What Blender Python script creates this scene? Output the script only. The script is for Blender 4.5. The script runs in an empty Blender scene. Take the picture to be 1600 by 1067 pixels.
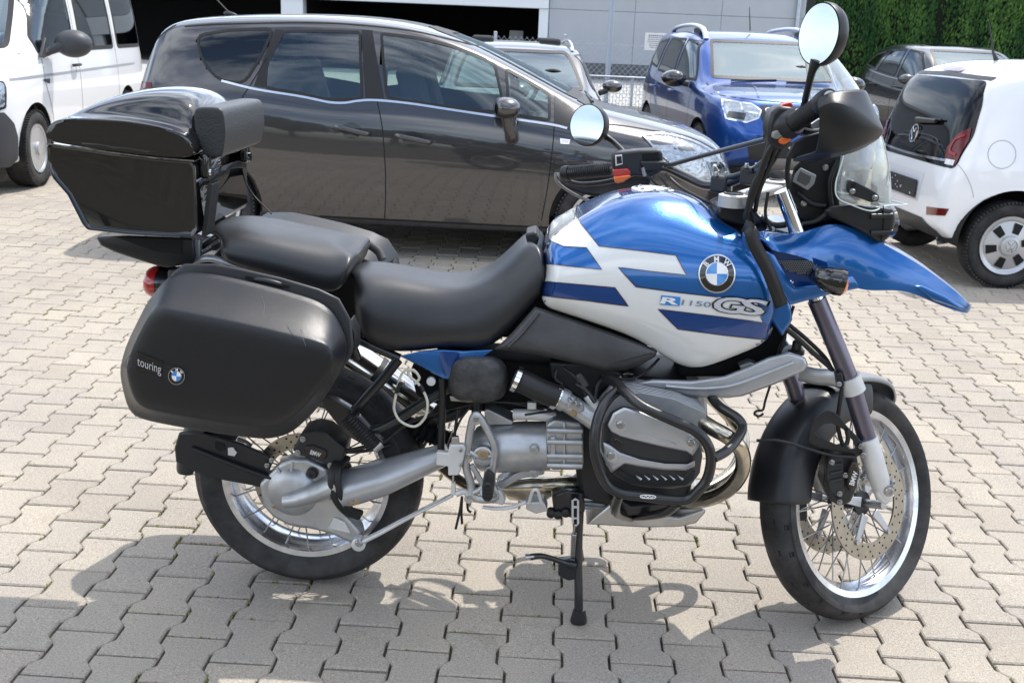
import bpy, bmesh, math, random
import numpy as np
from mathutils import Vector, Matrix, noise
from mathutils.bvhtree import BVHTree
R = math.radians
random.seed(7)
S = bpy.context.scene
COL = S.collection

# ---------------------------------------------------------------- camera
CAMF, PIT, ROL, YAW = 1648.79, 0.285533, 0.0420517, 0.0314640
CAMP = Vector((1.138373, -2.656578, 1.525435))
_r0 = Vector((math.cos(YAW), math.sin(YAW), 0)); _f0 = Vector((-math.sin(YAW), math.cos(YAW), 0)); _z = Vector((0, 0, 1))
FWD = _f0 * math.cos(PIT) - _z * math.sin(PIT)
_u0 = _f0 * math.sin(PIT) + _z * math.cos(PIT)
RIGHT = _r0 * math.cos(ROL) + _u0 * math.sin(ROL)
UP = _u0 * math.cos(ROL) - _r0 * math.sin(ROL)
cd = bpy.data.cameras.new('camera'); cam = bpy.data.objects.new('camera', cd); COL.objects.link(cam)
m = Matrix((RIGHT, UP, -FWD)).transposed().to_4x4(); m.translation = CAMP
cam.matrix_world = m
cd.sensor_width = 36; cd.lens = 36 * CAMF / 1600; cd.clip_start = 0.05; cd.clip_end = 2000
cd.dof.use_dof = True; cd.dof.focus_distance = 2.65; cd.dof.aperture_fstop = 13
S.camera = cam

# ---------------------------------------------------------------- light
SUNV = Vector((0.35, 0.43, 1.0)).normalized()          # direction towards the sun
elev = math.asin(SUNV.z); azim = math.atan2(SUNV.x, SUNV.y)
W = bpy.data.worlds.new('World'); S.world = W; W.use_nodes = True
nt = W.node_tree; nt.nodes.clear()
out = nt.nodes.new('ShaderNodeOutputWorld'); bg = nt.nodes.new('ShaderNodeBackground')
sky = nt.nodes.new('ShaderNodeTexSky'); sky.sky_type = 'NISHITA'; sky.sun_disc = False
sky.sun_elevation = elev; sky.sun_rotation = azim; sky.air_density = 1.0; sky.dust_density = 1.5; sky.ozone_density = 1.2
tc = nt.nodes.new('ShaderNodeTexCoord'); mp = nt.nodes.new('ShaderNodeMapping'); mp.inputs['Scale'].default_value = (1, 1, 2.6)
nz = nt.nodes.new('ShaderNodeTexNoise'); nz.inputs['Scale'].default_value = 2.1; nz.inputs['Detail'].default_value = 7; nz.inputs['Roughness'].default_value = .58
rp = nt.nodes.new('ShaderNodeValToRGB'); rp.color_ramp.elements[0].position = .42; rp.color_ramp.elements[1].position = .62
mx = nt.nodes.new('ShaderNodeMix'); mx.data_type = 'RGBA'; mx.inputs[7].default_value = (9.4, 10.0, 10.9, 1)
nt.links.new(tc.outputs['Generated'], mp.inputs[0]); nt.links.new(mp.outputs[0], nz.inputs[0]); nt.links.new(nz.outputs[0], rp.inputs[0])
nt.links.new(rp.outputs[0], mx.inputs[0]); nt.links.new(sky.outputs[0], mx.inputs[6]); nt.links.new(mx.outputs[2], bg.inputs[0])
bg.inputs[1].default_value = 0.15; nt.links.new(bg.outputs[0], out.inputs[0])
sl = bpy.data.lights.new('sun', 'SUN'); sun = bpy.data.objects.new('sun', sl); COL.objects.link(sun)
sl.energy = 3.0; sl.angle = R(0.55); sl.color = (1.0, .955, .89)
sun.rotation_euler = SUNV.to_track_quat('Z', 'Y').to_euler(); sun.location = (5, 8, 12)
S.view_settings.view_transform = 'Standard'; S.view_settings.look = 'None'; S.view_settings.gamma = 1; S.view_settings.exposure = 0.70
try: S.view_settings.use_curve_mapping = False
except Exception: pass
S.render.engine = 'CYCLES'
try:
    S.cycles.max_bounces = 10; S.cycles.transparent_max_bounces = 16; S.cycles.caustics_reflective = False; S.cycles.caustics_refractive = False
except Exception: pass

# ---------------------------------------------------------------- materials
MATS = {}
def mat(name, col=(.5, .5, .5), rough=.5, metal=0, coat=0, bump=None, spec=.5, trans=0, ior=1.45, emit=None, alpha=1, var=None, aniso=0, coat_rough=.03, dirt=None, thin=False):
    """bump=(scale, strength, distance)  var=(scale, amount)"""
    if name in MATS: return MATS[name]
    M = bpy.data.materials.new(name); M.use_nodes = True; n = M.node_tree; b = n.nodes['Principled BSDF']; L = n.links
    I = b.inputs
    I['Base Color'].default_value = (*col, 1); I['Roughness'].default_value = rough; I['Metallic'].default_value = metal
    I['Coat Weight'].default_value = coat; I['Coat Roughness'].default_value = coat_rough; I['Specular IOR Level'].default_value = spec
    I['Transmission Weight'].default_value = trans; I['IOR'].default_value = ior; I['Alpha'].default_value = alpha
    if aniso: I['Anisotropic'].default_value = aniso
    if emit: I['Emission Color'].default_value = (*emit[0], 1); I['Emission Strength'].default_value = emit[1]
    t = n.nodes.new('ShaderNodeTexCoord')
    if bump:
        z = n.nodes.new('ShaderNodeTexNoise'); z.inputs['Scale'].default_value = bump[0]; z.inputs['Detail'].default_value = 3
        L.new(t.outputs['Object'], z.inputs[0])
        bm_ = n.nodes.new('ShaderNodeBump'); bm_.inputs['Strength'].default_value = bump[1]; bm_.inputs['Distance'].default_value = bump[2]
        L.new(z.outputs[0], bm_.inputs['Height']); L.new(bm_.outputs[0], I['Normal'])
    if var:
        z = n.nodes.new('ShaderNodeTexNoise'); z.inputs['Scale'].default_value = var[0]; z.inputs['Detail'].default_value = 6; z.inputs['Roughness'].default_value = .65
        L.new(t.outputs['Object'], z.inputs[0])
        mr = n.nodes.new('ShaderNodeMapRange'); mr.inputs[1].default_value = .3; mr.inputs[2].default_value = .7
        mr.inputs[3].default_value = 1 - var[1]; mr.inputs[4].default_value = 1 + var[1]; L.new(z.outputs[0], mr.inputs[0])
        mu = n.nodes.new('ShaderNodeMix'); mu.data_type = 'RGBA'; mu.blend_type = 'MULTIPLY'; mu.inputs[0].default_value = 1
        mu.inputs[6].default_value = (*col, 1); L.new(mr.outputs[0], mu.inputs[7]); L.new(mu.outputs[2], I['Base Color'])
        mr2 = n.nodes.new('ShaderNodeMapRange'); mr2.inputs[1].default_value = .3; mr2.inputs[2].default_value = .7
        mr2.inputs[3].default_value = rough * (1 + var[1] * .6); mr2.inputs[4].default_value = rough * (1 - var[1] * .6); L.new(z.outputs[0], mr2.inputs[0]); L.new(mr2.outputs[0], I['Roughness'])
    if dirt:
        pass
    MATS[name] = M
    return M
def flake(name, col, col2, rough=.32, metal=.75, coat_ior=1.75):
    """metallic car paint: darkens at grazing angle towards col2, tiny flake bump under a clear coat"""
    M = mat(name, col, rough, metal, coat=1.0); M.node_tree.nodes['Principled BSDF'].inputs['Coat IOR'].default_value = coat_ior
    n = M.node_tree; b = n.nodes['Principled BSDF']; L = n.links
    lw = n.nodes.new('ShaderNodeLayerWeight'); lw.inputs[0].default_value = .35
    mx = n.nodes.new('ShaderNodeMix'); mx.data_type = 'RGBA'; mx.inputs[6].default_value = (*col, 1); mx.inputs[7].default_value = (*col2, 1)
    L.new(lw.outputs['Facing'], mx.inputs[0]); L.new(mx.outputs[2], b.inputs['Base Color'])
    t = n.nodes.new('ShaderNodeTexCoord'); v = n.nodes.new('ShaderNodeTexVoronoi'); v.inputs['Scale'].default_value = 900
    L.new(t.outputs['Object'], v.inputs[0])
    bp = n.nodes.new('ShaderNodeBump'); bp.inputs['Strength'].default_value = .12; bp.inputs['Distance'].default_value = .001
    L.new(v.outputs['Color'], bp.inputs['Height']); L.new(bp.outputs[0], b.inputs['Normal'])
    return M
def glass(name, tint=(.8, .9, .88), refl_rough=.02, ior=1.75, coat=(1, 1, 1)):
    """thin sheet glass: fresnel reflection over tinted transparency (no refraction, as a thin pane)"""
    if name in MATS: return MATS[name]
    M = bpy.data.materials.new(name); M.use_nodes = True; n = M.node_tree; n.nodes.clear(); L = n.links
    o = n.nodes.new('ShaderNodeOutputMaterial'); g = n.nodes.new('ShaderNodeBsdfGlossy'); g.inputs['Roughness'].default_value = refl_rough; g.inputs['Color'].default_value = (*coat, 1)
    t = n.nodes.new('ShaderNodeBsdfTransparent'); t.inputs[0].default_value = (*tint, 1)
    f = n.nodes.new('ShaderNodeFresnel'); ge = n.nodes.new('ShaderNodeNewGeometry'); mr = n.nodes.new('ShaderNodeMapRange')   # same reflectance from either side of the sheet
    mr.inputs[3].default_value = ior; mr.inputs[4].default_value = 1 / ior; L.new(ge.outputs['Backfacing'], mr.inputs[0]); L.new(mr.outputs[0], f.inputs[0])
    mxs = n.nodes.new('ShaderNodeMixShader'); L.new(f.outputs[0], mxs.inputs[0]); L.new(t.outputs[0], mxs.inputs[1]); L.new(g.outputs[0], mxs.inputs[2]); L.new(mxs.outputs[0], o.inputs[0])
    MATS[name] = M
    return M

# ---------------------------------------------------------------- object helpers
ORG = Vector((0, 0, 0))
def link(o, parent=None):
    COL.objects.link(o)
    if parent is not None: o.parent = parent
    return o
def tag(o, label=None, cat=None, group=None, kind=None):
    if label: o['label'] = label
    if cat: o['category'] = cat
    if group: o['group'] = group
    if kind: o['kind'] = kind
    return o
def thing(name, label, cat, loc=(0, 0, 0), rotz=0, group=None):
    o = bpy.data.objects.new(name, None); o.empty_display_size = .2; link(o)
    o.location = loc; o.rotation_euler = (0, 0, rotz)
    return tag(o, label, cat, group)
def mesh_obj(name, verts, faces, material, parent=None, smooth=True, bevel=0, seg=2, subd=0, ang=35, solid=0, org=None, solid_off=-1, label=None):
    me = bpy.data.meshes.new(name)
    og = ORG if org is None else Vector(org)
    me.from_pydata([tuple(Vector(v) - og) for v in verts], [], [tuple(f) for f in faces]); me.update()
    o = bpy.data.objects.new(name, me); link(o, parent)
    if material is not None:
        for mm in (material if isinstance(material, (list, tuple)) else [material]): me.materials.append(mm)
    if solid:
        k = o.modifiers.new('solid', 'SOLIDIFY'); k.thickness = solid; k.offset = solid_off
    if bevel:
        k = o.modifiers.new('bevel', 'BEVEL'); k.width = bevel; k.segments = seg; k.limit_method = 'ANGLE'; k.angle_limit = R(38)
    if subd:
        k = o.modifiers.new('subd', 'SUBSURF'); k.levels = subd; k.render_levels = subd
    if smooth:
        me.shade_smooth()
        if not subd:
            if bevel: 
                me.set_sharp_from_angle(angle=R(85))
            else: me.set_sharp_from_angle(angle=R(ang))
    if label: o['label'] = label
    return o
def fixn(verts, faces):
    bm = bmesh.new(); vs = [bm.verts.new(v) for v in verts]
    for f in faces:
        try: bm.faces.new([vs[i] for i in f])
        except ValueError: pass
    bmesh.ops.recalc_face_normals(bm, faces=bm.faces)
    bm.verts.index_update()
    F = [[v.index for v in f.verts] for f in bm.faces]; V = [v.co.copy() for v in bm.verts]; bm.free()
    return V, F
def subdivide(verts, faces, levels=2, creases=None):
    """Catmull-Clark by the modifier; returns evaluated verts, faces. creases: {(i,j): w}"""
    me = bpy.data.meshes.new('tmp'); me.from_pydata([tuple(v) for v in verts], [], [tuple(f) for f in faces]); me.update()
    if creases:
        at = me.attributes.new('crease_edge', 'FLOAT', 'EDGE')
        for i, e in enumerate(me.edges):
            k = tuple(sorted(e.vertices[:]))
            if k in creases: at.data[i].value = creases[k]
    o = bpy.data.objects.new('tmp', me); COL.objects.link(o)
    k = o.modifiers.new('s', 'SUBSURF'); k.levels = levels; k.render_levels = levels
    dg = bpy.context.evaluated_depsgraph_get(); ev = o.evaluated_get(dg); m2 = ev.to_mesh()
    V = [v.co.copy() for v in m2.vertices]; F = [tuple(p.vertices) for p in m2.polygons]
    ev.to_mesh_clear(); bpy.data.objects.remove(o); bpy.data.meshes.remove(me)
    return V, F

class MB:
    """collects shapes into one mesh"""
    def __init__(s): s.v = []; s.f = []; s.mi = []; s.cur = 0
    def add(s, V, F):
        n = len(s.v); s.v += [Vector(v) for v in V]; s.f += [tuple(i + n for i in f) for f in F]; s.mi += [s.cur] * len(F); return s
    def build(s, name, material, parent=None, **k):
        o = mesh_obj(name, s.v, s.f, material, parent, **k)
        if any(s.mi): o.data.polygons.foreach_set('material_index', s.mi)
        return o
def basis(d):
    d = Vector(d).normalized(); a = Vector((0, 0, 1)) if abs(d.z) < .9 else Vector((1, 0, 0))
    u = d.cross(a).normalized(); w = u.cross(d).normalized() * 1
    return u, w, d
def spline(pts, n=6, closed=False):
    P = [Vector(p) for p in pts]
    if len(P) < 3 and not closed: return P
    o = []; N = len(P)
    for i in range(N if closed else N - 1):
        if closed: p0, p1, p2, p3 = P[(i - 1) % N], P[i], P[(i + 1) % N], P[(i + 2) % N]
        else:
            p1, p2 = P[i], P[i + 1]; p0 = P[i - 1] if i > 0 else p1 * 2 - p2; p3 = P[i + 2] if i + 2 < N else p2 * 2 - p1
        for k in range(n):
            t = k / n; t2 = t * t; t3 = t2 * t
            o.append(.5 * ((2 * p1) + (p2 - p0) * t + (2 * p0 - 5 * p1 + 4 * p2 - p3) * t2 + (3 * p1 - p0 - 3 * p2 + p3) * t3))
    if not closed: o.append(P[-1])
    return o
def sweep(pts, rad, seg=12, closed=False, cap=True, flat=None):
    """tube along pts; rad a number or a list; flat=(a,b) scale of the section"""
    P = [Vector(p) for p in pts]; n = len(P); V = []; F = []
    rad = rad if isinstance(rad, (list, tuple)) else [rad] * n
    if len(rad) != n: rad = list(np.interp(np.linspace(0, 1, n), np.linspace(0, 1, len(rad)), rad))
    T = []
    for i in range(n):
        a = P[(i - 1) % n] if (closed or i > 0) else P[i]; b = P[(i + 1) % n] if (closed or i < n - 1) else P[i]
        d = (b - a); T.append(d.normalized() if d.length > 1e-9 else Vector((0, 0, 1)))
    u, w, _ = basis(T[0])
    for i in range(n):
        u = (u - T[i] * u.dot(T[i])); u.normalize(); w = T[i].cross(u)
        for k in range(seg):
            a = 2 * math.pi * k / seg; fa, fb = flat or (1, 1)
            V.append(P[i] + u * (math.cos(a) * rad[i] * fa) + w * (math.sin(a) * rad[i] * fb))
    m_ = n if closed else n - 1
    for i in range(m_):
        j = (i + 1) % n
        for k in range(seg):
            l = (k + 1) % seg; F.append((i * seg + k, i * seg + l, j * seg + l, j * seg + k))
    if cap and not closed:
        F.append(tuple(reversed(range(seg)))); F.append(tuple(range((n - 1) * seg, n * seg)))
    return V, F
def lathe(o, d, prof, seg=32, u=None, arc=None, cap=True):
    """prof: list of (r, h) along axis d from o"""
    o = Vector(o); uu, w, dd = basis(d); V = []; F = []
    if u is not None:
        uu = (Vector(u) - dd * Vector(u).dot(dd)).normalized(); w = dd.cross(uu)
    n = len(prof)
    a0, a1 = arc if arc else (0, 2 * math.pi); full = arc is None
    S_ = seg if full else seg + 1
    for r, h in prof:
        for k in range(S_):
            a = a0 + (a1 - a0) * k / seg; V.append(o + dd * h + uu * (r * math.cos(a)) + w * (r * math.sin(a)))
    for i in range(n - 1):
        for k in range(seg):
            l = (k + 1) % seg if full else k + 1; F.append((i * S_ + k, i * S_ + l, (i + 1) * S_ + l, (i + 1) * S_ + k))
    if full and cap:
        if prof[0][0] > 1e-5: F.append(tuple(reversed(range(S_))))
        if prof[-1][0] > 1e-5: F.append(tuple(range((n - 1) * S_, n * S_)))
    return V, F
def ring_lathe(o, d, prof, seg=48):
    """closed profile loop revolved (tyres, rims)"""
    o = Vector(o); uu, w, dd = basis(d); V = []; F = []; n = len(prof)
    for r, h in prof:
        for k in range(seg):
            a = 2 * math.pi * k / seg; V.append(o + dd * h + uu * (r * math.cos(a)) + w * (r * math.sin(a)))
    for i in range(n):
        j = (i + 1) % n
        for k in range(seg):
            l = (k + 1) % seg; F.append((i * seg + k, j * seg + k, j * seg + l, i * seg + l))
    return fixn(V, F)
def box(c, s, rot=None):
    c = Vector(c); V = []
    for x in (-.5, .5):
        for y in (-.5, .5):
            for z in (-.5, .5):
                v = Vector((x * s[0], y * s[1], z * s[2]))
                if rot is not None: v = rot @ v
                V.append(c + v)
    return V, [(0, 1, 3, 2), (4, 6, 7, 5), (0, 4, 5, 1), (2, 3, 7, 6), (0, 2, 6, 4), (1, 5, 7, 3)]
def prism(pts, vec):
    P = [Vector(p) for p in pts]; v = Vector(vec); n = len(P)
    return fixn(P + [p + v for p in P], [tuple(range(n)), tuple(reversed(range(n, 2 * n)))] + [(i, (i + 1) % n, (i + 1) % n + n, i + n) for i in range(n)])
def loft(rings, cap=True, closed=True):
    n = len(rings[0]); V = [Vector(p) for r in rings for p in r]; F = []
    for i in range(len(rings) - 1):
        for k in range(n if closed else n - 1):
            l = (k + 1) % n; F.append((i * n + k, i * n + l, (i + 1) * n + l, (i + 1) * n + k))
    if cap: F.append(tuple(reversed(range(n)))); F.append(tuple(range((len(rings) - 1) * n, len(rings) * n)))
    return V, F
def rot_z(a): return Matrix.Rotation(a, 3, 'Z')
def resample(poly, n):
    P = [Vector(p) for p in poly]; P.append(P[0]); L = [0]
    for a, b in zip(P, P[1:]): L.append(L[-1] + (b - a).length)
    o = []; j = 0
    for k in range(n):
        t = L[-1] * k / n
        while L[j + 1] < t: j += 1
        f = (t - L[j]) / max(L[j + 1] - L[j], 1e-9); o.append(P[j].lerp(P[j + 1], f))
    return o

# ---- image-measured coordinates: the point seen at (px,py) of the 1600 px photograph that lies on the plane y = Y
def ray(px, py): return (FWD + RIGHT * ((px - 800) / CAMF) + UP * ((533.5 - py) / CAMF))
def P(px, py, Y):
    d = ray(px, py); return CAMP + d * ((Y - CAMP.y) / d.y)
def PX(px, py, X):
    d = ray(px, py); return CAMP + d * ((X - CAMP.x) / d.x)
def proj(v):
    d = Vector(v) - CAMP; f = d.dot(FWD); return (800 + CAMF * d.dot(RIGHT) / f, 533.5 - CAMF * d.dot(UP) / f)

# ---- patches laid on a surface
def poly_grid(poly, step):
    """2D polygon -> verts, faces, cut along a grid so it can follow a curved surface"""
    bm = bmesh.new(); vs = [bm.verts.new((p[0], p[1], 0)) for p in poly]; f = bm.faces.new(vs)
    if f.normal.z < 0: bmesh.ops.reverse_faces(bm, faces=[f])
    xs = [p[0] for p in poly]; ys = [p[1] for p in poly]
    k = math.floor(min(xs) / step) + 1
    while k * step < max(xs):
        bmesh.ops.bisect_plane(bm, geom=bm.verts[:] + bm.edges[:] + bm.faces[:], plane_co=(k * step, 0, 0), plane_no=(1, 0, 0)); k += 1
    k = math.floor(min(ys) / step) + 1
    while k * step < max(ys):
        bmesh.ops.bisect_plane(bm, geom=bm.verts[:] + bm.edges[:] + bm.faces[:], plane_co=(0, k * step, 0), plane_no=(0, 1, 0)); k += 1
    bmesh.ops.triangulate(bm, faces=bm.faces[:])
    bm.verts.index_update(); V = [(v.co.x, v.co.y) for v in bm.verts]; F = [tuple(v.index for v in f.verts) for f in bm.faces]
    bm.free(); return V, F
def bvh_of(V, F): return BVHTree.FromPolygons([tuple(v) for v in V], [tuple(f) for f in F])
def drape(bvh, V2, F2, rayf, off):
    """rayf(x,y)->(origin, direction); each 2D vertex is dropped on the surface, off metres proud"""
    V = []; ok = []
    for x, y in V2:
        o, d = rayf(x, y); d = Vector(d).normalized(); h = bvh.ray_cast(Vector(o), d)
        if h[0] is None: V.append(None)
        else:
            n = h[1] if h[1].dot(d) < 0 else -h[1]; V.append(h[0] + n * off)
    fixed = {}
    for f in F2:
        g = [i for i in f if V[i] is not None]
        if g and len(g) < len(f):
            for i in f:
                if V[i] is None and i not in fixed:      # pull the vertex back to the visible edge
                    a = Vector(V2[g[0]]); b = Vector(V2[i]); lo_, hi, best = 0.0, 1.0, None
                    for _ in range(9):
                        m_ = (lo_ + hi) / 2; q = a.lerp(b, m_); o, d = rayf(q.x, q.y); d = Vector(d).normalized(); h = bvh.ray_cast(Vector(o), d)
                        if h[0] is None: hi = m_
                        else: lo_ = m_; n = h[1] if h[1].dot(d) < 0 else -h[1]; best = h[0] + n * off
                    fixed[i] = best if best is not None else V[g[0]]
    for i, v in fixed.items(): V[i] = v
    F = [f for f in F2 if all(V[i] is not None for i in f)]
    used = sorted({i for f in F for i in f}); mp_ = {i: k for k, i in enumerate(used)}
    V = [V[i] for i in used]; F = [tuple(mp_[i] for i in f) for f in F]
    # faces wind so that normals look back along the ray
    F3 = []
    o, d = rayf(*V2[0]) if V2 else (None, None)
    for f in F:
        a, b, c = (V[i] for i in f[:3]); nn = (b - a).cross(c - a)
        F3.append(f if nn.dot(Vector(d)) < 0 else tuple(reversed(f)))
    return V, F3
def pxray(x, y): return CAMP, ray(x, y)
def offset_poly(poly, d):
    """inset polygon by d (2D, positive = inward)"""
    n = len(poly); A = sum(poly[i][0] * poly[(i + 1) % n][1] - poly[(i + 1) % n][0] * poly[i][1] for i in range(n)); s = 1 if A > 0 else -1
    o = []
    for i in range(n):
        p0 = Vector(poly[i - 1][:2]); p1 = Vector(poly[i][:2]); p2 = Vector(poly[(i + 1) % n][:2])
        a = (p1 - p0).normalized(); b = (p2 - p1).normalized()
        na = Vector((-a.y, a.x)) * s; nb = Vector((-b.y, b.x)) * s; m_ = na + nb
        k = m_.dot(na); m_ = m_ / k if abs(k) > .35 else m_ / .35
        o.append(tuple(p1 + m_ * d))
    return o
def inside(p, poly):
    x, y = p; c = False; n = len(poly)
    for i in range(n):
        x1, y1 = poly[i][:2]; x2, y2 = poly[i - 1][:2]
        if (y1 > y) != (y2 > y) and x < (x2 - x1) * (y - y1) / (y2 - y1) + x1: c = not c
    return c
def round_poly(poly, n=4, closed=True): return [(p.x, p.y) for p in spline([(a, b, 0) for a, b in poly], n, closed)]
def fillet(poly, r, n=4):
    """round the corners of a 2D polygon"""
    o = []; N = len(poly)
    for i in range(N):
        p0, p1, p2 = Vector(poly[i - 1]), Vector(poly[i]), Vector(poly[(i + 1) % N])
        a = p0 - p1; b = p2 - p1; q = min(r, a.length * .45, b.length * .45); a = p1 + a.normalized() * q; b = p1 + b.normalized() * q
        for k in range(n + 1):
            t = k / n; o.append(tuple(a * (1 - t) ** 2 + p1 * 2 * t * (1 - t) + b * t * t))
    return o
def ringpoly(poly, w):
    """strip of width w inside the outline, as quads"""
    q = offset_poly(poly, w); n = len(poly); V = list(poly) + q
    return V, [(i, (i + 1) % n, (i + 1) % n + n, i + n) for i in range(n)]
def text_mesh(s, font_size=1.0, bold=0.0):
    c = bpy.data.curves.new('t', 'FONT'); c.body = s; c.size = font_size; c.offset = bold; c.resolution_u = 3; c.align_x = 'CENTER'; c.align_y = 'CENTER'
    o = bpy.data.objects.new('t', c); COL.objects.link(o); dg = bpy.context.evaluated_depsgraph_get(); ev = o.evaluated_get(dg); me = ev.to_mesh()
    V = [(v.co.x, v.co.y) for v in me.vertices]; F = [tuple(p.vertices) for p in me.polygons]; ev.to_mesh_clear(); bpy.data.objects.remove(o); bpy.data.curves.remove(c)
    return V, F
# ================================================================ the setting
M_sand = mat('joint_sand', (.085, .075, .052), .95, var=(9, .5), bump=(160, .5, .004))
def stone_mat(name, island):
    M = bpy.data.materials.new(name); M.use_nodes = True; n = M.node_tree; L = n.links; b = n.nodes['Principled BSDF']
    g = n.nodes.new('ShaderNodeNewGeometry'); oi = n.nodes.new('ShaderNodeObjectInfo'); src = g.outputs['Random Per Island'] if island else oi.outputs['Random']
    r = n.nodes.new('ShaderNodeValToRGB'); e = r.color_ramp.elements
    e[0].position = 0; e[0].color = (.350, .316, .270, 1); e[1].position = 1; e[1].color = (.400, .365, .312, 1)
    for p_, c_ in ((.35, (.386, .352, .303, 1)), (.7, (.370, .340, .296, 1)), (.9, (.405, .366, .308, 1))):
        q = e.new(p_); q.color = c_
    L.new(src, r.inputs[0])
    def noise_(sc, det, rough=.6):
        z = n.nodes.new('ShaderNodeTexNoise'); z.inputs['Scale'].default_value = sc; z.inputs['Detail'].default_value = det; z.inputs['Roughness'].default_value = rough
        L.new(g.outputs['Position'], z.inputs[0]); return z.outputs[0]
    def ramp(i, a, b_, ca, cb):
        q = n.nodes.new('ShaderNodeValToRGB'); q.color_ramp.elements[0].position = a; q.color_ramp.elements[1].position = b_
        q.color_ramp.elements[0].color = (*ca, 1); q.color_ramp.elements[1].color = (*cb, 1); L.new(i, q.inputs[0]); return q.outputs[0]
    def mul(a, b_):
        x = n.nodes.new('ShaderNodeMix'); x.data_type = 'RGBA'; x.blend_type = 'MULTIPLY'; x.inputs[0].default_value = 1; L.new(a, x.inputs[6]); L.new(b_, x.inputs[7]); return x.outputs[2]
    big = noise_(1.3, 4); grain = noise_(420, 3, .75); grain2 = noise_(150, 4, .7)
    c = mul(r.outputs[0], ramp(big, .3, .7, (.86, .86, .88), (1.1, 1.08, 1.04)))
    c = mul(c, ramp(grain, .3, .72, (.5, .5, .52), (1.42, 1.41, 1.39)))
    c = mul(c, ramp(grain2, .32, .68, (.78, .77, .76), (1.16, 1.16, 1.16)))
    stain = noise_(2.7, 5, .7); c = mul(c, ramp(stain, .60, .74, (1, 1, 1), (.74, .73, .71)))
    # dark pits and stains
    v = n.nodes.new('ShaderNodeTexVoronoi'); v.inputs['Scale'].default_value = 55; L.new(g.outputs['Position'], v.inputs[0])
    pit = ramp(v.outputs['Distance'], .07, .16, (.45, .43, .42), (1, 1, 1)); sel = noise_(16, 2)
    x = n.nodes.new('ShaderNodeMix'); x.data_type = 'RGBA'; x.inputs[6].default_value = (1, 1, 1, 1); L.new(pit, x.inputs[7]); L.new(ramp(sel, .50, .56, (0, 0, 0), (1, 1, 1)), x.inputs[0])
    c = mul(c, x.outputs[2])
    L.new(c, b.inputs['Base Color']); b.inputs['Roughness'].default_value = .95; b.inputs['Specular IOR Level'].default_value = .08
    bp = n.nodes.new('ShaderNodeBump'); bp.inputs['Strength'].default_value = .55; bp.inputs['Distance'].default_value = .0022; L.new(grain, bp.inputs['Height'])
    bp2 = n.nodes.new('ShaderNodeBump'); bp2.inputs['Strength'].default_value = .4; bp2.inputs['Distance'].default_value = .004; L.new(grain2, bp2.inputs['Height']); L.new(bp.outputs[0], bp2.inputs['Normal']); L.new(bp2.outputs[0], b.inputs['Normal'])
    return M
M_stone = stone_mat('paver_concrete', False); M_stone_i = stone_mat('paver_concrete_field', True)

ground = mesh_obj('ground', [(-400, -300, -.014), (400, -300, -.014), (400, 600, -.014), (-400, 600, -.014)], [(0, 1, 2, 3)], M_sand, smooth=False)
tag(ground, kind='structure')
LU, LV = .2 / 1.40, .2
# moss between the joints: small clumps of real geometry (scattered further down)
def stone_outline():
    w0 = LU / 2; d = .0115; g = .0036; g2 = .0036; L2 = LV / 2 - g2
    o = []
    pts = [(-L2, w0 + d - g), (-.036 * 1 - .022, w0 + d - g), (-.030, w0 - d - g), (.030, w0 - d - g), (.058, w0 + d - g), (L2, w0 + d - g)]
    o = [(y, x) for x, y in pts] + [(-y, x) for x, y in reversed(pts)]
    return o   # (x, y) with x across the column
def stone_mesh(jit=None):
    o = stone_outline(); c = .0042
    q = offset_poly(o, c); n = len(o)
    V = [(x, y, 0) for x, y in q] + [(x, y, -.0038) for x, y in o] + [(x, y, -.02) for x, y in o]
    F = [tuple(range(n))] + [(i, (i + 1) % n, (i + 1) % n + n, i + n) for i in range(n)] + [(i + n, (i + 1) % n + n, (i + 1) % n + 2 * n, i + 2 * n) for i in range(n)]
    return fixn(V, F)
SV, SF = stone_mesh()
# orientation: top must look up
if (Vector(SV[SF[0][1]]) - Vector(SV[SF[0][0]])).cross(Vector(SV[SF[0][2]]) - Vector(SV[SF[0][1]])).z < 0: SF = [tuple(reversed(f)) for f in SF]
stones = []
for i in range(-110, 150):
    for j in range(-70, 8):
        u = i; v = j + (.5 if i % 2 else 0); X, Y = u * LU, -v * LV
        if Y > 7.5 and (X < -6 - .45 * (Y - 4) or X > 9 + .45 * (Y - 4)): continue
        if Y < -1.3 or X < -9 or X > 13: continue
        px, py = proj((X, Y, 0)); vis = -60 < px < 1660 and -40 < py < 1130
        depth = (Vector((X, Y, 0)) - CAMP).dot(FWD)
        stones.append((X, Y, vis, depth))
# what hides the ground (rough): nearest visible stones first
order = sorted([s for s in stones if s[2]], key=lambda s: s[3])[:300]
near = set((s[0], s[1]) for s in order)
rs = random.Random(3)
sme = bpy.data.meshes.new('paving_stone'); sme.from_pydata([tuple(v) for v in SV], [], [tuple(f) for f in SF]); sme.update(); sme.materials.append(M_stone)
sme.shade_smooth(); sme.set_sharp_from_angle(angle=R(20))
def jitter(): return rs.gauss(0, .0009), R(rs.gauss(0, .28)), R(rs.gauss(0, .28)), R(rs.gauss(0, .25))
for X, Y, vis, dp in order:
    o = bpy.data.objects.new('paving_stone', sme); COL.objects.link(o); o.parent = ground
    dz, a, b, c = jitter(); o.location = (X, Y, dz); o.rotation_euler = (a, b, c)
SVn = np.array([tuple(v) for v in SV]); rest = [s for s in stones if (s[0], s[1]) not in near]
VV = []; lo = []; 
allv = np.zeros((len(rest), len(SVn), 3)); 
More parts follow.
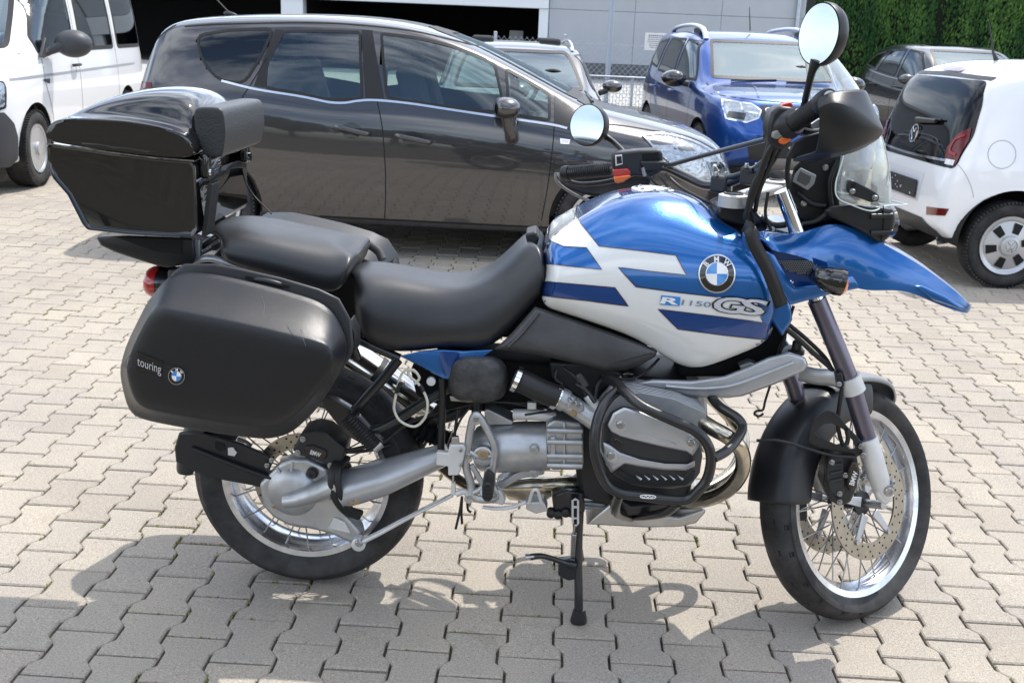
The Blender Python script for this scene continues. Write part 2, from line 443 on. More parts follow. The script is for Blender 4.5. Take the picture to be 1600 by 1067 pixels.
for k, s in enumerate(rest):
    dz, a, b, c = jitter(); Rm = np.array(Matrix.Rotation(a, 3, 'X') @ Matrix.Rotation(b, 3, 'Y') @ Matrix.Rotation(c, 3, 'Z'))
    allv[k] = SVn @ Rm.T + np.array([s[0], s[1], dz])
Fx = []; nv = len(SVn)
for k in range(len(rest)):
    o_ = k * nv; Fx += [tuple(i + o_ for i in f) for f in SF]
me = bpy.data.meshes.new('paving_stones'); me.from_pydata(allv.reshape(-1, 3).tolist(), [], Fx); me.update(); me.materials.append(M_stone_i)
me.shade_smooth(); me.set_sharp_from_angle(angle=R(20))
o = bpy.data.objects.new('paving_stones', me); link(o, ground); tag(o, kind='stuff')
# moss and sand crumbs in the joints
M_moss = mat('moss', (.17, .17, .045), .95, var=(30, .4), bump=(300, .6, .002))
mv, mf = [], []
for X, Y, vis, dp in stones:
    if Y > 5.5 or not vis: continue
    nn = noise.noise(Vector((X * 1.1, Y * 1.1, 3.3))); dens = max(0, nn + .10) * 26 + 1.2
    for _ in range(int(dens * rs.random() + .4)):
        side = rs.random()
        if side < .55:
            t = rs.uniform(-.5, .5); yy = t * LV; d = .0115; a = abs(yy)
            xo = LU / 2 + (d if a > .058 else (-d if a < .03 else -d + 2 * d * (a - .03) / .028)); x0 = X + xo * rs.choice((-1, 1)); y0 = Y + yy; sx, sy = .0035, .012
        else: x0 = X + rs.uniform(-.07, .07); y0 = Y + LV / 2; sx, sy = .012, .0035
        for q in range(3):
            cx, cy = x0 + rs.uniform(-1, 1) * sx * 1.5, y0 + rs.uniform(-1, 1) * sy * 1.5; r_ = rs.uniform(.0022, .0058); n0 = len(mv)
            for k in range(5):
                a = k * 1.2566 + rs.random() * .5; mv.append((cx + math.cos(a) * r_, cy + math.sin(a) * r_, -.005))
            mv.append((cx, cy, rs.random() * .004)); mf += [(n0 + k, n0 + (k + 1) % 5, n0 + 5) for k in range(5)]
o = mesh_obj('joint_moss', mv, mf, M_moss, smooth=False); tag(o, 'green and yellow moss tufts growing in the paving joints', 'moss', kind='stuff')

# ---------------------------------------------------------------- hall behind
M_clad = mat('cladding_grey', (.37, .39, .42), .45, var=(1.2, .05)); M_clad2 = mat('cladding_light', (.66, .69, .72), .4)
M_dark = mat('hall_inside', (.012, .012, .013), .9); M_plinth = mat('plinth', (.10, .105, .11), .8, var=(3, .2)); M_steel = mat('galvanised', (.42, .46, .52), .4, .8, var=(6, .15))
YB = 36.0
hall = thing('hall_building', 'long light grey clad hall with wide dark open gateways and white frame', 'building', (2, YB, 0)); ORG = Vector((2, YB, 0))
def XB(px, y=30, Y=YB): return P(px, y, Y).x
def ZB(py, px=700, Y=YB): return P(px, py, Y).z
xl, xp0, xp1, xo1, xr = -26, XB(440), XB(474), XB(842), XB(1263)
zo, zt = ZB(9), 6.2
def bx(x0, x1, y0, y1, z0, z1): return box(((x0 + x1) / 2, (y0 + y1) / 2, (z0 + z1) / 2), (x1 - x0, y1 - y0, z1 - z0))
# cladding panels, each its own part with real joints
pw = (xr - xo1 - .35) / 3
for k in range(3):
    for j, (za, zb_) in enumerate(((.55, ZB(20, 1000)), (ZB(20, 1000), 4.3), (4.3, zt))):
        mesh_obj('cladding_panel', *bx(xo1 + .35 + k * pw + .005, xo1 + .35 + (k + 1) * pw - .005, YB, YB + .12, za + .005, zb_ - .005), M_clad, hall, bevel=.01)
mesh_obj('wall_core', *bx(xo1 + .3, xr, YB + .05, YB + 12, 0, zt - .02), mat('core', (.2, .2, .21), .8), hall, smooth=False)
mesh_obj('plinth', *bx(xo1 + .3, xr, YB - .03, YB + .15, 0, .5), M_plinth, hall, smooth=False)
mesh_obj('gate_jamb', *bx(xo1, xo1 + .33, YB - .06, YB + .5, 0, zo + .02), M_clad2, hall, bevel=.01)
mesh_obj('gate_jamb', *bx(xp0, xp1, YB - .06, YB + .5, 0, zo + .02), M_clad2, hall, bevel=.01)
mesh_obj('lintel', *bx(xp0 - .05, xo1 + .33, YB - .12, YB + .5, zo + .024, zo + .9), M_clad2, hall, bevel=.01)
mesh_obj('upper_wall', *bx(xl, xo1 + .28, YB + .01, YB + 1, zo + .93, zt), M_clad, hall, smooth=False)
mesh_obj('roof_edge', *bx(xl - .2, xr + .2, YB - .3, YB + 12.4, zt, zt + .35), M_clad2, hall, bevel=.02)
mesh_obj('back_wall', *bx(xl, xo1 + .3, YB + 9, YB + 9.2, 0, zt), M_dark, hall, smooth=False)
mesh_obj('inner_ceiling', *bx(xl, xo1 + .3, YB + .6, YB + 9, zo + .96, zo + 1.05), M_dark, hall, smooth=False)
mesh_obj('inner_floor', *bx(xl, xo1 + .3, YB + .2, YB + 9, -.02, .02), mat('hall_floor', (.03, .03, .03), .8), hall, smooth=False)
mesh_obj('side_wall', *bx(xl, xl + .2, YB, YB + 9, 0, zt), M_dark, hall, smooth=False)
mesh_obj('partition', *bx(xp0 + .2, xp1 - .2, YB + .5, YB + 9, 0, zo + .95), M_dark, hall, smooth=False)
mesh_obj('gate_header', *bx(xl, xp0, YB + .2, YB + .6, zo + 1.6, zt), M_dark, hall, smooth=False)
mesh_obj('downpipe', *sweep([(XB(1245), YB - .12, 0), (XB(1245), YB - .12, zt)], .07, 12), M_steel, hall)
ORG = Vector((0, 0, 0))
cr = thing('storage_crate', 'pale grey crate standing inside the dark hall gateway', 'crate', (XB(806), YB + 1.2, 0)); ORG = cr.location
c0 = cr.location
mesh_obj('crate_box', *box(c0 + Vector((0, 0, 1.0)), (.5, .5, 1.1)), mat('crate', (.16, .16, .16), .6), cr, bevel=.02)
mesh_obj('pallet', *box(c0 + Vector((0, 0, .22)), (.62, .6, .42)), mat('palletwood', (.2, .15, .09), .8), cr, bevel=.01)
ORG = Vector((0, 0, 0))
# yard slab in front of the hall
o = mesh_obj('hall_yard', [(-30, 22, -.006), (40, 22, -.006), (40, YB + .2, -.006), (-30, YB + .2, -.006)], [(0, 1, 2, 3)], mat('yard_concrete', (.36, .35, .33), .85, var=(.8, .12)), smooth=False); tag(o, kind='structure')

# ---------------------------------------------------------------- chain link fence
YF = 17.5
fx0, fx1 = XB(770, 60, YF), XB(1262, 60, YF)
fence = thing('chain_link_fence', 'low chain link fence with galvanised posts in front of the grey hall', 'fence', (fx0, YF, 0)); ORG = Vector(fence.location)
ftop = P(883, 62, YF).z
V, F = [], []
mb = MB()
dx = .105; nx = int((fx1 - fx0) / dx); nzr = int((ftop - .05) / dx)
for k in range(-nzr, nx + 1):
    # zig wires: a straight diagonal each way makes the diamond mesh
    for s in (1, -1):
        a = Vector((fx0 + k * dx, YF, .05)) if s == 1 else Vector((fx0 + (k + nzr) * dx, YF, .05)); b = a + Vector((s * nzr * dx, 0, nzr * dx))
        lo_, hi = fx0, fx1
        t0, t1 = 0, 1; d = b - a
        ts = sorted(((lo_ - a.x) / d.x, (hi - a.x) / d.x)); t0 = max(0, ts[0]); t1 = min(1, ts[1])
        if t1 - t0 < .02: continue
        mb.add(*sweep([a + d * t0, a + d * t1 + Vector((s * .015, 0, .02)) * (t1 == 1)], .0032, 3, cap=False))
mb.build('wire_mesh', M_steel, fence)
mesh_obj('tension_wire', *sweep([(fx0, YF - .01, ftop - .06), (fx1, YF - .01, ftop - .06)], .003, 4), M_steel, fence)
mesh_obj('tension_wire', *sweep([(fx0, YF - .01, .5), (fx1, YF - .01, .5)], .003, 4), M_steel, fence)
for pxx in (774, 883, 1100):
    x = XB(pxx, 60, YF); mb = MB(); mb.add(*sweep([(x, YF + .03, 0), (x, YF + .03, ftop + .07)], .03, 12)); mb.add(*lathe((x, YF + .03, ftop + .07), (0, 0, 1), [(.034, 0), (.034, .012), (.01, .02)], 12)); mb.build('post', M_steel, fence)
ORG = Vector((0, 0, 0))
x = XB(953, 60, YF - .6)
pole = thing('steel_pole', 'tall grey steel pole standing in front of the chain link fence', 'pole', (x, YF - .6, 0)); ORG = Vector(pole.location)
mesh_obj('shaft', *sweep([(x, YF - .6, 0), (x, YF - .6, 4.5)], .045, 16), mat('pole_grey', (.38, .43, .50), .45, .3), pole)
mesh_obj('base_plate', *box((x, YF - .6, .012), (.2, .2, .024)), M_steel, pole, bevel=.003)
ORG = Vector((0, 0, 0))
# notice board on the fence
c0 = P(1024, 66, YF - .05); sg = thing('notice_sign', 'small white printed notice hung on the chain link fence', 'sign', (c0.x, YF - .04, c0.z)); ORG = Vector(sg.location)
w_, h_ = (P(1041, 66, YF) - P(1008, 66, YF)).length, (P(1024, 52, YF) - P(1024, 79, YF)).length
mesh_obj('board', *box(sg.location, (w_, .012, h_)), mat('sign_white', (.8, .8, .8), .4), sg, bevel=.003)
M_print = mat('print_grey', (.22, .22, .24), .6)
mb = MB()
rr = random.Random(5)
for k in range(7):      # rows of print far too small to read
    z = sg.location.z + h_ * (.36 - k * .115); ww = w_ * rr.uniform(.45, .8); xx = -ww / 2
    while xx < ww / 2 - .01:
        l = rr.uniform(.008, .03); mb.add(*box((sg.location.x + xx + l / 2, sg.location.y - .0075, z), (l, .002, h_ * (.05 if k else .075)))); xx += l + .01
mb.build('printed_lines', M_print, sg, smooth=False)
ORG = Vector((0, 0, 0))
# welded mesh barrier in front of the yard
YW = 15.6
x0, x1, zt_ = XB(898, 120, YW), XB(1080, 120, YW), P(950, 120, YW).z
wm = thing('mesh_barrier', 'low welded wire mesh barrier between the cars and the hall', 'barrier', (x0, YW, 0)); ORG = Vector(wm.location)
mb = MB()
k = x0
while k <= x1: mb.add(*sweep([(k, YW, .04), (k, YW, zt_)], .0035, 4)); k += .055
z = .04
while z <= zt_: mb.add(*sweep([(x0, YW - .006, z), (x1, YW - .006, z)], .0035, 4)); z += .055
mb.build('wire_grid', M_steel, wm)
mesh_obj('top_rail', *sweep([(x0, YW, zt_), (x1, YW, zt_)], .016, 10), M_steel, wm)
for k in (x0, (x0 + x1) / 2, x1): mesh_obj('post', *sweep([(k, YW + .02, 0), (k, YW + .02, zt_ + .02)], .02, 10), M_steel, wm)
ORG = Vector((0, 0, 0))
c0 = P(899, 117, 15.0)
yb = thing('marker_post', 'yellow marker post behind the dark car by the fence', 'post', (c0.x, 15.0, 0)); ORG = Vector(yb.location)
mesh_obj('shaft', *sweep([(c0.x, 15, 0), (c0.x, 15, c0.z)], .035, 10), mat('marker_yellow', (.75, .42, .02), .5), yb)
mesh_obj('cap', *lathe((c0.x, 15, c0.z), (0, 0, 1), [(.05, -.06), (.05, .02), (.03, .04), (0, .045)], 12), mat('marker_yellow'), yb)
ORG = Vector((0, 0, 0))

# ---------------------------------------------------------------- hedge
def leaf_mat(name, c1, c2):
    M = mat(name, c1, .65); n = M.node_tree; L = n.links; b = n.nodes['Principled BSDF']
    g = n.nodes.new('ShaderNodeNewGeometry'); r = n.nodes.new('ShaderNodeValToRGB'); r.color_ramp.elements[0].color = (*c1, 1); r.color_ramp.elements[1].color = (*c2, 1); L.new(g.outputs['Random Per Island'], r.inputs[0]); L.new(r.outputs[0], b.inputs['Base Color'])
    b.inputs['Specular IOR Level'].default_value = .25
    z = n.nodes.new('ShaderNodeTexNoise'); z.inputs['Scale'].default_value = 1.6; z.inputs['Detail'].default_value = 4; mp = n.nodes.new('ShaderNodeMapping'); mp.inputs['Scale'].default_value = (1.6, 1, .45); t = n.nodes.new('ShaderNodeTexCoord'); L.new(t.outputs['Object'], mp.inputs[0]); L.new(mp.outputs[0], z.inputs[0])
    q = n.nodes.new('ShaderNodeValToRGB'); q.color_ramp.elements[0].position = .38; q.color_ramp.elements[0].color = (.38, .5, .55, 1); q.color_ramp.elements[1].position = .62; q.color_ramp.elements[1].color = (1.15, 1.1, .9, 1); L.new(z.outputs[0], q.inputs[0])  # random growth tone; its bluish dark patches paint the shade of gaps
    mu = n.nodes.new('ShaderNodeMix'); mu.data_type = 'RGBA'; mu.blend_type = 'MULTIPLY'; mu.inputs[0].default_value = 1; L.new(r.outputs[0], mu.inputs[6]); L.new(q.outputs[0], mu.inputs[7]); L.new(mu.outputs[2], b.inputs['Base Color'])
    return M
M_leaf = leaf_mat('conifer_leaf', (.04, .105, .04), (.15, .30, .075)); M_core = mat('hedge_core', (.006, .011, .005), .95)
def hedge(x0, x1, y0, h, depth, seed):
    rg = np.random.default_rng(seed); n = int((x1 - x0) * h * 1300)
    # upright feathery sprays: each is a small folded blade set on a clumpy surface
    X = rg.uniform(x0, x1, n); Z = h * np.sqrt(rg.uniform(0.0, 1, n)); 
    V = []; F = []
    for i in range(n):
        x, z = X[i], Z[i]; top = rg.random() < .22
        col = noise.noise(Vector((x * 2.2, z * .5, seed))) * .30 + noise.noise(Vector((x * 7, z * 2.2, seed + 9))) * .07
        hh = h + noise.noise(Vector((x * 2.2, 5, seed))) * .16 + noise.noise(Vector((x * 9, 5, seed))) * .07
        if top: z = hh - .02; y = y0 + rg.uniform(0, depth)
        else:
            z = z / h * hh; y = y0 - col - .05 + abs(rg.normal(0, .05)) + .25 * max(0, (z - hh + .25)) 
        s = rg.uniform(.035, .085); a = rg.uniform(-.7, .7); lean = rg.uniform(-.5, .25); up = Vector((math.sin(a) * .6, -.35 + lean * .6, 1)).normalized()
        side = Vector((math.cos(a), math.sin(a) * .8, rg.uniform(-.3, .3))).normalized() * s * .26; p = Vector((x, y, z)); k = len(V)
        V += [p - side * .4, p + up * s * .55 - side, p + up * s * 1.25, p + up * s * .55 + side]
        F += [(k, k + 3, k + 2, k + 1)]
    return V, F
YH = 17.4
hx0 = P(1268, 60, YH).x; hx1 = 17.0
hedge_h = P(1400, 6, YH).z + .35
hd = thing('conifer_hedge', 'dense trimmed green conifer hedge behind the parked black car', 'hedge', (hx0, YH, 0)); ORG = Vector(hd.location)
V, F = hedge(hx0, hx1, YH, hedge_h, 1.0, 4)
mesh_obj('foliage', V, F, M_leaf, hd, smooth=False)
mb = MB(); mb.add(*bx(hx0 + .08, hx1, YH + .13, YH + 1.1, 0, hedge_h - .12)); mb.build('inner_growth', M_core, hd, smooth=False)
for k in range(8): mesh_obj('trunk', *sweep([(hx0 + .5 + k * 1.2, YH + .5, 0), (hx0 + .5 + k * 1.2, YH + .55, 1.0)], [.06, .035], 8), mat('hedge_bark', (.1, .07, .045), .9), hd)
ORG = Vector((0, 0, 0))
# ---------------------------------------------------------------- trees across the street behind the photographer (they show in the glass and paint)
M_leaf2 = leaf_mat('broad_leaf', (.03, .06, .015), (.09, .15, .035)); M_bark = mat('bark', (.12, .09, .065), .9, bump=(20, .6, .02))
def tree(x, y, h, r, seed, label):
    t = thing('street_tree', label, 'tree', (x, y, 0), group='trees across the street behind the camera'); rg = np.random.default_rng(seed); rt = Vector((x, y, 0))
    mesh_obj('trunk', *sweep([rt + Vector((0, 0, 0)), rt + Vector((.05, 0, h * .3)), rt + Vector((.1, .1, h * .62))], [.24, .17, .07], 10), M_bark, t, org=rt)
    V = []; F = []
    cl = [Vector((rg.normal(0, r * .42), rg.normal(0, r * .42), h * .62 + rg.normal(0, h * .14))) for _ in range(22)]
    for c in cl:
        cr_ = r * rg.uniform(.28, .45)
        for _ in range(300):
            d = Vector(rg.normal(0, 1, 3)).normalized() * cr_ * rg.uniform(.6, 1.05); p = rt + c + d; s = rg.uniform(.12, .24); a = Vector(rg.normal(0, 1, 3)).normalized() * s; b = a.cross(Vector(rg.normal(0, 1, 3))).normalized() * s * .7; k = len(V)
            V += [p - a, p + b, p + a, p - b]; F.append((k, k + 1, k + 2, k + 3))
    mesh_obj('crown', V, F, M_leaf2, t, smooth=False, org=rt)
for k, (x, y, h, r) in enumerate(((-16, -30, 6.5, 2.6), (-10.5, -31, 7.6, 3.0), (-5, -30, 6.0, 2.7), (.5, -33, 5.2, 2.4), (9, -32, 5.4, 2.5), (15, -30, 7.2, 3.0), (22, -31, 6.4, 2.8))):
    tree(x, y, h, r, 40 + k, 'leafy street tree across the road behind the photographer')
# ================================================================ vehicles
M_tyre = mat('tyre_rubber', (.026, .025, .025), .70, bump=(60, .2, .002), var=(9, .55)); M_blackpl = mat('black_plastic', (.022, .023, .025), .45, bump=(500, .12, .0006), var=(5, .2)); M_rubber = mat('rubber_seal', (.012, .012, .013), .55)
M_seam = mat('panel_gap', (.004, .004, .004), .8); M_chrome = mat('chrome', (.82, .83, .85), .08, 1); M_silver = mat('silver_wheel', (.48, .49, .51), .35, .65, coat=.3); M_well = mat('wheel_well', (.008, .008, .008), .9)
M_glass = glass('tinted_glass', (.60, .72, .68), ior=2.0, coat=(.9, .97, 1)); M_wsglass = glass('windscreen_glass', (.42, .54, .54), ior=2.9, coat=(.82, .95, 1)); M_glassd = glass('privacy_glass', (.10, .12, .12)); M_seat = mat('seat_cloth', (.035, .036, .04), .85); M_trim = mat('interior_trim', (.05, .05, .052), .7)
M_lampc = mat('lamp_bowl', (.42, .44, .47), .16, .9, bump=(26, .5, .02)); M_lens = glass('lamp_lens', (.93, .95, .96)); M_red = mat('red_lens', (.11, .004, .005), .15); M_white = mat('white_paint', (.80, .81, .83), .3, 0, coat=1)
M_refl = mat('mirror_glass', (.50, .57, .60), .01, 1); M_orange = mat('orange_lens', (.85, .18, .01), .15, coat=1); M_steelw = mat('disc_steel', (.45, .44, .42), .3, 1)

class Car:
    def __init__(s, name, label, pos, heading, paint, prof, group=None):
        s.root = thing(name, label, prof.get('cat', 'car'), (pos[0], pos[1], 0), heading, group); s.paint = paint; s.p = prof
        s.M = Matrix.Translation((pos[0], pos[1], 0)) @ Matrix.Rotation(heading, 4, 'Z'); s.Mi = s.M.inverted(); s.M3 = s.Mi.to_3x3()
        global ORG; ORG = Vector((0, 0, 0))
        ip = lambda k, x: float(np.interp(x, [a for a, b in prof[k]], [b for a, b in prof[k]]))
        L0, L1 = prof['top'][0][0], prof['top'][-1][0]; H = max(b for a, b in prof['top'])
        drop = prof.get('drop', .07); tum = prof.get('tumble', .16); und = prof.get('under', .17)
        V = []; F = []
        xs = prof['xs']; nr = 11
        for x in xs:
            Wd = ip('plan', x); zc = ip('top', x); zb = min(ip('belt', x), zc - .03); sl_ = ip('sill', x); g = max(0, min(1, (zc - zb) / .42))
            g = g * g * (3 - 2 * g)
            yb = Wd - prof.get('beltin', .045); yr = (1 - g) * (Wd - .20) + g * (Wd - tum - .04); zr = zc - (1 - g) * prof.get('hooddrop', .03) - g * drop
            zr = max(zr, zb + .012)
            zm = sl_ + (zb - sl_) * .45; zm2 = sl_ + (zb - sl_) * .82
            prow = [(0, max(sl_ - .05, und) if sl_ < .5 else sl_), (Wd - .12, max(sl_ - .03, und) if sl_ < .5 else sl_), (Wd - .035, sl_), (Wd, zm), (Wd - .008, zm2), (yb, zb), (yb * .45 + yr * .55 + .02 * g, zb * .4 + zr * .6), (yr + .012, zr - .015 * g), (yr - .05, zr + (zc - zr) * .45), (yr * .6, zc - (zc - zr) * .18), (0, zc)]
            V += [Vector((x, y, z)) for y, z in prow]
        n = len(xs)
        for i in range(n - 1):
            for k in range(nr - 1): F.append((i * nr + k, i * nr + k + 1, (i + 1) * nr + k + 1, (i + 1) * nr + k))
        for i in (0, n - 1):
            b = i * nr; q = [(b, b + 1, b + 9, b + 10), (b + 1, b + 2, b + 8, b + 9), (b + 2, b + 3, b + 7, b + 8), (b + 3, b + 4, b + 6, b + 7)]
            F += q + [(b + 4, b + 5, b + 6)]
        # mirror
        m_ = {}; V2 = list(V)
        for k, v in enumerate(V):
            if abs(v.y) < 1e-6: m_[k] = k
            else: m_[k] = len(V2); V2.append(Vector((v.x, -v.y, v.z)))
        F += [tuple(m_[i] for i in reversed(f)) for f in F]
        V2, F = fixn(V2, F)
        cr = {}
        for f in F:
            for a, b in zip(f, f[1:] + f[:1]):
                for row, w in ((7, .25), (5, prof.get('beltcrease', .45)), (2, .5)):
                    ra = [k for k in (a, b)]
                    if all((k if k < len(V) else None) is not None and k % nr == row for k in ra): cr[tuple(sorted(ra))] = w
        mir = {m_[k]: k for k in m_}
        for f in F:
            for a, b in zip(f, f[1:] + f[:1]):
                if a in mir and b in mir:
                    k = tuple(sorted((mir[a], mir[b])))
                    if k in cr: cr[tuple(sorted((a, b)))] = cr[k]
        s.V, s.F = subdivide(V2, F, prof.get('lv', 3), cr)
        s.bvh = bvh_of(s.V, s.F); s.drop_faces = set()
        s.Vc = [tuple(v) for v in s.V]
        s.cent = [(sum(s.V[i].x for i in f) / len(f), sum(s.V[i].y for i in f) / len(f), sum(s.V[i].z for i in f) / len(f)) for f in s.F]
        s.snap = {}
    def rayf(s, mode, sgn=-1):
        if mode == 'px': return lambda x, y: (s.Mi @ CAMP, s.M3 @ ray(x, y))
        if mode == 'side': return lambda x, z: (Vector((x, 3 * sgn, z)), Vector((0, -sgn, 0)))
        if mode == 'front': return lambda y, z: (Vector((4, y, z)), Vector((-1, 0, 0)))
        if mode == 'rear': return lambda y, z: (Vector((-4, y, z)), Vector((1, 0, 0)))
        if mode == 'top': return lambda x, y: (Vector((x, y, 4)), Vector((0, 0, -1)))
    def to_side(s, poly):      # pixel outline -> (x, z) on the body side
        o = []
        f = s.rayf('px')
        for a, b in poly:
            h = s.bvh.ray_cast(*f(a, b))
            if h[0] is not None: o.append((h[0].x, h[0].z))
        return o
    def hole(s, mode, poly, inset):
        q = offset_poly(poly, inset)
        for i, (x, y, z) in enumerate(s.cent):
            if mode == 'side' and abs(y) > .4 and z > .7 and inside((x, z), q): s.drop_faces.add(i)
            elif mode == 'front' and x > s.p.get('split', 0) and inside((y, z), q): s.drop_faces.add(i)
            elif mode == 'rear' and x < s.p.get('split', 0) and inside((y, z), q): s.drop_faces.add(i)
    def patch(s, name, mode, poly, material, off=.003, step=.05, sides=(-1,), parent=None, smooth=True):
        o = None
        G = poly_grid(poly, step)
        for sg in sides:
            V, F = drape(s.bvh, *G, s.rayf(mode, sg), off)
            if F: o = mesh_obj(name, V, F, material, parent or s.root, smooth=smooth)
        return o
    def pane(s, name, mode, poly, gmat, frame=.03, sides=(-1, 1), frit=None, hole=True, r=.03):
        """a window: opening in the body, black frame ring, glass"""
        poly = fillet(poly, r, 3)
        if hole: s.hole(mode, poly, frame * .62)
        for sg in sides:
            V, F = drape(s.bvh, *poly_grid(poly, .06), s.rayf(mode, sg), .0015)
            g = mesh_obj(name, V, F, gmat, s.root)
            RV, RF = ringpoly(resample2(poly, .05), frame)
            V, F = drape(s.bvh, RV, RF, s.rayf(mode, sg), .004)
            mesh_obj('frame', V, F, frit or M_rubber, g)
    def line(s, name, mode, pts, w, material, off=.002, sides=(-1, 1), straight=False):
        """narrow strip that follows the body"""
        P_ = [Vector((a, b, 0)) for a, b in pts]
        if straight: P_ = [a.lerp(b, t / 6) for a, b in zip(P_, P_[1:]) for t in range(6)] + [P_[-1]]
        P_ = P_ if straight else spline(P_, 6) if len(P_) > 2 else [P_[0].lerp(P_[1], t / 12) for t in range(13)]
        V2 = []; n = len(P_)
        for i, p in enumerate(P_):
            t = (P_[min(i + 1, n - 1)] - P_[max(i - 1, 0)]).normalized(); nn = Vector((-t.y, t.x, 0)) * w / 2; V2 += [tuple((p + nn)[:2]), tuple((p - nn)[:2])]
        F2 = [(2 * i, 2 * i + 1, 2 * i + 3, 2 * i + 2) for i in range(n - 1)]
        for sg in sides:
            V, F = drape(s.bvh, V2, F2, s.rayf(mode, sg), off)
            if F: mesh_obj(name, V, F, material, s.root)
    def arch(s, cx, r, cz):
        for i, (x, y, z) in enumerate(s.cent):
            if abs(y) > .45 and (x - cx) ** 2 + (z - cz) ** 2 < r * r:
                s.drop_faces.add(i)
        for sg in (-1, 1):
            yw = sg * s.p['W']
            V, F = lathe((cx, yw - sg * .02, cz), (0, -sg, 0), [(r + .004, -.0), (r + .004, .30), (.02, .31)], 40, u=(1, 0, 0), arc=(math.pi - .12, 2 * math.pi + .12) if sg < 0 else (-.12, math.pi + .12), cap=False); mesh_obj('wheel_well', V, F, M_well, s.root)
        s.snap[(cx, cz)] = r
    def finish(s, name='body', **k):
        keep = [f for i, f in enumerate(s.F) if i not in s.drop_faces]
        used = set(i for f in keep for i in f); dropped = set(i for j in s.drop_faces for i in s.F[j]) & used
        V = [v.copy() for v in s.V]
        for (cx, cz), r in s.snap.items():
            for i in dropped:
                v = V[i]; d = Vector((v.x - cx, v.z - cz))
                if abs(v.y) > .45 and r * .7 < d.length < r * 1.25 : d.normalize(); v.x = cx + d.x * r; v.z = cz + d.y * r
        idx = {i: k for k, i in enumerate(sorted(used))}; s.body = mesh_obj(name, [V[i] for i in sorted(used)], [tuple(idx[i] for i in f) for f in keep], s.paint, s.root, ang=60)
        for (cx, cz), r in s.snap.items():
            for sg in (-1, 1):
                mm = s.p.get('archmat')
                if mm:
                    pts = [(cx + math.cos(a) * (r + .03), cz + math.sin(a) * (r + .03)) for a in np.linspace(-.35, math.pi + .35, 30)]; s.line('arch_trim', 'side', pts, .07, mm, .008, (sg,))
        return s.body
    def local(s, v): return s.Mi @ Vector(v)
    def interior(s, x0, x1, zf, wy, seats, dash=None, wheel_y=.35):
        mb = MB(); mb.add(*box(((x0 + x1) / 2, 0, zf), (x1 - x0, wy * 2, .04)))
        for sg in (-1, 1): mb.add(*box(((x0 + x1) / 2, sg * wy, zf + .28), (x1 - x0, .04, .56)))
        mb.build('floor_tub', M_trim, s.root, smooth=False)
        for (sx, sy) in seats:
            b = MB(); b.add(*box((sx, sy, zf + .30), (.48, .46, .16))); o = b.build('seat', M_seat, s.root, bevel=.05, seg=3)
            mesh_obj('seat_back', *box((sx - .27, sy, zf + .62), (.14, .46, .62), Matrix.Rotation(-.28, 3, 'Y')), M_seat, o, bevel=.05, seg=3)
            mesh_obj('headrest', *box((sx - .39, sy, zf + 1.0), (.09, .24, .17), Matrix.Rotation(-.2, 3, 'Y')), M_seat, o, bevel=.035, seg=3)
        if dash:
            mesh_obj('dashboard', *loft([[(dash - .38, y, zf + .32), (dash - .34, y, zf + .56), (dash - .1, y, zf + .60), (dash + .05, y, zf + .56), (dash + .02, y, zf + .2)] for y in (-wy, -wy * .4, wy * .4, wy)]), M_trim, s.root, bevel=.02)
            c = Vector((dash - .38, wheel_y, zf + .62)); d = Vector((-.9, 0, .45)).normalized(); u, w, _ = basis(d)
            mesh_obj('steering_wheel', *sweep([c + u * math.cos(a) * .18 + w * math.sin(a) * .18 for a in np.linspace(0, 2 * math.pi, 25)[:-1]], .015, 8, closed=True), M_trim, s.root)
    def wheel(s, x, y, r, w, style, rim=.2):
        sg = 1 if y > 0 else -1; c = Vector((x, y, r)); d = (0, sg, 0)
        o = None
        if style == 'six':
            mb = MB(); mb.add(*lathe(c, d, [(rim + .012, -.012), (rim + .01, -.001), (rim - .012, -.006), (rim - .022, -.012), (.07, .004), (.068, .014), (0, .016)], 48))
            o = mb.build('wheel', M_silver, s.root)
            for k in range(6):
                a = k * math.pi / 3 + .2; u = Vector((math.cos(a), 0, math.sin(a))); t = Vector((-math.sin(a), 0, math.cos(a)))
                q = [c + u * rr + t * tt + Vector((0, sg * hh, 0)) for rr, tt, hh in ((.085, -.022, .0055), (rim * .83, -.03, -.0045), (rim * .83, .03, -.0045), (.085, .022, .0055))]
                mesh_obj('slot', *prism(q, (0, sg * .0025, 0)), M_well, o, bevel=.004, smooth=False)
            cap = mesh_obj('hub_cap', *lathe(c, d, [(.066, .012), (.062, .022), (.05, .026), (0, .029)], 32), M_silver, o)
            mb = MB(); mb.add(*ring_lathe(c, d, [(.048, .026), (.043, .026), (.043, .031), (.048, .031)], 32))
            for pts in (((-.022, .03), (0, .004), (.022, .03)), ((-.036, .012), (-.015, -.036), (0, -.006), (.015, -.036), (.036, .012))):
                q = [c + Vector((a, sg * .030, b)) for a, b in pts]; mb.add(*sweep(q, .0035, 6))
            mb.build('emblem', M_silver, o)
        elif style == 'holes':
            mb = MB(); mb.add(*lathe(c, d, [(rim + .012, -.012), (rim + .01, -.001), (rim - .01, -.008), (rim * .9, -.03), (rim * .6, -.012), (rim * .42, -.025), (.06, -.01), (.055, .008), (0, .01)], 48))
            o = mb.build('wheel', M_silver, s.root)
            for k in range(10):
                a = k * math.pi / 5; u = Vector((math.cos(a), 0, math.sin(a))); t = Vector((-math.sin(a), 0, math.cos(a)))
                q = [c + u * (rim * .74 + math.cos(b) * .02) + t * math.sin(b) * .026 + Vector((0, sg * (-.022), 0)) for b in np.linspace(0, 2 * math.pi, 11)[:-1]]
                mesh_obj('hole', *prism(q, (0, sg * .006, 0)), M_well, o, smooth=False)
        else:
